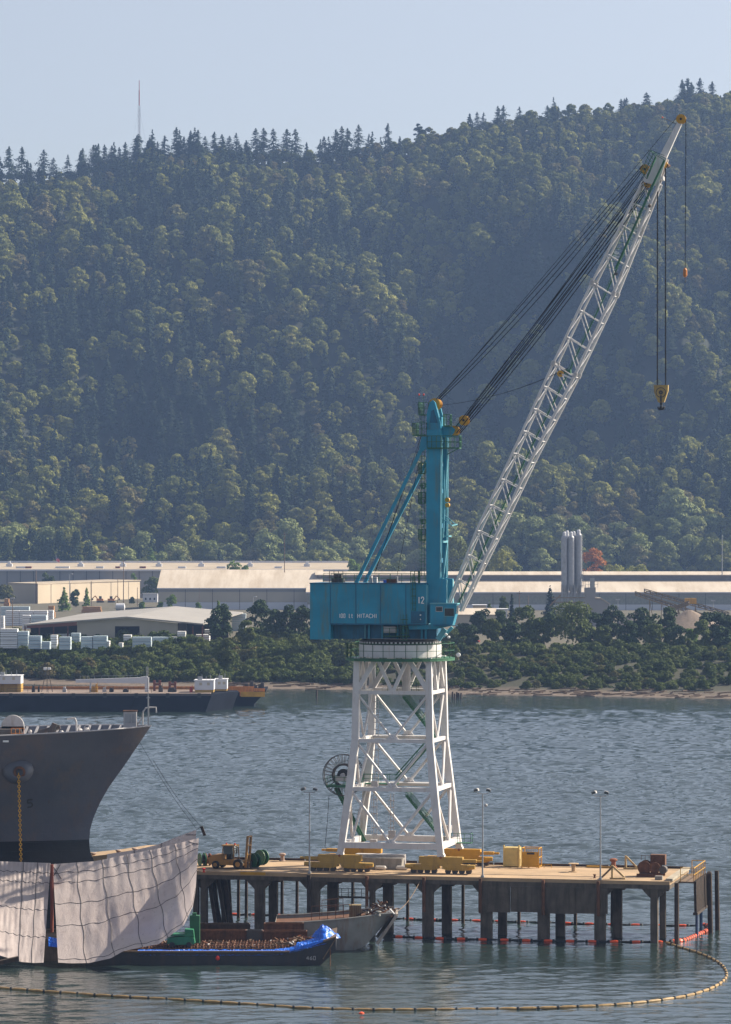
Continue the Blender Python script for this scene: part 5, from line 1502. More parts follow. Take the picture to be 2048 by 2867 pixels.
# caged ladders
def cage_ladder(p, q, m, rc=.42, n=None):
    p = Vector(p); q = Vector(q); L = (q - p).length; n = n or int(L / .4)
    b = MB(C)
    for s in (-.22, .22): b.tube(p + Vector((s, 0, 0)), q + Vector((s, 0, 0)), .035, n=4)
    for i in range(n): c = p.lerp(q, (i + .5) / n); b.tube(c + Vector((-.22, 0, 0)), c + Vector((.22, 0, 0)), .02, n=4)
    o = part(b, "ladder", m)
    b = MB(C)
    for i in range(0, int(L / .9) + 1):
        c = p.lerp(q, i * .9 / L) + Vector((0, -rc * .8, 0)); b.ring(c, rc, rc - .04, .06, 10, 'Z')
    for th in (3.6, 4.7, 5.8):
        o_ = Vector((rc * math.cos(th), rc * math.sin(th) - rc * .8, 0)); b.tube(p + o_, q + o_, .018, n=4)
    part(b, "ladder_cage", m, o)
cage_ladder(c4(555, 1210, -1.0), c4(555, 552, -1.0), M_shipw); cage_ladder(c4(545, 1640, -1.5), c4(545, 1280, -1.5), M_shipw); cage_ladder(c4(672, 1590, 1), c4(672, 1280, 1), M_shipw)
# electrical boxes
for zx, zy, bb, s in ((541, 1215, -1.5, .9), (533, 1655, -3.0, .85), (672, 1590, 1.2, .9), (1098, 1550, 3.5, .9)):
    p = c4(zx, zy, bb); b = MB(C); b.box(p.x - s / 2, p.x + s / 2, bb - .25, bb + .25, p.z - s / 2, p.z + s * .6); part(b, "switch_box", M_shipw)
b = MB(C); p = c4(1250, 1600, 3.5); q = c4(1120, 1620, 3.5); b.box(q.x - .8, p.x + .4, 3.2, 4.4, q.z - .6, q.z - .5); b.rail([(q.x - .8, 3.2, q.z - .5), (p.x + .4, 3.2, q.z - .5), (p.x + .4, 4.4, q.z - .5)], 1.2, .045, .9); part(b, "side_platform", M_green)
# travelling gear
def bogie(sx, sy, m):
    w = node(sx, sy, 0); a, bb = w.x, w.y
    t = MB(C)
    ztop = 9.95; t.prism([(a - 2.85, ztop), (a + 2.85, ztop), (a + 2.85, ztop - .75), (a + 2.1, ztop - 1.15), (a - 2.1, ztop - 1.15), (a - 2.85, ztop - .75)], bb - .45, bb - .05)
    t.prism([(a - 2.85, ztop - .004), (a + 2.85, ztop - .004), (a + 2.85, ztop - .75), (a + 2.1, ztop - 1.15), (a - 2.1, ztop - 1.15), (a - 2.85, ztop - .75)], bb + .05, bb + .45)
    o = part(t, "bogie", m)
    for s in (-1, 1):
        b = MB(C); c = a + s * 2.25
        b.prism([(c - 2.0, 8.95), (c + 2.0, 8.95), (c + 2.05, 8.45), (c + 1.2, 8.25), (c - 1.2, 8.25), (c - 2.05, 8.45)], bb - .55, bb + .55)
        b.box(c - .3, c + .3, bb - .5, bb + .5, 8.95, 9.3)
        for k in (-1.45, -.5, .5, 1.45): b.box(c + k - .16, c + k + .16, bb - .66, bb - .553, 8.3, 8.75)
        part(b, "wheel_truck", m, o)
        for k in (-1.35, -.45, .45, 1.35):
            b = MB(C); b.lathe((c + k, bb, 8.12), [(.36, -.3), (.31, -.2), (.31, .2), (.36, .3)], 14, 'Y'); part(b, "wheel", M_steel, o)
        b = MB(C); b.tube((c + s * 1.3, bb - .75, 8.75), (c + s * 2.3, bb - .75, 8.75), .26, n=12); part(b, "drive_motor", m, o)
    s = sx
    b = MB(C); b.box(min(a + s * 2.86, a + s * 4.6), max(a + s * 2.86, a + s * 4.6), bb - .3, bb + .3, 9.25, 9.65); b.tube((a + s * 4.6, bb, 9.45), (a + s * 5.3, bb, 9.45), .14, n=8); part(b, "buffer", m, o)
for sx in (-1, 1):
    bogie(sx, -1, M_ochre); bogie(sx, 1, M_yellow)  # shade painted into the front bogies' yellow, brighter sunlit yellow on the rear
# cable reel wheel
cw = C.pt(961, 2171, 3.0)
ro = 2.75
b = MB(C); b.ring(cw, ro, ro - .09, .14, 40, 'Y'); b.ring(cw + Vector((0, .75, 0)), ro, ro - .09, .14, 40, 'Y'); b.ring(cw, ro * .55, ro * .47, .16, 30, 'Y'); b.ring(cw + Vector((0, .75, 0)), ro * .55, ro * .47, .16, 30, 'Y')
for i in range(30):
    th = 2 * math.pi * i / 30; d = Vector((math.cos(th), 0, math.sin(th)))
    for yy in (0, .75): b.beam(cw + d * ro * .5 + Vector((0, yy, 0)), cw + d * (ro - .05) + Vector((0, yy, 0)), .06, .06, up=(0, 1, 0))
wheel = part(b, "cable_reel_wheel", M_steel)
b = MB(C); b.lathe(cw + Vector((0, .37, 0)), [(ro * .30, -.25), (ro * .30, .25)], 26, 'Y'); part(b, "cable_winding", M_black, wheel)
b = MB(C); b.lathe(cw, [(.3, -.5), (.3, 1.1)], 12, 'Y'); b.box(cw.x - .9, cw.x + .9, 2.1, 2.6, cw.z - .75, cw.z - .1); b.box(cw.x + 1.0, cw.x + 1.9, 2.1, 2.6, cw.z - .75, cw.z - .2); part(b, "hub_gearbox", M_shipw, wheel)
p = c4(185, 1212, 3); q = c4(460, 1212, 3)
b = MB(C); b.box(p.x, q.x, 2.0, 4.6, p.z - .25, p.z); b.rail([(p.x, 2.0, p.z), (q.x, 2.0, p.z)], 1.1, .045, 1.1); part(b, "reel_platform", M_green)
for dx, zx0, zx1 in ((0, 240, 455), (.35, 262, 470)):
    b = MB(C); b.beam(c4(zx0, 1235, 3.6 + dx), c4(zx1, 1640, 4.2 + dx), .26, .34); part(b, "reel_strut", M_green)
p = c4(195, 1290, 2.6); q = c4(163, 1690, 2.0)
b = MB(C); b.path([p, p.lerp(q, .5) + Vector((.05, 0, 0)), q], .035, 5); part(b, "power_cable", M_black)

# -------- upperworks
def c5(zx, zy, b): return C.pt(850 + .3695 * zx, 1080 + .3695 * zy, b)
BF = -3.2
x0 = C.a(868.5, BF); xc = C.a(926, BF); x1 = C.a(1193.6, BF); zt = 44.75; zm = 39.5; zl = 37.55
b = MB(C)
b.box(x0, x1, BF, 3.2, zm, zt); b.box(x0, xc, BF + .002, 3.198, zl, zm - .002)
house = part(b, "machine_house", M_teal)
b = MB(C)
for px in (925.5, 997, 1066, 1137):
    a = C.a(px, BF); b.box(a - .04, a + .04, BF - .05, BF - .003, zm, zt)
b.box(x0 - .04, x1 + .02, BF - .12, 3.3, zt + .003, zt + .16); b.box(xc, x1, BF - .08, BF - .055, zm - .02, zm + .16); part(b, "panel_trim", M_teal_d, house)
# right end wall edge in paler teal, sunlight put into its colour
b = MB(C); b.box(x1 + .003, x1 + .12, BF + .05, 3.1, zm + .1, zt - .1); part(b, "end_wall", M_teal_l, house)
# letters: built from strokes
def strokes(txt, a, z, h, w, gap, r, y):
    S = {'1': [((.5, 0), (.5, 1))], '0': [((.15, 0), (.85, 0)), ((.85, 0), (.85, 1)), ((.85, 1), (.15, 1)), ((.15, 1), (.15, 0))],
         'l': [((.4, 1), (.4, 0)), ((.4, 0), (.85, 0))], 't': [((.45, 1), (.45, 0)), ((.45, 0), (.85, 0)), ((.1, .7), (.85, .7))],
         'H': [((.1, 0), (.1, 1)), ((.9, 0), (.9, 1)), ((.1, .5), (.9, .5))], 'I': [((.5, 0), (.5, 1))], 'T': [((0, 1), (1, 1)), ((.5, 0), (.5, 1))],
         'A': [((0, 0), (.5, 1)), ((.5, 1), (1, 0)), ((.2, .38), (.8, .38))], 'C': [((.95, .85), (.7, 1)), ((.7, 1), (.3, 1)), ((.3, 1), (.05, .7)), ((.05, .7), (.05, .3)), ((.05, .3), (.3, 0)), ((.3, 0), (.7, 0)), ((.7, 0), (.95, .15))],
         '2': [((.1, .75), (.25, 1)), ((.25, 1), (.75, 1)), ((.75, 1), (.9, .7)), ((.9, .7), (.1, 0)), ((.1, 0), (.95, 0))],
         '5': [((.9, 1), (.15, 1)), ((.15, 1), (.12, .55)), ((.12, .55), (.7, .6)), ((.7, .6), (.9, .35)), ((.9, .35), (.75, .05)), ((.75, .05), (.1, 0))],
         '6': [((.8, 1), (.2, .6)), ((.2, .6), (.1, .2)), ((.1, .2), (.4, 0)), ((.4, 0), (.85, .1)), ((.85, .1), (.85, .5)), ((.85, .5), (.2, .5))],
         '4': [((.7, 0), (.7, 1)), ((.7, 1), (.05, .35)), ((.05, .35), (.95, .35))], ' ': []}
    b = MB(C)
    for ch in txt:
        ww = w * (.45 if ch in '1I' else 1)
        for p, q in S[ch]:
            b.beam((a + p[0] * ww, y, z + p[1] * h), (a + q[0] * ww, y, z + q[1] * h), r, .02, up=(0, 1, 0))
        a += ww + gap
    return b
M_let = mat("white_lettering", (.8, .8, .8), .6, var=.03)
zz = c5(270, 1758, BF).z
for px0, px1 in ((946, 992), (999, 1061)):
    b = MB(C); a0, a1 = C.a(px0, BF), C.a(px1, BF); b.box(a0, a1, BF - .02, BF - .003, zz - .32, zz + .78); part(b, "name_plate", M_teal, house)
part(strokes("100 lt", c5(273, 0, BF).x, zz, .50, .27, .07, .07, BF - .04), "lettering", M_let, house, "white load rating lettering")
part(strokes("HITACHI", c5(410, 0, BF).x, zz, .50, .35, .085, .075, BF - .04), "lettering", M_let, house, "white maker's name lettering")
part(strokes("12", c5(872, 0, BF).x, c5(0, 1645, BF).z, .8, .42, .16, .13, BF - .06), "lettering", M_let, house, "white number 12")
# door with lamp at the right
p = c5(815, 1800, BF); q = c5(920, 1710, BF)
b = MB(C); b.box(p.x, q.x, BF - .05, BF - .003, p.z, q.z); part(b, "side_door", M_teal_d, house)
p = c5(890, 1738, BF)
b = MB(C); b.lathe((p.x, BF - .15, p.z), [(.05, -.1), (.14, 0), (.05, .1)], 8); b.lathe((p.x, BF - .15, p.z - .55), [(.05, -.08), (.10, 0), (.05, .08)], 8); part(b, "wall_lamp", M_let, house)
# ladder up the front of the house
p = c5(838, 1700, BF - .2)
cage_ladder((p.x, BF - .15, c5(838, 1700, BF).z), (p.x, BF - .15, zt + .9), M_green, .36)
p = c5(775, 1930, BF); cage_ladder((p.x, BF - .5, p.z), (p.x, BF - .5, c5(775, 1730, BF).z), M_green, .5)
# roof furniture
b = MB(C); b.rail([(x0 + 2.8, BF + .1, zt + .16), (x1 - .1, BF + .1, zt + .16)], 1.15, .035, 1.5); b.rail([(x0 + .3, 3.1, zt + .16), (x1 - .1, 3.1, zt + .16)], 1.15, .035, 1.5); part(b, "roof_railing", M_green, house)
p = c5(265, 1490, -1)
b = MB(C); b.box(p.x - .75, p.x + .75, -1.6, -.4, zt + .16, zt + .7); b.tube((p.x - .5, -1, zt + .95), (p.x + .5, -1, zt + .95), .38, n=12); b.rail([(p.x - 1, -1.8, zt + .16), (p.x + .8, -1.8, zt + .16)], 1.5, .05, .7); part(b, "roof_winch", M_steel, house)
b = MB(C)
for zx, s, h in ((510, .35, .9), (545, .5, .7), (660, .8, .4), (705, .25, .8)):
    p = c5(zx, 1490, -.8); b.box(p.x - s / 2, p.x + s / 2, -1, -.4, zt + .16, zt + .16 + h)
part(b, "roof_vent", M_shipw, house)
p = c5(625, 0, -.8); b = MB(C); b.box(p.x - .25, p.x + .25, -1.2, -.8, zt + .16, zt + .5); part(b, "blue_box", M_blue, house)
p = c5(672, 0, -1.2); b = MB(C); b.box(p.x - .6, p.x + .6, -1.8, -1.2, zt + .16, zt + .65); part(b, "rusty_box", M_rust, house)
p = c5(840, 0, BF); b = MB(C); b.rail([(p.x - .5, BF + .2, zt + .16), (p.x + .5, BF + .2, zt + .16), (p.x + .5, BF + 1.2, zt + .16)], 1.5, .06, .5); part(b, "hatch_rail", M_green, house)
# underframe below the house
b = MB(C); a0 = xc + .01; a1 = C.a(1004, -2)
b.box(a0, a1, -1.6, 2.6, zl + .05, zm - .003); b.build("shaded_recess_box", M_teal_d, crane)  # set-back box, darker teal paints in the shade of the recess
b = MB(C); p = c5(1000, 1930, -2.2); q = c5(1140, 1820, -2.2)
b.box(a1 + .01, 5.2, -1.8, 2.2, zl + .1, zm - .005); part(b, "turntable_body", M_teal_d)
b = MB(C); pp = [c5(800, 1818, -2.5), c5(1143, 1800, -2.5), c5(1130, 1818, -2.5), c5(1000, 1845, -2.5), c5(805, 1848, -2.5)]
b.prism([(v.x, v.z) for v in pp], -2.9, -1.81); part(b, "cab_bracket", M_teal)
b = MB(C); p = c5(1075, 1845, -2); q = c5(1020, 1925, -2); b.beam(p, q, .7, .35, up=(0, 1, 0)); p = c5(1040, 1790, 2); b.beam(c5(1130, 1830, 1.5), c5(1060, 1900, 1.5), .4, .3, up=(0, 1, 0)); part(b, "boom_foot_strut", M_teal_l)
for zx in (470, 500, 600, 715, 760, 900, 930):
    p = c5(zx, 1900, -1.9); b = MB(C); b.box(p.x - .12, p.x + .12, -2.1, -1.81, zl + .1, zm - .01); part(b, "frame_rib", M_teal)
p = c5(665, 1850, -2); b = MB(C); b.box(p.x - .8, p.x + .8, -2.9, -2.1, zl + .9, zl + 1.7); part(b, "motor_box", M_shipw)
b = MB(C); p = c5(610, 1895, -2.8); q = c5(800, 1895, -2.8); b.box(p.x, q.x, -3.1, -2.0, p.z - .1, p.z); b.rail([(p.x, -3.1, p.z), (q.x, -3.1, p.z)], 1.0, .04, .9); part(b, "service_platform", M_green)
# mast: two box columns
mz0 = zt - 5.2; mzt = c5(0, 390, -1.9).z
ax0 = C.a(1193.8, -2.3); ax1 = C.a(1232, -2.3)
for yc in (-2.0, 2.0):
    b = MB(C)
    b.prism([(ax0 + .12, zm + .2), (ax1 + .85, zm + .2), (ax1 + .85, 45.4), (ax1, 45.5), (ax1 + .12, mzt), (ax0 + .05, mzt), (ax0 + .02, 45.4)], yc - .36, yc + .36)
    o = part(b, "mast_column", M_teal)
    b = MB(C); b.prism([(ax1 + .003, 45.6), (ax1 + .10, 45.6), (ax1 + .22, mzt - .1), (ax1 + .12, mzt - .1)], yc - .42, yc - .27); b.prism([(ax1 + .003, 45.6), (ax1 + .10, 45.6), (ax1 + .22, mzt - .1), (ax1 + .12, mzt - .1)], yc + .27, yc + .42); b.box(ax1 + .853, ax1 + .9, yc - .34, yc + .34, zm + .3, 45.3); part(b, "flange", M_teal_l, o)  # paler strips paint sunlight onto the column edges
for z in (47.5, 52, 56.5, 60.0, 63.0):
    b = MB(C); b.box(ax0 + .3, ax1 - .3, -1.445, 1.445, z, z + .6); part(b, "mast_tie", M_teal_d)  # darker teal paints in the shade between the columns
b = MB(C); zz0 = c5(0, 1470, 0).z; zz1 = c5(0, 1180, 0).z
b.beam((ax1 + .2, -1.35, zz0), (ax1 + .2, 1.35, zz1), .2, .2); b.beam((ax1 + .2, -1.4, zz1), (ax1 + .2, 1.4, zz1), .2, .3); b.beam((ax1 + .2, -1.2, zz1 + .5), (ax1 + .25, 1.4, mzt - 2), .16, .16); part(b, "mast_lacing", M_teal_l)
# head
b = MB(C)
hp = [c5(zx, zy, -1.2) for zx, zy in ((938, 388), (940, 215), (962, 125), (985, 108), (1002, 125), (1045, 290), (1050, 388))]
b.prism([(v.x, v.z) for v in hp], -1.6, -1.2); b.prism([(v.x, v.z - .003) for v in hp], 1.2, 1.6)
b.box(hp[0].x + .1, hp[6].x - .05, -1.19, 1.19, hp[0].z, hp[0].z + 2.6); b.box(ax0 + .1, ax1 + .1, -2.35, 2.35, mzt + .003, hp[0].z + .9)
head = part(b, "mast_head", M_teal)
b = MB(C); q = [c5(zx, zy, -1.62) for zx, zy in ((958, 280), (968, 190), (990, 180), (1020, 282))]; b.prism([(v.x, v.z) for v in q], -1.63, -1.603); part(b, "painted_recess", M_teal_d, head)  # flat plate, its darker teal paints in a recess's shade
b = MB(C)
for yy in (-1.0, -.3, .4, 1.1): b.beam(c5(1003, 130, yy), c5(1045, 285, yy), .12, .16, up=(0, 1, 0))
part(b, "head_rib", M_teal_l, head)
b = MB(C); q = [c5(zx, zy, -.9) for zx, zy in ((1045, 305), (1120, 305), (1150, 330), (1135, 365), (1095, 388), (1045, 392))]
b.prism([(v.x, v.z) for v in q], -.95, -.7); b.prism([(v.x, v.z) for v in q], .7, .95); part(b, "sheave_bracket", M_teal, head)
def sheave(c, r, y0, y1, n, par=None, name="sheave", m=M_yellow):
    b = MB(C)
    for i in range(n):
        y = y0 + (y1 - y0) * (i + .5) / n; w = (y1 - y0) / n * .38
        b.lathe((c.x, y, c.z), [(r, -w), (r * .86, -w * .3), (r * .86, w * .3), (r, w)], 22, 'Y')
    o = part(b, name, m, par)
    b = MB(C); b.lathe((c.x, (y0 + y1) / 2, c.z), [(r * .25, -(y1 - y0) / 2 - .1), (r * .25, (y1 - y0) / 2 + .1)], 12, 'Y'); part(b, "sheave_axle", M_black, o if par is None else par)
    return o
top_s = c5(1004, 138, 0); sheave(top_s, .72, -.95, .95, 5)
low_s = c5(1148, 340, 0); sheave(low_s, .62, -.65, .65, 4)
eq_s = c5(1220, 262, 0); sheave(eq_s, .66, -.5, .5, 3)
b = MB(C); b.beam(c5(1165, 300, 0), c5(1215, 262, 0), .3, .22, up=(0, 1, 0)); part(b, "equaliser_link", M_teal_l)
# backstays
for yy, t0, t1 in ((-1.9, (925, 420), (400, 1492)), (1.9, (975, 500), (465, 1484))):
    p = c5(*t0, yy); q = c5(*t1, yy); q.z = zt + .1
    b = MB(C); b.beam(p, q, .42, .42, up=(0, 1, 0)); part(b, "backstay", M_teal)
b = MB(C); b.prism([(v.x, v.z) for v in [c5(*k, -1.9) for k in ((880, 470), (900, 385), (940, 385), (940, 470), (905, 500))]], -2.1, -1.7); part(b, "backstay_bracket", M_teal)
for (p0, q0) in (((890, 390), (550, 1400)), ((870, 600), (710, 1440)), ((900, 400), (540, 1420))):
    b = MB(C); b.tube(c5(*p0, .5), c5(*q0, .5), .035, n=4); part(b, "hoist_rope", M_rope)
# ladders and landings at the back of the mast
cage_ladder(c5(905, 1440, -.6), c5(905, 600, -.6), M_green, .40)
cage_ladder(c5(905, 590, -.6), c5(905, 135, -.6), M_green, .32)
def landing(zx0, zx1, zy, yy0, yy1, h=1.2, m=M_green):
    p = c5(zx0, zy, yy0); q = c5(zx1, zy, yy0)
    b = MB(C); b.box(p.x, q.x, yy0, yy1, p.z - .14, p.z); o = part(b, "landing", m)
    b = MB(C); b.rail([(p.x, yy1, p.z), (p.x, yy0, p.z), (q.x, yy0, p.z), (q.x, yy1, p.z)], h, .055, .6); part(b, "railing", m, o)
for zy in (1165, 885, 660): landing(872, 925, zy, -1.4, .4, 1.3)
for zx, zy in ((895, 1040), (900, 770)): landing(890, 925, zy, -.9, .2, .5)
landing(826, 935, 370, -2.0, 1.8, 1.5); landing(871, 948, 215, -1.4, 1.0, 1.5)
landing(938, 1183, 468, -2.9, -1.7, 1.5); landing(1045, 1183, 470, 1.8, 2.9, 1.4); landing(1060, 1112, 300, -1.9, -.9, 1.4)
b = MB(C); b.beam(c5(1090, 520, -2.8), c5(1170, 478, -2.8), .1, .1); part(b, "platform_brace", M_green)
for zx in (877, 912):
    p = c5(zx, 135, 0); q = c5(zx, 75, 0); b = MB(C); b.tube(p, q, .03, n=5); o = part(b, "aerial", M_green)
    b = MB(C); b.lathe(q, [(.04, 0), (.12, .1), (.12, .2), (.04, .3)], 8); part(b, "warning_lamp", M_red, o)
# rope sheave box and swing arm on the sunny side
p = c5(1052, 885, 0); b = MB(C)
for dz in (-.35, .35): b.lathe((ax1 + .55, 0, p.z + dz), [(.3, -.3), (.22, 0), (.3, .3)], 14, 'Y')
part(b, "guide_sheave", M_yellow)
b = MB(C)
for yy in (-.7, .7):
    b.beam(c5(1030 if yy < 0 else 1068, 640, yy), c5(1020 if yy < 0 else 1063, 975, yy), .12, .12)
    b.beam(c5(1020 if yy < 0 else 1063, 975, yy), c5(1125 if yy < 0 else 1165, 1060, yy), .12, .12)
    b.beam(c5(1035 if yy < 0 else 1075, 1000, yy), c5(1120, 1040, yy), .08, .08)
b.beam(c5(1125, 1060, -.7), c5(1165, 1050, .7), .14, .14); b.box(ax1 + .2, ax1 + .9, -.9, .9, c5(0, 1145, 0).z, c5(0, 1145, 0).z + .18)
part(b, "swing_arm", M_teal_l)
# operator's cab
q0 = c5(965, 1655, -3.6); q1 = c5(1165, 1815, -3.6)
a0, a1, z0_, z1_ = q0.x, q1.x, q1.z, q0.z
b = MB(C); b.prism([(a0, z0_ + .15), (a0, z1_), (a1, z1_), (a1 - .1, z1_ - 1.1), (a1 - .55, z0_), (a0 + .3, z0_)], -3.9, -2.36); cab = part(b, "operator_cab", M_teal)
b = MB(C); b.box(a0 - .06, a1 + .12, -4.0, -2.362, z1_ + .003, z1_ + .14); part(b, "cab_roof", M_teal_l, cab)
for zx0, zy0, zx1, zy1 in ((1008, 1678, 1052, 1708), (1072, 1688, 1142, 1745)):
    p = c5(zx0, zy1, -3.9); q = c5(zx1, zy0, -3.9)
    b = MB(C); b.box(p.x - .08, q.x + .08, -3.95, -3.903, p.z - .08, q.z + .08); w = part(b, "window", M_teal_l if zx0 > 1060 else M_shipw, cab)
    b = MB(C); b.box(p.x, q.x, -3.97, -3.952, p.z, q.z); part(b, "pane", M_glass, w)
    b = MB(C); b.box((p.x + q.x) / 2 + .2, (p.x + q.x) / 2 + .26, -3.99, -3.972, p.z, q.z); part(b, "glazing_bar", M_black, w)
b = MB(C); b.prism([(a1 - .008, z1_ - .15), (a1 + .03, z1_ - .15), (a1 - .08, z1_ - 1.2), (a1 - .115, z1_ - 1.2)], -3.8, -2.5); part(b, "front_window", M_glass, cab)
b = MB(C); b.box(a0 + .5, a1 + .1, -4.3, -3.95, z0_ - .08, z0_ - .003); b.rail([(a0 + .5, -4.3, z0_), (a1 - .5, -4.3, z0_)], .1, .03, 1.0, False); part(b, "cab_sill", M_teal_d, cab)
p = c5(1090, 1895, -2.2); b = MB(C)
for dx in (-.15, .2): b.lathe((p.x + dx, -2.2, p.z - dx), [(.06, -.15), (.2, -.05), (.2, .1), (.08, .18)], 10)
part(b, "floodlight", M_let)
p = c5(1175, 2040, -2); b = MB(C); b.lathe((p.x, -2, p.z), [(.1, -.2), (.28, -.1), (.28, .1), (.1, .2)], 10, 'Y'); part(b, "floodlight", M_let)

# -------- boom
NB, FB = -1.55, 1.55
def bp(px, py, b): return C.pt(px, py, b)
# stations on the near side: (left px, py) (right px, py)
ST = [((1251, 1690), (1286, 1712)), ((1334, 1486), (1386, 1505)), ((1436, 1268), (1487, 1290)), ((1550, 1017), (1611, 1050)), ((1658, 791), (1719, 822)), ((1740, 628), (1786, 655)), ((1798, 506), (1845, 510))]
SC = [.45, .85, 1, 1, 1, .92, .62]
def station(k, side, y):
    (l, r) = ST[k]; px, py = (l if side == 0 else r)
    p = bp(px, py, NB); sgn = -1 if y < 0 else 1
    return Vector((p.x, sgn * 1.55 * SC[k], p.z))
boom = MB(C)
for side in (0, 1):
    for y in (-1, 1):
        for k in range(len(ST) - 1):
            p = station(k, side, y); q = station(k + 1, side, y)
            boom.tube(p, q, .17 if side == 0 else .21, n=8)
boom_o = part(boom, "boom_chord", M_white)
npan = [3, 3, 4, 3, 2, 2]
lc = 0
for k in range(len(ST) - 1):
    n = npan[k]
    for i in range(n):
        t0, t1 = i / n, (i + 1) / n
        tm = (t0 + t1) / 2
        b = MB(C)
        L0 = [station(k, 0, y).lerp(station(k + 1, 0, y), t1) for y in (-1, 1)]
        R0 = [station(k, 1, y).lerp(station(k + 1, 1, y), t1 - .02) for y in (-1, 1)]
        R1 = [station(k, 1, y).lerp(station(k + 1, 1, y), max(0, t0 + .05)) for y in (-1, 1)]
        for j in (0, 1):
            b.tube(L0[j], R0[j], .085, n=6)
            b.tube(L0[j], R1[j], .085, n=6)
        b.tube(L0[0], L0[1], .075, n=6); b.tube(R0[0], R0[1], .075, n=6)
        Lp = station(k, 0, -1).lerp(station(k + 1, 0, -1), t0); b.tube(Lp, L0[1], .06, n=5)
        Rp = station(k, 1, -1).lerp(station(k + 1, 1, -1), t0); b.tube(Rp, R0[1], .06, n=5)
        part(b, "boom_lacing", M_white, boom_o)
# section joints
for k in (3, 4):
    b = MB(C)
    for side in (0, 1):
        for y in (-1, 1):
            c = station(k, side, y); d = (station(k + 1, side, y) - station(k - 1, side, y)).normalized(); b.tube(c - d * .3, c + d * .3, .29, n=10)
    part(b, "joint_collar", M_shipw, boom_o)
# green walkway inside the boom
b = MB(C)
def mid(k, t=0.5, y=0.0, s=.62):
    l, r = station(k, 0, -1), station(k, 1, -1); c = l.lerp(r, s); return Vector((c.x, y, c.z))
for k in range(0, 2): b.beam(mid(k), mid(k + 1), .5, .12)
b.beam(mid(1), mid(2), .4, .1); part(b, "boom_walkway", M_green, boom_o)
b = MB(C)
for k in range(0, 5):
    p = station(k, 0, -1).lerp(station(k, 1, -1), .68); q = station(k + 1, 0, -1).lerp(station(k + 1, 1, -1), .68); p.y = -.9; q.y = -.9; b.beam(p, q, .16, .2 if k < 3 else .1, up=(0, 1, 0))
part(b, "cable_trough", M_green, boom_o)
b = MB(C)
for k in range(len(ST) - 1):
    n = 14
    for s_, h_ in ((0, 0), (0, .5)):
        p = mid(k, y=.45) + Vector((-.1, 0, h_)); q = mid(k + 1, y=.45) + Vector((-.1, 0, h_)); b.tube(p, q, .03, n=4)
    for i in range(n):
        p = mid(k, y=-.4).lerp(mid(k + 1, y=-.4), i / n); b.tube(p, p + Vector((0, .85, 0)), .025, n=4); b.tube(p + Vector((0, .85, 0)), p + Vector((-.1, .85, .5)), .025, n=4)
part(b, "walkway_ladder", M_green, boom_o)
b = MB(C); p0 = bp(1725, 752, -1.7); p1 = bp(1828, 520, -1.7); p2 = bp(1862, 448, -1.7)
b.beam(p0, p1, .25, .3, up=(0, 1, 0)); b.beam(p1, p2, .25, .3, up=(0, 1, 0))
part(b, "cable_trough", M_green, boom_o)
b = MB(C)
for i in range(14):
    c = p0.lerp(p1, i / 13); b.tube(c, c + Vector((-1.1, .1, .25)), .03, n=4); b.tube(c + Vector((-1.1, .1, .25)), c + Vector((-1.1, 2.4, .25)), .03, n=4)
b.tube(p0 + Vector((-1.1, .1, .25)), p1 + Vector((-1.1, .1, .25)), .035, n=4); part(b, "walkway_ladder", M_green, boom_o)
# boom head and jib
hl = [(1794, 512), (1846, 512), (1864, 440), (1850, 436), (1814, 486)]
b = MB(C); pp = [bp(px, py, -1) for px, py in ((1798, 508), (1843, 520), (1868, 442), (1840, 430))]
for y0, y1 in ((-1.0, -.8), (.8, 1.0)): b.prism([(v.x, v.z) for v in pp], y0, y1)
b.box(pp[0].x + .3, pp[2].x - .5, -.8, .8, pp[1].z + .8, pp[1].z + 1.3)
hd = part(b, "boom_head", M_white)
b = MB(C); a_ = bp(1852, 450, -.3); c_ = bp(1908, 334, -.3); a_.y = 0; c_.y = 0
b.beam(a_, c_, .8, .95, .5, .6, up=(1, 0, 0)); part(b, "jib", M_white)
for px, py in ((1889, 395), (1868, 432)): 
    pass
tip = bp(1908.5, 333, 0); sheave(tip, .62, -.35, .35, 2)
h1 = bp(1808, 474, 0); sheave(h1, .62, -.6, .6, 4); h2 = bp(1813, 514, 0); sheave(h2, .48, -.6, .6, 4)
h3 = bp(1862, 460, 0); sheave(h3, .42, -.5, .5, 3)
b = MB(C); b.tube(bp(1868, 462, -.4), bp(1874, 464, .4), .22, n=8); part(b, "limit_weight", M_rust)
b = MB(C); b.lathe(bp(1820, 575, -1.9), [(.06, .2), (.22, .05), (.25, -.15), (.1, -.25)], 10); part(b, "floodlight", M_steel)
b = MB(C); b.lathe(bp(1726, 765, -1.9), [(.06, .2), (.22, .05), (.25, -.15), (.1, -.25)], 10); part(b, "floodlight", M_steel)
b = MB(C); p = bp(1902, 350, 0); q = bp(1856, 328, 0); b.tube(p, q, .035, n=5); o = part(b, "aerial", M_steel)
b = MB(C); b.lathe(q, [(.05, -.1), (.13, 0), (.05, .1)], 8); part(b, "warning_lamp", M_red, o)
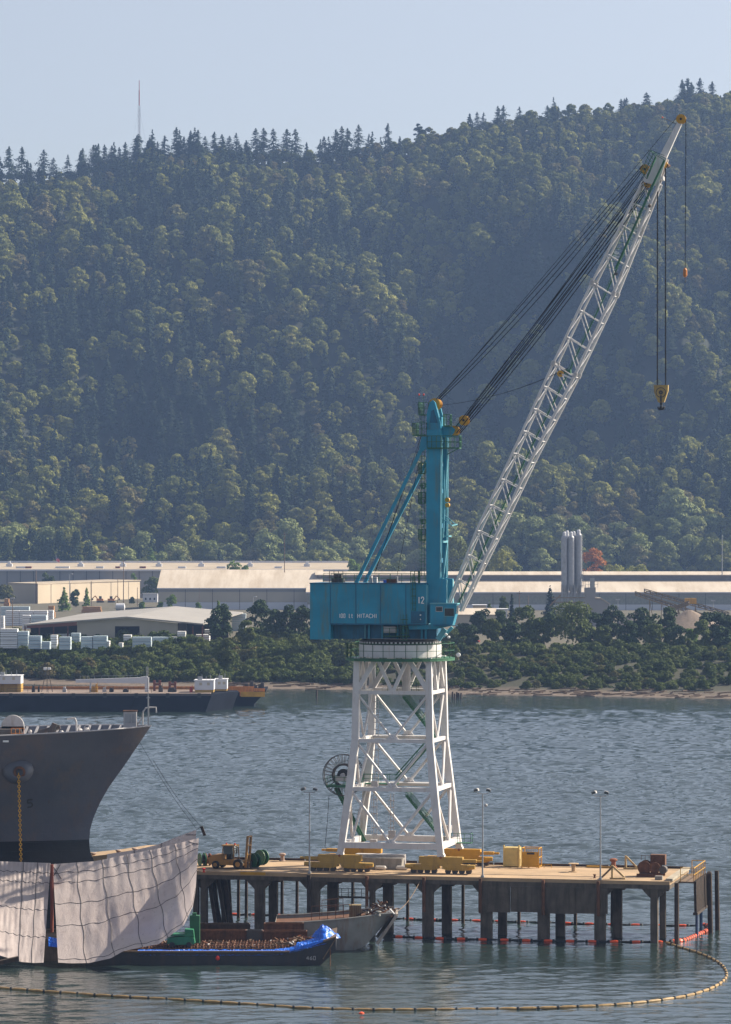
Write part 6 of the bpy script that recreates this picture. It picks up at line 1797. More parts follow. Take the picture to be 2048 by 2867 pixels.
# head platform railing
P0 = bp(1812, 500, -2.0); P1 = bp(1838, 440, -2.0); P2 = bp(1862, 448, -2.0)
b = MB(C)
for s in range(3):
    off = Vector((-.35 * s, 0, .3 * s + .3))
    b.tube(P0 + off, P1 + off, .045, n=4); b.tube(P0 + off, P0 + off + Vector((0, 3.6, 0)), .045, n=4); b.tube(P1 + off, P1 + off + Vector((0, 3.6, 0)), .045, n=4); b.tube(P1 + off, P2 + Vector((0, 0, .3 * s)), .045, n=4)
for i in range(7):
    c = P0.lerp(P1, i / 6); b.tube(c, c + Vector((-.8, 0, 1.0)), .04, n=4); b.tube(c + Vector((0, 3.6, 0)), c + Vector((-.8, 3.6, 1.0)), .04, n=4)
b.beam(P0, P1, .5, .08); part(b, "head_railing", M_green)
# the luffing sheave by the lower joint
p = bp(1570, 1046, NB - .3); sheave(p, .42, NB - .5, NB - .2, 1)
b = MB(C); b.beam(bp(1575, 1048, NB - .3), bp(1608, 1062, NB - .3), .2, .35, up=(0, 1, 0)); part(b, "sheave_arm", M_white, boom_o)
b = MB(C); p = bp(1590, 1040, -1); b.cbox(p.x, -1, p.z, .9, .8, .5); part(b, "small_platform", M_green, boom_o)
# luffing ropes
def rope(p, q, r=.038, sag=0.0, name="luffing_rope"):
    n = 8 if sag else 1
    pts = [p.lerp(q, i / n) - Vector((0, 0, sag * 4 * (i / n) * (1 - i / n))) for i in range(n + 1)]
    b = MB(C); b.path(pts, r, 5); part(b, name, M_rope)
up = top_s + Vector((.3, 0, .55))
for i in range(3):
    y = -1.2 + i * 1.2
    rope(Vector((up.x, y, up.z)), Vector((h1.x - .2, y * .6, h1.z + .5 - .12 * i)), .05, .3 + .5 * i)
rope(Vector((up.x, -.2, up.z)), Vector((tip.x - .5, -.1, tip.z + .3)), .032, .2)
for i in range(3):
    y = -1.1 + i * 1.1
    rope(Vector((low_s.x + .35, y, low_s.z + .45)), Vector((h2.x - .3, y, h2.z + .25)), .06, .1 + .4 * i)
    rope(Vector((low_s.x + .45, y, low_s.z - .35)), Vector((h2.x + .1, y, h2.z - .4)), .06, .2 + .4 * i)
for i in range(2):
    y = -.5 + i * 1.0
    rope(Vector((eq_s.x + .3, y, eq_s.z + .55)), Vector((h1.x + .1, y, h1.z - .5)), .04, .15)
for dy in (-.3, .3): rope(Vector((p.x, dy - 1, p.z + .4)), C.pt(1232, 1135, dy), .022, .8)
# main hook
ha = bp(1842, 500, 0); hb_ = bp(1864, 470, 0)
hk = bp(1852.5, 1078, 0)
for x, top in ((hk.x - .5, ha), (hk.x + .56, hb_)):
    for dy in (-.12, .12):
        rope(Vector((top.x + (.0), dy, top.z)), Vector((x, dy, hk.z - .3)), .07, 0, "hoist_rope")
z = hk.z
b = MB(C); b.prism([(hk.x - .92, z), (hk.x + .92, z), (hk.x + .9, z - .75), (hk.x + .42, z - 2.2), (hk.x - .36, z - 2.2), (hk.x - .88, z - .9)], -.32, .32)
hb2 = part(b, "hook_block", mat("hook_block_yellow", (.42, .28, .08), .6, stain=(.12, .07, .03), samt=.5))
b = MB(C); b.ring((hk.x, -.335, z - .95), .66, .56, .03, 24, 'Y'); b.ring((hk.x, -.335, z - .95), .28, .05, .04, 16, 'Y'); b.box(hk.x - .12, hk.x + .12, -.35, -.322, z - 2.15, z - 1.3); part(b, "sheave_guard", M_steel, hb2)
b = MB(C); b.tube((hk.x, 0, z - 2.2), (hk.x, 0, z - 2.6), .17, n=8)
for s in (-1, 1): b.path([(hk.x + s * r_ * math.sin(t_), 0, z - 2.85 - r_ * .8 * math.cos(t_ * 1.0) * 1 + .0) for t_, r_ in ((.0, .22), (.5, .30), (1.0, .36), (1.6, .42), (2.0, .42))], [.17, .17, .14, .10, .05], 8)
b.lathe((hk.x, 0, z - 2.85), [(.15, -.25), (.24, -.1), (.2, .2)], 10); part(b, "hook", M_black, hb2)
# auxiliary hook
t2 = tip + Vector((.6, 0, 0)); k2 = bp(1919.5, 752, 0)
rope(t2, k2, .05, 0, "hoist_rope")
b = MB(C); b.lathe(k2, [(.1, .1), (.26, -.15), (.27, -.85), (.12, -1.1)], 12); ak = part(b, "auxiliary_hook_weight", M_orange)
b = MB(C); b.path([k2 + Vector((0, 0, -1.1)), k2 + Vector((0, 0, -1.45)), k2 + Vector((.12, 0, -1.6)), k2 + Vector((.06, 0, -1.75)), k2 + Vector((-.12, 0, -1.65))], .06, 6); part(b, "hook", M_black, ak)
# ---------------------------------------------------------------- grey ship, bow to the right
KD = 446.0            # distance of the keel line
TIPX = X_(423, KD)
# stem outline: z -> distance of the stem behind the tip
STEM = [(Z_(y, KD), TIPX - X_(x, KD)) for x, y in ((423, 2033), (392, 2079), (347, 2146), (307, 2201), (281, 2246), (262, 2290), (253, 2320), (250, 2351), (251, 2378), (257, 2397), (264, 2412))]
STEM += [(6.0, 6.0), (1.5, 5.5)]
STEM.sort()
sz_ = [a for a, _ in STEM]; sx_ = [b_ for _, b_ in STEM]
ZTOP = Z_(2033, KD)
def stem_x(z): return TIPX - float(np.interp(z, sz_, sx_))
def rail_z(d): return ZTOP - min(d, 26) * 0.038         # sheer of the deck edge, d = distance behind the tip
def half(d, v):
    """half breadth d metres behind the stem at height fraction v (0 keel, 1 rail)"""
    full = 2.2 + 8.8 * v ** 1.5
    ln = 30 - 12 * v
    return full * (1 - math.exp(-(d / ln * 2.6) ** (1.0 + .35 * (1 - v)))) 
ZK = 1.5
ship = thing("grey_ship", "bow of a large dark grey ship with flared hull at the left edge", "ship", (X_(150, KD), KD, 0))
nu, nv = 46, 40; LEN = 32.0
def hull_pt(i, j, s):
    v = j / (nv - 1); d = LEN * (i / (nu - 1)) ** 1.6
    z = ZK + (rail_z(d) - ZK) * v
    return Vector((stem_x(z) - d, KD + s * half(d, v), z))
ZB = Z_(2351, KD)
b = MB(); vs = []; fs = []; mi = []
for s in (-1, 1):
    base = len(vs)
    for i in range(nu):
        for j in range(nv): vs.append(hull_pt(i, j, s))
    for i in range(nu - 1):
        for j in range(nv - 1):
            q = (base + i * nv + j, base + i * nv + j + 1, base + (i + 1) * nv + j + 1, base + (i + 1) * nv + j)
            fs.append(q if s > 0 else q[::-1])
b._add(vs, fs)
# boot topping split on height
M_shiphull = None
def hull_mat():
    m, t, bs = nt("ship_hull_paint"); g = nd(t, "ShaderNodeTexCoord").outputs["Object"]
    n1 = nz(t, g, 0.14, 4); c1 = ramp(t, n1, [(.3, (.068, .077, .105)), (.7, (.100, .105, .132))])
    n2 = nz(t, g, 0.30, 5, .65, stretch=(1.0, 1, .5)); f2 = ramp(t, n2, [(.50, (0, 0, 0)), (.62, (.6, .6, .6))])
    c1 = mixc(t, f2, c1, (.118, .100, .100))
    n3 = nz(t, g, 1.2, 5, .7, stretch=(1.5, 1, .18)); f3 = ramp(t, n3, [(.62, (0, 0, 0)), (.75, (.6, .6, .6))])
    c1 = mixc(t, f3, c1, (.10, .06, .045))
    sp = nd(t, "ShaderNodeSeparateXYZ"); t.links.new(g, sp.inputs[0])
    gt = nd(t, "ShaderNodeMath", operation='GREATER_THAN'); t.links.new(sp.outputs[2], gt.inputs[0]); gt.inputs[1].default_value = ZB
    cc = mixc(t, gt.outputs[0], (.010, .014, .020), c1)
    t.links.new(cc, bs.inputs["Base Color"]); bs.inputs["Roughness"].default_value = .26
    # shell plating
    bk_ = nd(t, "ShaderNodeTexBrick"); bk_.inputs["Scale"].default_value = .22; bk_.inputs["Mortar Size"].default_value = .006; bk_.inputs["Mortar Smooth"].default_value = 1
    mp = nd(t, "ShaderNodeMapping"); mp.inputs["Rotation"].default_value = (R(90), 0, 0); t.links.new(g, mp.inputs[0]); t.links.new(mp.outputs[0], bk_.inputs[0])
    nn = nz(t, g, .5, 3); ad = nd(t, "ShaderNodeMath", operation='MULTIPLY_ADD'); t.links.new(bk_.outputs["Fac"], ad.inputs[0]); ad.inputs[1].default_value = -.10; t.links.new(nn, ad.inputs[2])
    bp_n = nd(t, "ShaderNodeBump"); bp_n.inputs["Distance"].default_value = .10; t.links.new(ad.outputs[0], bp_n.inputs["Height"]); t.links.new(bp_n.outputs[0], bs.inputs["Normal"])
    return m
b.build("hull", hull_mat(), ship, smooth=True)
# deck and bulwark
b = MB(); n = 30
def inner_pt(tp, dz, s):
    z = tp.z - dz; d = max(.05, stem_x(z) - tp.x); v = (z - ZK) / (rail_z(d) - ZK)
    return Vector((min(tp.x, stem_x(z) - .05), KD + s * max(0, half(d, v) - .12), z))
top = {s: [hull_pt(round(i * (nu - 1) / (n - 1)), nv - 1, s) for i in range(n)] for s in (-1, 1)}
dk = []
for i in range(n):
    for s in (-1, 1):
        p = inner_pt(top[s][i], 1.25 if i > 0 else .3, s); dk.append(p)
b._add(dk, [(2 * i, 2 * i + 1, 2 * i + 3, 2 * i + 2) for i in range(n - 1)]); b.build("foredeck", M_shipw, ship)
b = MB(); vs = []
for s in (-1, 1):
    k0 = len(vs)
    for i in range(n):
        p = top[s][i].copy(); q = inner_pt(p, 1.3 if i > 0 else .3, s); p.y -= s * .05
        vs += [p + Vector((0, 0, .02)), q]
b._add(vs, [(2 * i + o, 2 * i + 1 + o, 2 * i + 3 + o, 2 * i + 2 + o) for o in (0, 2 * n) for i in range(n - 1)]); b.build("bulwark_lining", mat("bulwark_inner_paint", (.13, .14, .17), .6), ship)
b = MB(); b.path([top[-1][i] + Vector((0, 0, .03)) for i in range(n - 1, -1, -1)] + [top[1][i] + Vector((0, 0, .03)) for i in range(1, n)], .09, 6); b.build("rail_cap", M_shipw, ship)
for k in range(16):
    d = 2.6 + k * 1.35
    for s in (1,):
        i = (d / LEN) ** (1 / 1.6) * (nu - 1); i0 = int(i); p = hull_pt(i0, nv - 1, s).lerp(hull_pt(i0 + 1, nv - 1, s), i - i0)
        q = inner_pt(p, 1.25, s)
        b = MB(); b.beam(p + Vector((0, -.16, -.02)), Vector((p.x - .45, q.y - .45, q.z)), .13, .30, up=(1, 0, 0)); b.build("bulwark_stay", M_shipw, ship)
# deck gear on the foredeck
def sp_(px, py, dy): return P(px, py, KD + dy)
c = sp_(36, 2034, 5.5); b = MB(); b.ring(c, 1.45, .05, .5, 26, 'Y'); b.box(c.x - 1.45, c.x + 1.45, c.y - .25, c.y + .25, c.z - 1.6, c.z); b.build("windlass_drum", M_shipw, ship)
c = sp_(20, 2048, 3); b = MB(); b.box(c.x - 1.2, c.x + 1.2, c.y - .6, c.y + .6, c.z - 1.2, c.z); b.tube((c.x - 1.5, c.y, c.z), (c.x + 1.8, c.y, c.z), .35, n=10); b.build("windlass", M_steel, ship)
b = MB(); c = sp_(47, 2046, 1); b.rail([(c.x - .7, c.y, c.z - 1), (c.x + .9, c.y, c.z - 1)], 1.3, .05, .55); b.build("deck_rail", M_orange, ship)
for px, py, r in ((84, 2046, .25), (222, 2042, .42), (243, 2040, .38), (172, 2048, .3)):
    c = sp_(px, py, 2); b = MB(); b.lathe((c.x, c.y, c.z - .9), [(r, 0), (r * .8, .6), (r * 1.1, .8), (r * .6, 1.0)], 12); b.build("mooring_bitt", M_shipw, ship)
c = sp_(142, 2042, 3); b = MB(); b.tube((c.x - 1.5, c.y, c.z - .4), (c.x + 1.2, c.y, c.z + .3), .3, n=10); b.tube((c.x + .1, c.y, c.z - .6), (c.x + .6, c.y, c.z + .7), .45, n=10); b.beam((c.x - 2, c.y, c.z - .6), (c.x, c.y, c.z + .2), .2, .2); b.build("anchor_winch", M_steel, ship)
c0 = sp_(188, 2014, 1); b = MB(); b.path([c0, c0 + Vector((.6, 0, .12)), c0 + Vector((1.0, 0, .1)), c0 + Vector((1.15, 0, -.3)), c0 + Vector((1.2, 0, -1.6))], .12, 6); b.build("vent_pipe", M_shipw, ship)
c = sp_(244, 2038, 1.0); b = MB(); b.ring((c.x, c.y, c.z), .38, .27, .12, 16, 'Y'); b.build("fairlead_ring", M_shipw, ship)
# look-out booth at the stem
q0 = sp_(347, 2035, 0); q1 = sp_(383, 1992, 0)
b = MB(); b.box(q0.x, q1.x, KD - .7, KD + .7, q0.z - .4, q1.z); bo = b.build("lookout_booth", M_shipw, ship)
b = MB(); b.box(q0.x - .08, q1.x + .08, KD - .8, KD + .8, q1.z + .002, q1.z + .12); b.build("booth_roof", M_rust, bo)
b = MB(); b.box(q0.x + .2, q1.x - .65, KD - .74, KD - .703, q0.z + .5, q1.z - .3); b.box(q1.x - .55, q1.x - .2, KD - .74, KD - .703, q0.z + .5, q1.z - .3); b.build("booth_window", M_galv, bo)
m0 = sp_(416, 2030, 0); m1 = sp_(414, 1867, 0)
b = MB(); b.tube(m0 - Vector((0, 0, .4)), sp_(415, 1950, 0), .10, n=8); b.tube(sp_(415, 1950, 0), m1, .05, n=6); b.box(m0.x - .25, m0.x + .2, KD - .1, KD + .1, sp_(0, 1955, 0).z, sp_(0, 1953, 0).z); b.build("jackstaff", M_galv, ship)
pts = [sp_(x, y, .5) for x, y in ((381, 2034), (398, 2010), (401, 1994), (408, 1983), (420, 1981), (437, 1981), (438, 1996))]
b = MB(); b.path(pts, .10, 6); b.tube(sp_(400, 2030, .5), sp_(401, 1990, .5), .08, n=6); b.build("davit", M_shipw, ship)
b = MB(); b.tube(sp_(364, 1990, 0), sp_(383, 1945, 0), .02, n=4); b.build("stay_wire", M_rope, ship)
# hawse bolster and the chain
hx = X_(46, KD - 8.5)
def hull_y(x, z):
    v = (z - ZK) / (rail_z(20) - ZK); d = stem_x(z) - x; return KD - half(max(d, .01), max(0, min(1, v)))
hz = Z_(2158, KD - 8.0); hy = hull_y(hx, hz)
b = MB(); vs = []; n = 24
for i, (r, o) in enumerate(((2.0, .0), (1.75, -.45), (1.4, -.75), (.95, -.95), (.62, -.95), (.55, -.5))):
    for j in range(n):
        th = 6.283 * j / n; vs.append((hx + r * math.cos(th) + (.25 if i > 2 else 0), hy + o + .25 * math.sin(th) * r * .5, hz + r * math.sin(th) * .85 - (.15 if i > 2 else 0)))
b._add(vs, [(i * n + j, i * n + (j + 1) % n, (i + 1) * n + (j + 1) % n, (i + 1) * n + j) for i in range(5) for j in range(n)]); b._add(vs[-n:], [tuple(range(n))]); hb_o = b.build("hawse_bolster", M_hull, ship, smooth=True)
b = MB(); b.ring((hx + .35, hy - .98, hz - .2), .75, .45, .1, 20, 'Y'); b.build("hawse_lip", M_rust, hb_o)
b = MB(); z = hz - .2; x = hx + .25; k = 0
while z > 7.5:
    b.ring((x, hy - 1.05, z - .25), .21, .10, .10, 8, 'Y' if k % 2 else 'X'); z -= .30; x += .008; k += 1
b.build("anchor_chain", M_yellow, ship)
# draught mark and a scupper
p = Z_(2263, KD - 6); x = X_(72, KD - 6); y = hull_y(x, p) - .35
b = MB(); b = strokes("5", x, p, .95, .8, 0, .17, y - .05); b.fr = None; b.build("draught_mark", M_black, ship, label="black draught numeral 5 on the ship's bow")
x = X_(12, KD - 9); p = Z_(2075, KD - 9); y = hull_y(x, p); b = MB(); b.box(x - .1, x + .6, y - .1, y + .4, p - .12, p + .12); b.build("scupper", M_let, ship)

# ---------------------------------------------------------------- drydock wall behind the tarps and the tarps
t = thing("dry_dock_wall", "tan topped dry dock side wall showing above the tarp's upper edge", "dock wall", (X_(330, 462), 462, 0))
b = MB(); D1, D2 = 458.0, 464.0
q = [P(255, 2398, D1), P(330, 2390, D1), P(400, 2379, D1), P(452, 2376, D1)]
b.prism([(q[0].x - 6, 0), (q[-1].x, 0)] + [(v.x, v.z) for v in q[::-1]] + [(q[0].x - 6, q[0].z)], D1, D2); b.build("wall", M_deck, t)
for px, py in ((332, 2388), (378, 2383), (262, 2396)):
    v = P(px, py, D1 + 1); b = MB(); b.lathe((v.x, v.y, v.z - .3), [(.3, 0), (.25, .4), (.42, .6), (.3, .7)], 12); b.build("bollard", M_bol, t)

def tarp_mat():
    m, t, b = nt("grey_white_tarp"); g = nd(t, "ShaderNodeTexCoord").outputs["Object"]
    n1 = nz(t, g, .5, 4); c = ramp(t, n1, [(.3, (.60, .52, .51)), (.7, (.68, .60, .59))])
    n4 = nz(t, g, 1.3, 6, .7, stretch=(1.6, 1, .3)); f = ramp(t, n4, [(.55, (0, 0, 0)), (.75, (.5, .5, .5))]); c = mixc(t, f, c, (.26, .20, .19))
    t.links.new(c, b.inputs["Base Color"]); b.inputs["Roughness"].default_value = .55
    n2 = nz(t, g, .8, 5, .6, stretch=(2.4, 1, .35), dist=.6); n3 = nz(t, g, 3.0, 4, .6, stretch=(2.0, 1, .6)); 
    ad = nd(t, "ShaderNodeMath", operation='MULTIPLY_ADD'); t.links.new(n3, ad.inputs[0]); ad.inputs[1].default_value = .3; t.links.new(n2, ad.inputs[2])
    bp_n = nd(t, "ShaderNodeBump"); bp_n.inputs["Distance"].default_value = .06; t.links.new(ad.outputs[0], bp_n.inputs["Height"]); t.links.new(bp_n.outputs[0], b.inputs["Normal"])
    tr = nd(t, "ShaderNodeBsdfTranslucent"); t.links.new(c, tr.inputs[0]); t.links.new(bp_n.outputs[0], tr.inputs[1])
    mx = nd(t, "ShaderNodeMixShader"); mx.inputs[0].default_value = .42; out = t.nodes["Material Output"]
    t.links.new(b.outputs[0], mx.inputs[1]); t.links.new(tr.outputs[0], mx.inputs[2]); t.links.new(mx.outputs[0], out.inputs[0])
    return m
M_tarp = tarp_mat(); M_cord = mat("tarp_cord", (.05, .045, .05), .7)
def curve(pts, t):
    """pts: list of (px, py); t in 0..1 along by index length"""
    L = [0]
    for a, c in zip(pts[:-1], pts[1:]): L.append(L[-1] + math.hypot(a[0] - c[0], a[1] - c[1]))
    t *= L[-1]
    for i in range(len(pts) - 1):
        if t <= L[i + 1] + 1e-9:
            f = (t - L[i]) / max(1e-9, L[i + 1] - L[i]); return (pts[i][0] + f * (pts[i + 1][0] - pts[i][0]), pts[i][1] + f * (pts[i + 1][1] - pts[i][1]))
    return pts[-1]
def tarp(lab, topc, botc, Dt, Db, verts, horiz, seed, nu=60, nv=40, bulge=.5, D_r=0.0, diag=()):
    def at(u, v):
        a = curve(topc, u); c = curve(botc, u)
        sag = math.sin(math.pi * v) * 0
        px = a[0] + (c[0] - a[0]) * v; py = a[1] + (c[1] - a[1]) * v
        D = Dt + (Db - Dt) * v ** 1.2 + D_r * u
        w = mnoise.noise((u * 7 + seed, v * 3, 0)) * .20 + mnoise.noise((u * 22 + seed, v * 5, 3)) * .12 + bulge * math.sin(math.pi * v) * -1.0
        w += .09 * math.sin(u * 67 + 9 * u * u * 3 + 3 * v) * (1 - v) ** 3
        return P(px, py, D + w)
    c0 = at(.5, 1); t = thing("tarp", lab, "tarp", (c0.x, c0.y, 0))
    b = MB(); vs = [at(i / nu, j / nv) for j in range(nv + 1) for i in range(nu + 1)]
    b._add(vs, [(j * (nu + 1) + i, j * (nu + 1) + i + 1, (j + 1) * (nu + 1) + i + 1, (j + 1) * (nu + 1) + i) for j in range(nv) for i in range(nu)])
    b.build("sheet", M_tarp, t, smooth=True)
    for u in verts:
        b = MB(); b.path([at(u + .006 * math.sin(j), j / 20) + Vector((0, -.04, 0)) for j in range(21)], .04, 5); b.build("rope_seam", M_cord, t)
    for v in horiz:
        b = MB(); b.path([at(i / 30, v + .008 * math.sin(i * 1.7)) + Vector((0, -.04, 0)) for i in range(31)], .034, 5); b.build("rope_seam", M_cord, t)
    for (a, c) in diag:
        b = MB(); b.path([at(a[0] + (c[0] - a[0]) * k / 8, a[1] + (c[1] - a[1]) * k / 8) + Vector((0, -.06, 0)) for k in range(9)], .05, 5); b.build("rope_seam", M_cord, t)
    return t, at
tarp("pale tarp hanging below the ship's bow at the left edge, left of the dark gap", [(-40, 2411), (60, 2414), (142, 2417)], [(-40, 2660), (0, 2676), (60, 2694), (95, 2697), (122, 2696)], 436, 417.5, (.58, .80), (.10, .2, .47, .74), 1, bulge=.3)
rt_, at_ = tarp("largest pale tarp with rope grid, right of the dark gap, peaking at right", [(148, 2420), (205, 2416), (262, 2412), (290, 2407), (352, 2394), (440, 2377), (500, 2361), (557, 2347)],
     [(163, 2696), (200, 2698), (250, 2697), (310, 2684), (345, 2664), (400, 2652), (445, 2644), (480, 2618), (515, 2592), (540, 2540), (548, 2492)], 435, 417.0, (.16, .33, .50, .66, .83), (.09, .19, .40, .62, .96), 2, nu=90, nv=56, bulge=.8, diag=[((0, .12), (.05, .01)), ((.05, .15), (0, .02)), ((1, .12), (.93, .02))])
tarp("narrow second tarp strip peaking just behind the largest tarp's top edge", [(300, 2392), (385, 2379), (440, 2366), (500, 2342), (550, 2324)], [(300, 2420), (385, 2400), (440, 2385), (500, 2372), (548, 2352)], 447, 446, (.3, .6), (.97,), 3, nv=10, bulge=.0, diag=[((1, .5), (.88, .1))])
t = thing("hoist_float", "small dark wooden float hanging above the tarp's peak on thin lines", "float", P(570, 2330, 440))
b = MB(); b.beam(P(564, 2314, 440), P(574, 2340, 440), .35, .35); b.build("float", M_woodd, t)
b = MB(); b.tube(P(550, 2324, 447), P(564, 2316, 440), .03, n=4); b.build("line", M_rope, t)
for i, (a, c) in enumerate((((392, 2079), (550, 2320)), ((430, 2130), (562, 2314)))):
    b = MB(); p = P(*a, 445); q = P(*c, 445); b.path([p.lerp(q, k / 8) - Vector((0, 0, .5 * math.sin(math.pi * k / 8))) for k in range(9)], .025, 4)
    tag(b.build("tarp_line", M_rope, loc=(p.x, p.y, 0)), ["thin line from the ship's stem to the tarp peak, left one", "thin line from near the stem to the hanging float, right one"][i], "rope")
# things seen in the gap between the tarps
t = thing("dock_pontoon", "low dark dock pontoon and rusty post seen in the gap between tarps", "pontoon", (X_(148, 426), 426, 0))
b = MB(); b.box(X_(100, 426), X_(250, 426), 424, 430, -.6, 2.6); b.build("pontoon", M_conc, t)
b = MB(); b.box(X_(143, 432), X_(150, 432), 431, 432, 2.6, Z_(2420, 432)); b.build("post", mat("red_oxide_steel", (.16, .035, .02), .8), t)
b = MB(); p = W(10, 2700, 0); b.beam(P(-20, 2700, 416.4), P(52, 2684, 417), .8, .5); b.build("timber_fender", M_woodd, t)
def sheet(name, lab, fn, nu, nv, m, cat, loc, parent=None):
    b = MB(); vs = [fn(i / nu, j / nv) for j in range(nv + 1) for i in range(nu + 1)]
    b._add(vs, [(j * (nu + 1) + i, j * (nu + 1) + i + 1, (j + 1) * (nu + 1) + i + 1, (j + 1) * (nu + 1) + i) for j in range(nv) for i in range(nu)])
    o = b.build(name, m, parent, loc=None if parent else loc, smooth=False)
    if not parent: tag(o, lab, cat)
    return o
sheet("blue_sheet", "small bright blue plastic sheet in the gap between the two tarps", lambda u, v: P(136 + 28 * u, 2624 + 4 * u + 26 * v, 422.5 - v * 1.5 + .3 * mnoise.noise((u * 6, v * 5, 1))), 8, 8, M_blue, "plastic sheet", P(150, 2650, 422))

# ---------------------------------------------------------------- debris barge
BY0, BY1 = 420.0, 429.5
zt = Z_(2667, BY0)
t = thing("debris_barge", "low dark barge with rusty debris deck and blue sheeting along its edge", "barge", (X_(600, 424), 424, 0))
def bx_(px): return X_(px, BY0)
prof = [(bx_(240), -.8), (bx_(868), -.8), (bx_(895), -.2), (bx_(941), 1.75), (bx_(941), Z_(2627, BY0)), (bx_(905), Z_(2638, BY0)), (bx_(870), Z_(2652, BY0)), (bx_(805), zt), (bx_(240), zt)]
b = MB(); b.prism(prof, BY0, BY1); b.build("hull", M_bhull, t)
b = MB(); b.box(bx_(240), bx_(812), BY0 - .05, BY0 + .25, zt + .002, zt + .16); b.prism([(bx_(905) + .05, Z_(2638, BY0) + .004), (bx_(941) + .06, Z_(2627, BY0) + .004), (bx_(941) + .06, Z_(2627, BY0) + .2), (bx_(905), Z_(2638, BY0) + .2)], BY0 - .05, BY1 + .05)
b.beam((bx_(905), BY0 - .07, .7), (bx_(941) + .03, BY0 - .07, Z_(2627, BY0)), .12, .35, up=(0, 1, 0)); b.build("rubbing_strake", M_wood, t)
b = MB(); b.box(bx_(300), bx_(930), BY0 + 1.6, BY1 - .3, zt + .004, zt + .25); b.build("deck_plating", M_rust, t)
rng = random.Random(3); b = MB()
for i in range(70):
    x = bx_(300) + i * (bx_(900) - bx_(300)) / 70; b.box(x, x + .10, BY0 + 1.8, BY1 - .4, zt + .25, zt + .42 + .1 * (i % 2))
for y in (BY0 + 2.5, BY0 + 4.5, BY0 + 6.5): b.box(bx_(300), bx_(890), y, y + .12, zt + .42, zt + .55)
b.build("grating", M_rust, t)
t2 = thing("scrap_pile", "pile of pale and rusty scrap lying on the debris barge", "scrap", (bx_(800), 424, zt))
mm = [M_rust, M_wood, M_shipw, M_woodd, M_redwood]; b = MB()
for i in range(700):
    px = rng.uniform(420, 905); y = rng.uniform(BY0 + 1.9, BY1 - .8); dens = max(0, 1 - abs(px - 860) / 110)
    if rng.random() > .10 + dens: continue
    x = bx_(px); z = zt + .45 + rng.uniform(0, .05 + .6 * dens); b.cur = rng.choice([0, 0, 0, 1, 1, 2, 3, 4]); s = rng.uniform(.12, .5)
    b.cbox(x, y, z, s * rng.uniform(.6, 2.4), s * .5, s * rng.uniform(.3, .9), rng.uniform(0, 3), rng.uniform(-.5, .5))
b.build("scrap", mm, t2)
def bl(u, v):
    px = 385 + (915 - 385) * u; yb = float(np.interp(px, [385, 760, 808, 870, 915], [2669, 2670, 2664, 2648, 2636])); wv = mnoise.noise((px * .06, v * 3, 2))
    y = BY0 - .06 + 1.7 * v; z = Z_(yb, BY0) + .12 + .12 * v + .15 * wv * (1 - abs(2 * v - 1) * .4) + .12 * mnoise.noise((px * .3, v * 9, 5)) + (.0 if px < 830 else .35 * v)
    if v < .12: z -= .35; y -= .06
    return Vector((bx_(px), y, z))
sheet("blue_edge_sheet", "crumpled bright blue sheeting draped along the debris barge's near edge", bl, 200, 10, M_blue, "plastic sheet", (bx_(650), BY0, zt))
def bl2(u, v):
    th = u * 6.283; r = (1 - v) * (1.6 + .5 * math.sin(3 * th)) + .1; n_ = mnoise.noise((u * 9, v * 6, 4))
    return Vector((bx_(912) + r * math.cos(th) * .9 - v * .4, BY0 + 2.6 + r * math.sin(th), Z_(2640, BY0) + .25 + 1.6 * v ** .9 + .25 * n_))
sheet("blue_heap_sheet", "peaked blue plastic heap on the raised right end of the debris barge", bl2, 30, 14, M_blue, "plastic sheet", (bx_(912), BY0 + 2.6, zt))
# graffiti number and red buoy on the hull
b = strokes("460", bx_(858), Z_(2688, BY0), .42, .34, .06, .06, BY0 - .10); b.fr = None; b.build("painted_number", M_shipw, t, label="chalk-like white number 460")
p = P(610, 2683, BY0 - .2); b = MB(); b.lathe((p.x, p.y, p.z), [(.02, -.3), (.22, -.18), (.26, 0), (.18, .2), (.03, .3)], 14); tag(b.build("red_buoy", M_red, loc=p, smooth=True), "small red buoy hanging against the debris barge's dark side", "buoy")
b = MB(); b.tube((bx_(925), BY0 - .1, 1.9), (bx_(925), BY0 - .1, -.6), .06, n=5); b.build("fender_chain", M_rust, t)
# rusty steel walls / skips at the barge's back
for i, (x0, x1, y0, y1, m, lab) in enumerate(((545, 700, 2588, 2612, M_woodd, "dark rusty steel skip standing highest behind the debris barge"), (740, 850, 2586, 2612, M_rust, "long red-brown steel skip beside the old grey hull"), (520, 690, 2606, 2634, M_rust, "rust-streaked steel bin on the debris barge's far side, left one"), (690, 735, 2606, 2634, M_steel, "grey steel bin on the debris barge's far side, middle one"), (735, 860, 2608, 2636, M_rust, "rust-streaked steel bin on the debris barge's far side, right one"))):
    D = BY1 + 1.6 if i < 2 else BY1 - .6
    xa, xb = X_(x0, D), X_(x1, D); z0, z1 = Z_(y1, D), Z_(y0, D); z0 = min(z0, zt + .2) if i > 1 else -.3
    t3 = thing("steel_bin", lab, "steel bin", ((xa + xb) / 2, D, z0))
    b = MB(); b.box(xa, xb, D, D + .12, z0, z1); b.box(xa, xb, D + 1.3, D + 1.42, z0, z1); b.box(xa, xa + .12, D + .121, D + 1.299, z0, z1); b.box(xb - .12, xb, D + .121, D + 1.299, z0, z1); b.box(xa + .13, xb - .13, D + .13, D + 1.29, z0, z0 + .3); b.build("wall", m, t3)
    b = MB()
    n = max(2, int((xb - xa) / .9))
    for k in range(n + 1): x = xa + (xb - xa) * k / n; b.box(x - .06, x + .06, D - .08, D - .003, z0, z1)
    b.box(xa - .05, xb + .05, D - .12, D - .082, z1 - .14, z1 + .02); b.build("rib", m, t3)
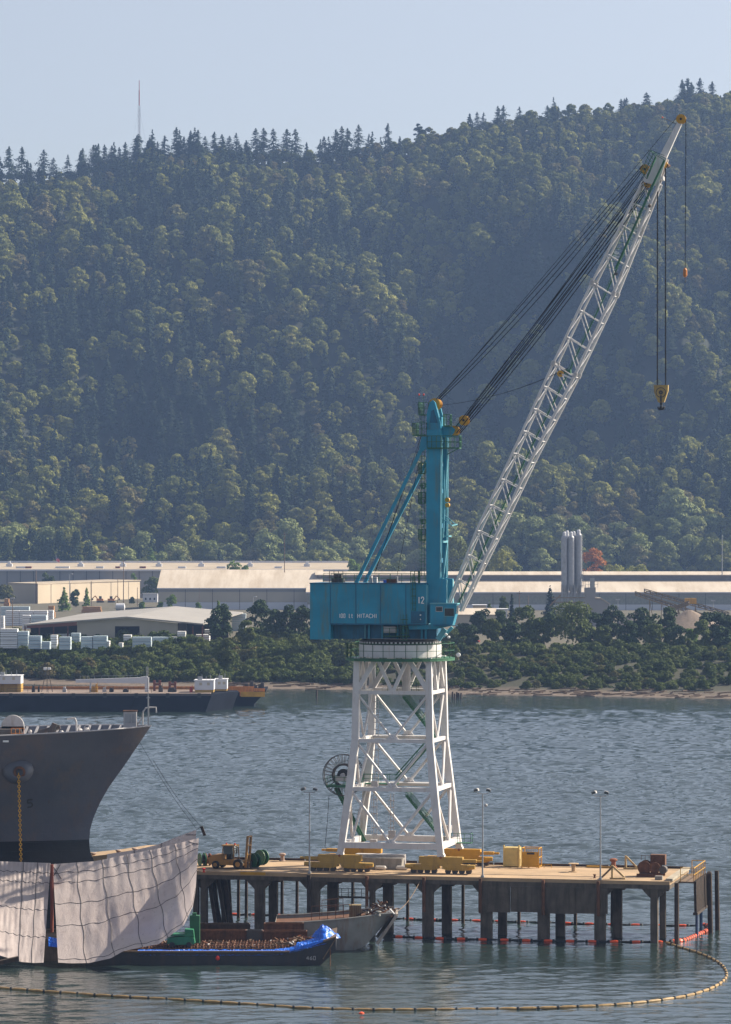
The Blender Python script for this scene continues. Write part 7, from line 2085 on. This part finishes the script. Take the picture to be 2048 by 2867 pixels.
# green machine on the barge
def genset():
    D = BY0 + 2.2; p = P(512, 2646, D)
    t = thing("green_loader", "small green wheeled machine on the barge beside the tarp's right edge", "machine", (p.x, D, zt + .25))
    Mg = mat("bright_green_machine", (.015, .16, .075), .5, stain=(.03, .05, .03), samt=.58); z = zt + .28
    x0, x1 = X_(468, D), X_(546, D)
    b = MB(); b.prism([(x0, z + .5), (x0, z + 1.1), (x0 + .8, z + 1.25), (x1 - 1.0, z + 1.35), (x1 - .1, z + 1.1), (x1, z + .5), (x1 - .4, z + .35), (x0 + .4, z + .35)], D, D + 1.8); b.build("body", Mg, t)
    b = MB(); b.prism([(x1 - 1.3, z + 1.351), (x1 - 1.2, z + 2.2), (x1 - .2, z + 2.1), (x1 - .1, z + 1.2)], D + .2, D + 1.6); b.build("engine_hood", Mg, t)
    b = MB(); b.box(x0 + .2, x1 - .3, D + .1, D + 1.7, z + .9 + .5, z + 1.62); b.build("top_cover", Mg, t)
    for x in (x0 + .6, x1 - .7):
        for y in (-.08, 1.88): b = MB(); b.lathe((x, D + y, z + .33), [(.34, -.14), (.36, 0), (.34, .14)], 16, 'Y'); b.build("wheel", M_black, t)
genset()
b = MB(); p = P(550, 2560, BY0 + 5); b.box(p.x - .8, p.x + .4, p.y, p.y + 1.2, zt + .2, Z_(2565, p.y)); b.box(p.x - .5, p.x, p.y + .2, p.y + .8, Z_(2565, p.y), Z_(2560, p.y) + .1)
tag(b.build("green_cabinet", M_green, loc=(p.x, p.y, zt)), "dark green machine cabinet half hidden behind the tarp's right edge", "cabinet")

# ---------------------------------------------------------------- old grey hull
OD = 434.0
def ox(px): return X_(px, OD)
ob = thing("old_landing_craft", "old rust-streaked grey landing craft hull moored under the pier's left part", "boat", (ox(960), OD + 4, 0))
def oh(u, v, s):
    """u 0..1 stern to bow, v 0..1 bottom to rim"""
    px = 770 + (1100 - 770) * u
    zr = float(np.interp(px, [770, 848, 940, 1020, 1075, 1110], [Z_(2587, OD), Z_(2584, OD), Z_(2577, OD), Z_(2569, OD), Z_(2562, OD), Z_(2560, OD)]))
    cut = float(np.interp(u, [0, .45, .75, 1.0], [-.9, -.9, .3, 4.2])) if u < 1 else 4.2
    z = min(cut, zr - .5) + (zr - min(cut, zr - .5)) * v
    hb = (4.6 - 1.2 * max(0, u - .6) / .4 * (1 - v * .3)) * (.86 + .14 * v)
    return Vector((ox(px), OD + 4.6 + s * hb, z))
b = MB(); NU, NV = 30, 12
for s in (-1, 1):
    vs = [oh(i / NU, j / NV, s) for j in range(NV + 1) for i in range(NU + 1)]
    b._add(vs, [(j * (NU + 1) + i, j * (NU + 1) + i + 1, (j + 1) * (NU + 1) + i + 1, (j + 1) * (NU + 1) + i) for j in range(NV) for i in range(NU)])
vs = []
for i in range(NU + 1): vs += [oh(i / NU, 0, -1), oh(i / NU, 0, 1)]
b._add(vs, [(2 * i, 2 * i + 1, 2 * i + 3, 2 * i + 2) for i in range(NU)])
e = [oh(1, 0, -1), oh(1, 0, 1), oh(1, 1, 1), oh(1, 1, -1)]; b._add(e, [(0, 1, 2, 3)]); e = [oh(0, 0, -1), oh(0, 0, 1), oh(0, 1, 1), oh(0, 1, -1)]; b._add(e, [(3, 2, 1, 0)])
b.build("hull", M_old, ob)
b = MB(); vs = []
for i in range(NU + 1):
    for s in (-1, 1): p = oh(i / NU, 1, s); vs.append(p - Vector((0, s * .1, .35)))
b._add(vs, [(2 * i, 2 * i + 1, 2 * i + 3, 2 * i + 2) for i in range(NU)]); b.build("deck", M_rust, ob)
b = MB(); b.path([oh(i / NU, 1, -1) + Vector((0, -.02, .05)) for i in range(NU + 1)], .12, 6); b.build("gunwale", M_old, ob); b = MB(); b.path([oh(i / NU, 1, 1) + Vector((0, .02, .05)) for i in range(NU + 1)], .12, 6); b.build("gunwale", M_old, ob)
b = MB(); p = P(1052, 2640, OD + .3); q = P(1110, 2566, OD + .3)
for y in (OD + .9, OD + 7.8): b.beam((p.x + .2, y, .8), (ox(1112), y, Z_(2565, OD)), .35, .6, up=(0, 1, 0))
b._add([(p.x + .3, OD + 1.1, .5), (p.x + .3, OD + 7.6, .5), (ox(1109), OD + 7.6, Z_(2572, OD)), (ox(1109), OD + 1.1, Z_(2572, OD))], [(0, 1, 2, 3)]); b.beam((ox(1112), OD + .8, Z_(2565, OD)), (ox(1112), OD + 7.9, Z_(2565, OD)), .3, .3); b.build("bow_ramp", mat("pale_worn_plate", (.30, .27, .24), .8, stain=RUST, samt=.5), ob)
b = MB(); b.rail([(ox(872), OD + 1.2, Z_(2580, OD)), (ox(985), OD + 1.2, Z_(2574, OD))], 1.7, .045, 1.1); b.rail([(ox(900), OD + 6.5, Z_(2580, OD)), (ox(960), OD + 6.5, Z_(2574, OD))], 1.9, .045, 1.0); b.build("railing", M_rust, ob)
b = MB(); x0, x1 = ox(978), ox(1012); b.box(x0, x1, OD + 2, OD + 3.5, Z_(2576, OD), Z_(2540, OD)); tt = b.build("deck_box", mat("tan_ribbed_box", (.22, .17, .09), .8, stain=(.1, .06, .03)), ob)
b = MB()
for k in range(6): x = x0 + (x1 - x0) * (k + .5) / 6; b.box(x - .04, x + .04, OD + 1.95, OD + 1.998, Z_(2576, OD), Z_(2541, OD))
b.build("rib", M_rust, tt)
rng = random.Random(8); b = MB(); mm2 = [M_rust, M_wood, M_galv, M_woodd]
for i in range(80):
    px = rng.gauss(1065, 26); x = ox(min(1100, px)); b.cur = rng.randrange(4); hgt = max(0, 1 - abs(px - 1070) / 40)
    c = Vector((x, OD + rng.uniform(1.5, 6), Z_(2566, OD) + rng.uniform(0, .2 + 1.1 * hgt))); d = Vector((rng.uniform(-1, 1), rng.uniform(-.5, .5), rng.uniform(-.5, .5))) * rng.uniform(.3, 1.0)
    b.beam(c - d, c + d, rng.uniform(.06, .25), rng.uniform(.06, .25))
tag(b.build("scrap_heap", mm2, loc=(ox(1065), OD + 4, 4)), "tangled rusty scrap heaped on the old grey hull's bow", "scrap")
b = MB(); p = P(1060, 2566, OD); b.lathe((p.x, OD + .4, p.z), [(.3, 0), (.22, .3), (.4, .5), (.3, .6)], 12); b.build("bitt", M_old, ob)
b = MB(); p = P(1108, 2556, OD + 3); q = G.w(G.a(1178, 0), -.1, ZD - .6); b.path([p.lerp(q, k / 8) - Vector((0, 0, .6 * math.sin(math.pi * k / 8))) for k in range(9)], .05, 5); tag(b.build("mooring_rope", M_wood, loc=(p.x, p.y, 4)), "slack mooring rope from the old hull's bow up to the pier", "rope")

# ---------------------------------------------------------------- floating booms
def boom(name, lab, pts, r, seg, mats, alt=None, group=None, close=False):
    P3 = [W(px, py, 0) for px, py in pts]
    # dense polyline (Catmull-Rom)
    L = []
    for i in range(len(P3) - 1):
        p0 = P3[max(i - 1, 0)]; p1 = P3[i]; p2 = P3[i + 1]; p3 = P3[min(i + 2, len(P3) - 1)]
        for k in range(24):
            t = k / 24; L.append(.5 * ((2 * p1) + (p2 - p0) * t + (2 * p0 - 5 * p1 + 4 * p2 - p3) * t * t + (3 * p1 - p0 - 3 * p2 + p3) * t ** 3))
    L.append(P3[-1])
    S = [0]
    for a, c in zip(L[:-1], L[1:]): S.append(S[-1] + (c - a).length)
    def at(s):
        i = min(len(S) - 2, max(0, int(np.searchsorted(S, s)) - 1)); f = (s - S[i]) / max(1e-6, S[i + 1] - S[i]); return L[i].lerp(L[i + 1], f)
    t = thing(name, lab, "floating boom", tuple(at(S[-1] / 2)), 0, group)
    n = max(1, int(S[-1] / seg)); per = 100 if n > 100 else n
    if n > 100: seg = S[-1] / 100; n = 100
    for i in range(n):
        s0, s1 = i * S[-1] / n, (i + 1) * S[-1] / n; g = .12
        m = mats[i % len(mats)]
        pp = [at(s0 + g + (s1 - s0 - 2 * g) * k / 4) + Vector((0, 0, r * .35)) for k in range(5)]
        rr = [r * .6, r, r, r, r * .6]
        if alt is not None and m is alt: rr = [q * .75 for q in rr]
        b = MB(); b.path(pp, rr, 8); b.cur = 1; c = at(s0) + Vector((0, 0, .05)); b.lathe((c.x, c.y, c.z - .15), [(r * 1.05, -.1), (r * 1.12, .2), (r * .6, r + .2)], 8)
        b.build("float", [m, M_black], t)
    return t
boom("yellow_boom", "long yellow floating boom curving across the foreground and round to the pier's end",
     [(-60, 2764), (60, 2773), (250, 2787), (420, 2797), (560, 2805), (700, 2814), (850, 2824), (1000, 2829), (1200, 2829), (1400, 2827), (1560, 2823), (1700, 2817), (1820, 2806), (1920, 2791), (1985, 2772), (2022, 2752), (2036, 2732), (2026, 2708), (2000, 2689), (1960, 2671), (1905, 2654), (1865, 2640)], .17, 2.2, [M_boomy])
boom("orange_boom", "orange and black boom along the water line of the pier's front piles", [(1105, 2624), (1200, 2629), (1350, 2633), (1500, 2636), (1700, 2639), (1860, 2640)], .20, 1.35, [M_boomo, M_black], M_black)
boom("orange_boom", "orange and black boom behind the pier, seen between the piles", [(640, 2562), (900, 2568), (1120, 2575), (1300, 2580), (1500, 2585), (1700, 2591), (1880, 2594), (1960, 2594)], .20, 1.5, [M_boomo, M_black], M_black)
boom("orange_boom", "bright orange boom curving round the pier's right end", [(1880, 2640), (1915, 2636), (1950, 2622), (1980, 2608), (1986, 2597), (1968, 2592)], .30, 1.0, [M_boomo])
p = W(1013, 2840, 0); b = MB(); b.lathe((p.x, p.y, 0), [(.05, -.1), (.3, 0), (.28, .15), (.08, .25)], 10); tag(b.build("float_marker", M_boomo, loc=p), "tiny orange float just below the long yellow boom", "float")

# ---------------------------------------------------------------- far barges
t = thing("black_barge", "long low black barge moored off the far bank at left", "barge", (X_(300, 1036), 1036, 0))
x0 = X_(-60, 1024); xr = X_(594, 1024); z1 = 5.1
fp = [(x0, 1024), (xr, 1024), (X_(669, 1041), 1041), (X_(664, 1050), 1050), (x0, 1050)]
b = MB(); lo = [(x, y) for x, y in fp]; vs = [(x - (2.2 if x > xr - 1 else 0), y, -.8) for x, y in fp] + [(x, y, z1) for x, y in fp]; n = 5
b._add(vs, [tuple(range(n - 1, -1, -1)), tuple(range(n, 2 * n))] + [(i, (i + 1) % n, (i + 1) % n + n, i + n) for i in range(n)]); b.build("hull", M_fhull, t)
b = MB(); b.box(x0, xr - .5, 1024.3, 1049.5, z1 + .004, z1 + .2); b.build("deck", mat("barge_deck_brown", (.22, .17, .14), .9, stain=(.1, .06, .04), samt=.5), t)
b = MB(); b.box(x0, xr, 1023.8, 1023.98, z1 - .5, z1 - .1); b.build("rubbing_strake", M_steel, t)
for px in range(30, 580, 88): a = X_(px, 1023.8); b = MB(); b.box(a - .5, a + .5, 1023.5, 1023.79, z1 - 1.0, z1 + .3); b.build("tyre_fender", M_black, t)
b = MB(); b.rail([(X_(20, 1028), 1028, z1 + .2), (X_(540, 1028), 1028, z1 + .2)], 1.2, .06, 6); b.build("deck_rail", M_steel, t)
for (a0, a1, yt, ym, D, dep, lab) in ((545, 599, 1906, 1932, 1030, 8, "white deckhouse on tan base, nearest the barge's stern"), (602, 636, 1903, 1930, 1040, 7, "white deckhouse on tan base, rear one"), (-10, 58, 1893, 1915, 1032, 8, "white deckhouse on tan legs at the photo's left edge")):
    xa, xb = X_(a0, D), X_(a1, D); zm_, zt_ = Z_(ym, D), Z_(yt, D)
    if a0 < 0:
        b = MB()
        for x in (xa, xb - 1): b.box(x, x + 1, D + .5, D + dep - .5, z1 + .2, zm_)
        b.box(xa + 1, xb - 1, D + 2, D + dep - 2, z1 + .2, zm_ - .2)
        base = b.build("deckhouse_base", M_ochre, t)
    else: b = MB(); b.box(xa + .1, xb - .1, D + .1, D + dep - .1, z1 + .2, zm_); base = b.build("deckhouse_base", M_ochre, t)
    b = MB(); b.box(xa, xb, D, D + dep, zm_ + .002, zt_); o = b.build("deckhouse", M_wallw, t, label=lab)
    b = MB(); b.box(xa - .2, xb + .2, D - .2, D + dep + .2, zt_ + .002, zt_ + .15); b.build("roof", M_wallw, o)
    b = MB()
    for f in (.25, .65): x = xa + (xb - xa) * f; b.box(x, x + .8, D - .04, D - .003, (zm_ + zt_) / 2, (zm_ + zt_) / 2 + .8)
    b.build("window", M_wallb, o)
    b = MB()
    for k in range(4): x = xa + (xb - xa) * (.15 + .22 * k); b.tube((x, D + 2, zt_ + .15), (x, D + 2, zt_ + 1.2 + .5 * (k % 2)), .08, n=5)
    b.box(xa + 1, xa + 2.2, D + 1, D + 2, zt_ + .155, zt_ + 1.1); b.build("roof_aerials", M_galv, o)
ct = thing("deck_crane", "white barge crane lying level across the black barge's deck", "crane", (X_(411, 1034), 1034, z1 + .2))
c = lambda px, py: P(px, py, 1034)
b = MB(); b.beam(c(212, 1907), c(395, 1905), .9, .9, 1.5, 1.7); b.beam(c(395, 1905), c(414, 1903), 1.5, 2.0); b.build("jib", M_wallw, ct)
b = MB(); b.box(c(406, 0).x, c(417, 0).x, 1033.4, 1034.6, z1 + .2, c(0, 1897).z); b.beam(c(412, 1897), c(409, 1915), .8, .8); b.build("post", M_wallw, ct)
b = MB(); b.beam(c(254, 1908), Vector((c(253, 0).x, 1034, z1 + .2)), .5, .5); b.build("jib_rest", M_wallw, ct)
b = MB(); b.tube(c(411, 1897), c(411, 1867), .1, n=5); b.build("aerial", M_galv, ct)
b = MB()
for k in range(9): p = c(225 + 20 * k, 1901); b.tube(p, p + Vector((0, 0, .8)), .05, n=4)
b.tube(c(225, 1901) + Vector((0, 0, .8)), c(385, 1899) + Vector((0, 0, .8)), .05, n=4); b.build("jib_rail", M_galv, ct)
lt = thing("light_mast", "twin lamp lattice mast on the black barge's left part", "light mast", (X_(132, 1034), 1034, z1 + .2))
b = MB(); x = X_(132, 1034)
for s in (-1, 1): b.tube((x + s * 1.6, 1034, z1 + .2), (x + s * .2, 1034, Z_(1874, 1034)), .1, n=5)
b.tube((x, 1034, z1 + .2), (x, 1034, Z_(1870, 1034)), .1, n=5); b.build("mast", M_steel, lt)
for s in (-1, 1): b = MB(); b.cbox(x + s * .6, 1034, Z_(1872, 1034), .9, .5, .7); b.build("lamp", M_let, lt)
rng = random.Random(21)
GEAR = [(93, 8, 2.0, M_black, "black deck winch on the barge near the light mast"), (108, 5, 1.6, M_black, "small dark box right of the black deck winch"), (180, 10, 1.5, M_shipw, "pale crate on the barge deck left of the crane jib's rest"), (262, 14, 1.7, M_yellow, "yellow machine under the lying crane jib"), (292, 10, 1.4, M_shipw, "pale machinery under the middle of the crane jib"), (312, 12, 1.2, M_black, "dark machinery right of the pale one under the jib"), (352, 16, 1.0, M_steel, "low dark skid under the jib's right half"), (450, 12, 2.0, M_steel, "dark grabbing gear beneath the red H frame"), (482, 24, 1.3, M_black, "low black box right of the deck crane post"), (535, 8, 1.6, M_red, "small red unit left of the white deckhouse"), (270, 6, 2.4, M_yellow, "taller yellow valve unit under the jib")]
for px, w, h, m, lab in GEAR:
    D = 1031 + rng.uniform(0, 3); x = X_(px, D); ww = w * D / F
    b = MB(); b.box(x - ww / 2, x + ww / 2, D, D + 1.6, z1 + .2, z1 + .2 + h * .6); b.box(x - ww / 3, x + ww / 4, D + .2, D + 1.4, z1 + .2 + h * .6, z1 + .2 + h); b.tube((x + ww * .4, D + .5, z1 + .2), (x + ww * .4, D + .5, z1 + h + .7), .08, n=5)
    tag(b.build("deck_gear", m, loc=(x, D, z1 + .2)), lab, "deck gear")
for px, lab in ((440, "dark red steel frame, left one standing on the barge deck"), (483, "dark red steel frame, right one standing on the barge deck")):
    D = 1040.0; x = X_(px, D); b = MB(); z0 = z1 + .2
    for s in (-1, 1): b.box(x + s * .8 - .35, x + s * .8 + .35, D, D + .7, z0, Z_(1905 + (4 if px > 460 else 0), D))
    b.box(x - .45, x + .45, D + .1, D + .6, z0 + 1.6, z0 + 2.3); tag(b.build("red_gantry", M_redb, loc=(x, D, z0)), lab, "steel frame")
t = thing("orange_barge", "orange edged barge moored behind the long black barge", "barge", (X_(400, 1075), 1075, 0))
b = MB(); xa, xb = X_(60, 1058), X_(712, 1058); b.box(X_(-60, 1058), xb, 1058, 1080, -.8, 4.6); b.prism([(xb + .01, .6), (X_(745, 1058), 4.4), (X_(745, 1058), 5.0), (xb + .01, 4.6)], 1058, 1080); b.build("hull", M_fhull, t)
b = MB(); b.box(xa, xb, 1057.6, 1057.98, 4.2, 5.9); b.box(xb + .01, X_(742, 1058), 1057.6, 1057.98, 4.4, 5.3); b.box(X_(672, 1058), X_(690, 1058), 1057.3, 1057.59, 3.0, 5.2); b.build("side_coaming", M_orange, t)
b = MB(); b.box(X_(675, 1058), X_(742, 1058), 1057.2, 1057.55, 2.8, 4.3); b.build("yellow_plating", M_yellow, t)
b = MB()
for px, h in ((690, 1.2), (705, 2.0), (716, .9), (728, 1.1), (735, 1.5)): x = X_(px, 1064); b.box(x - .5, x + .5, 1064, 1065, 4.605, 5.2 + h)
b.build("deck_fitting", M_steel, t)
# ---------------------------------------------------------------- air
hb = MB(); hb.box(-900, 900, -40, 3900, -9, 520)
hm = bpy.data.materials.new("haze_air"); hm.use_nodes = True
t = hm.node_tree
for n in list(t.nodes):
    if n.type != 'OUTPUT_MATERIAL': t.nodes.remove(n)
pv = t.nodes.new("ShaderNodeVolumePrincipled")
pv.inputs["Color"].default_value = (0.36, 0.56, 1.0, 1)
pv.inputs["Density"].default_value = 0.000066
pv.inputs["Anisotropy"].default_value = 0.2
t.links.new(pv.outputs[0], t.nodes["Material Output"].inputs["Volume"])
hb.build("haze", hm, kind='stuff', label="thin blue summer haze lying over the river and the wooded hill", cat="haze")
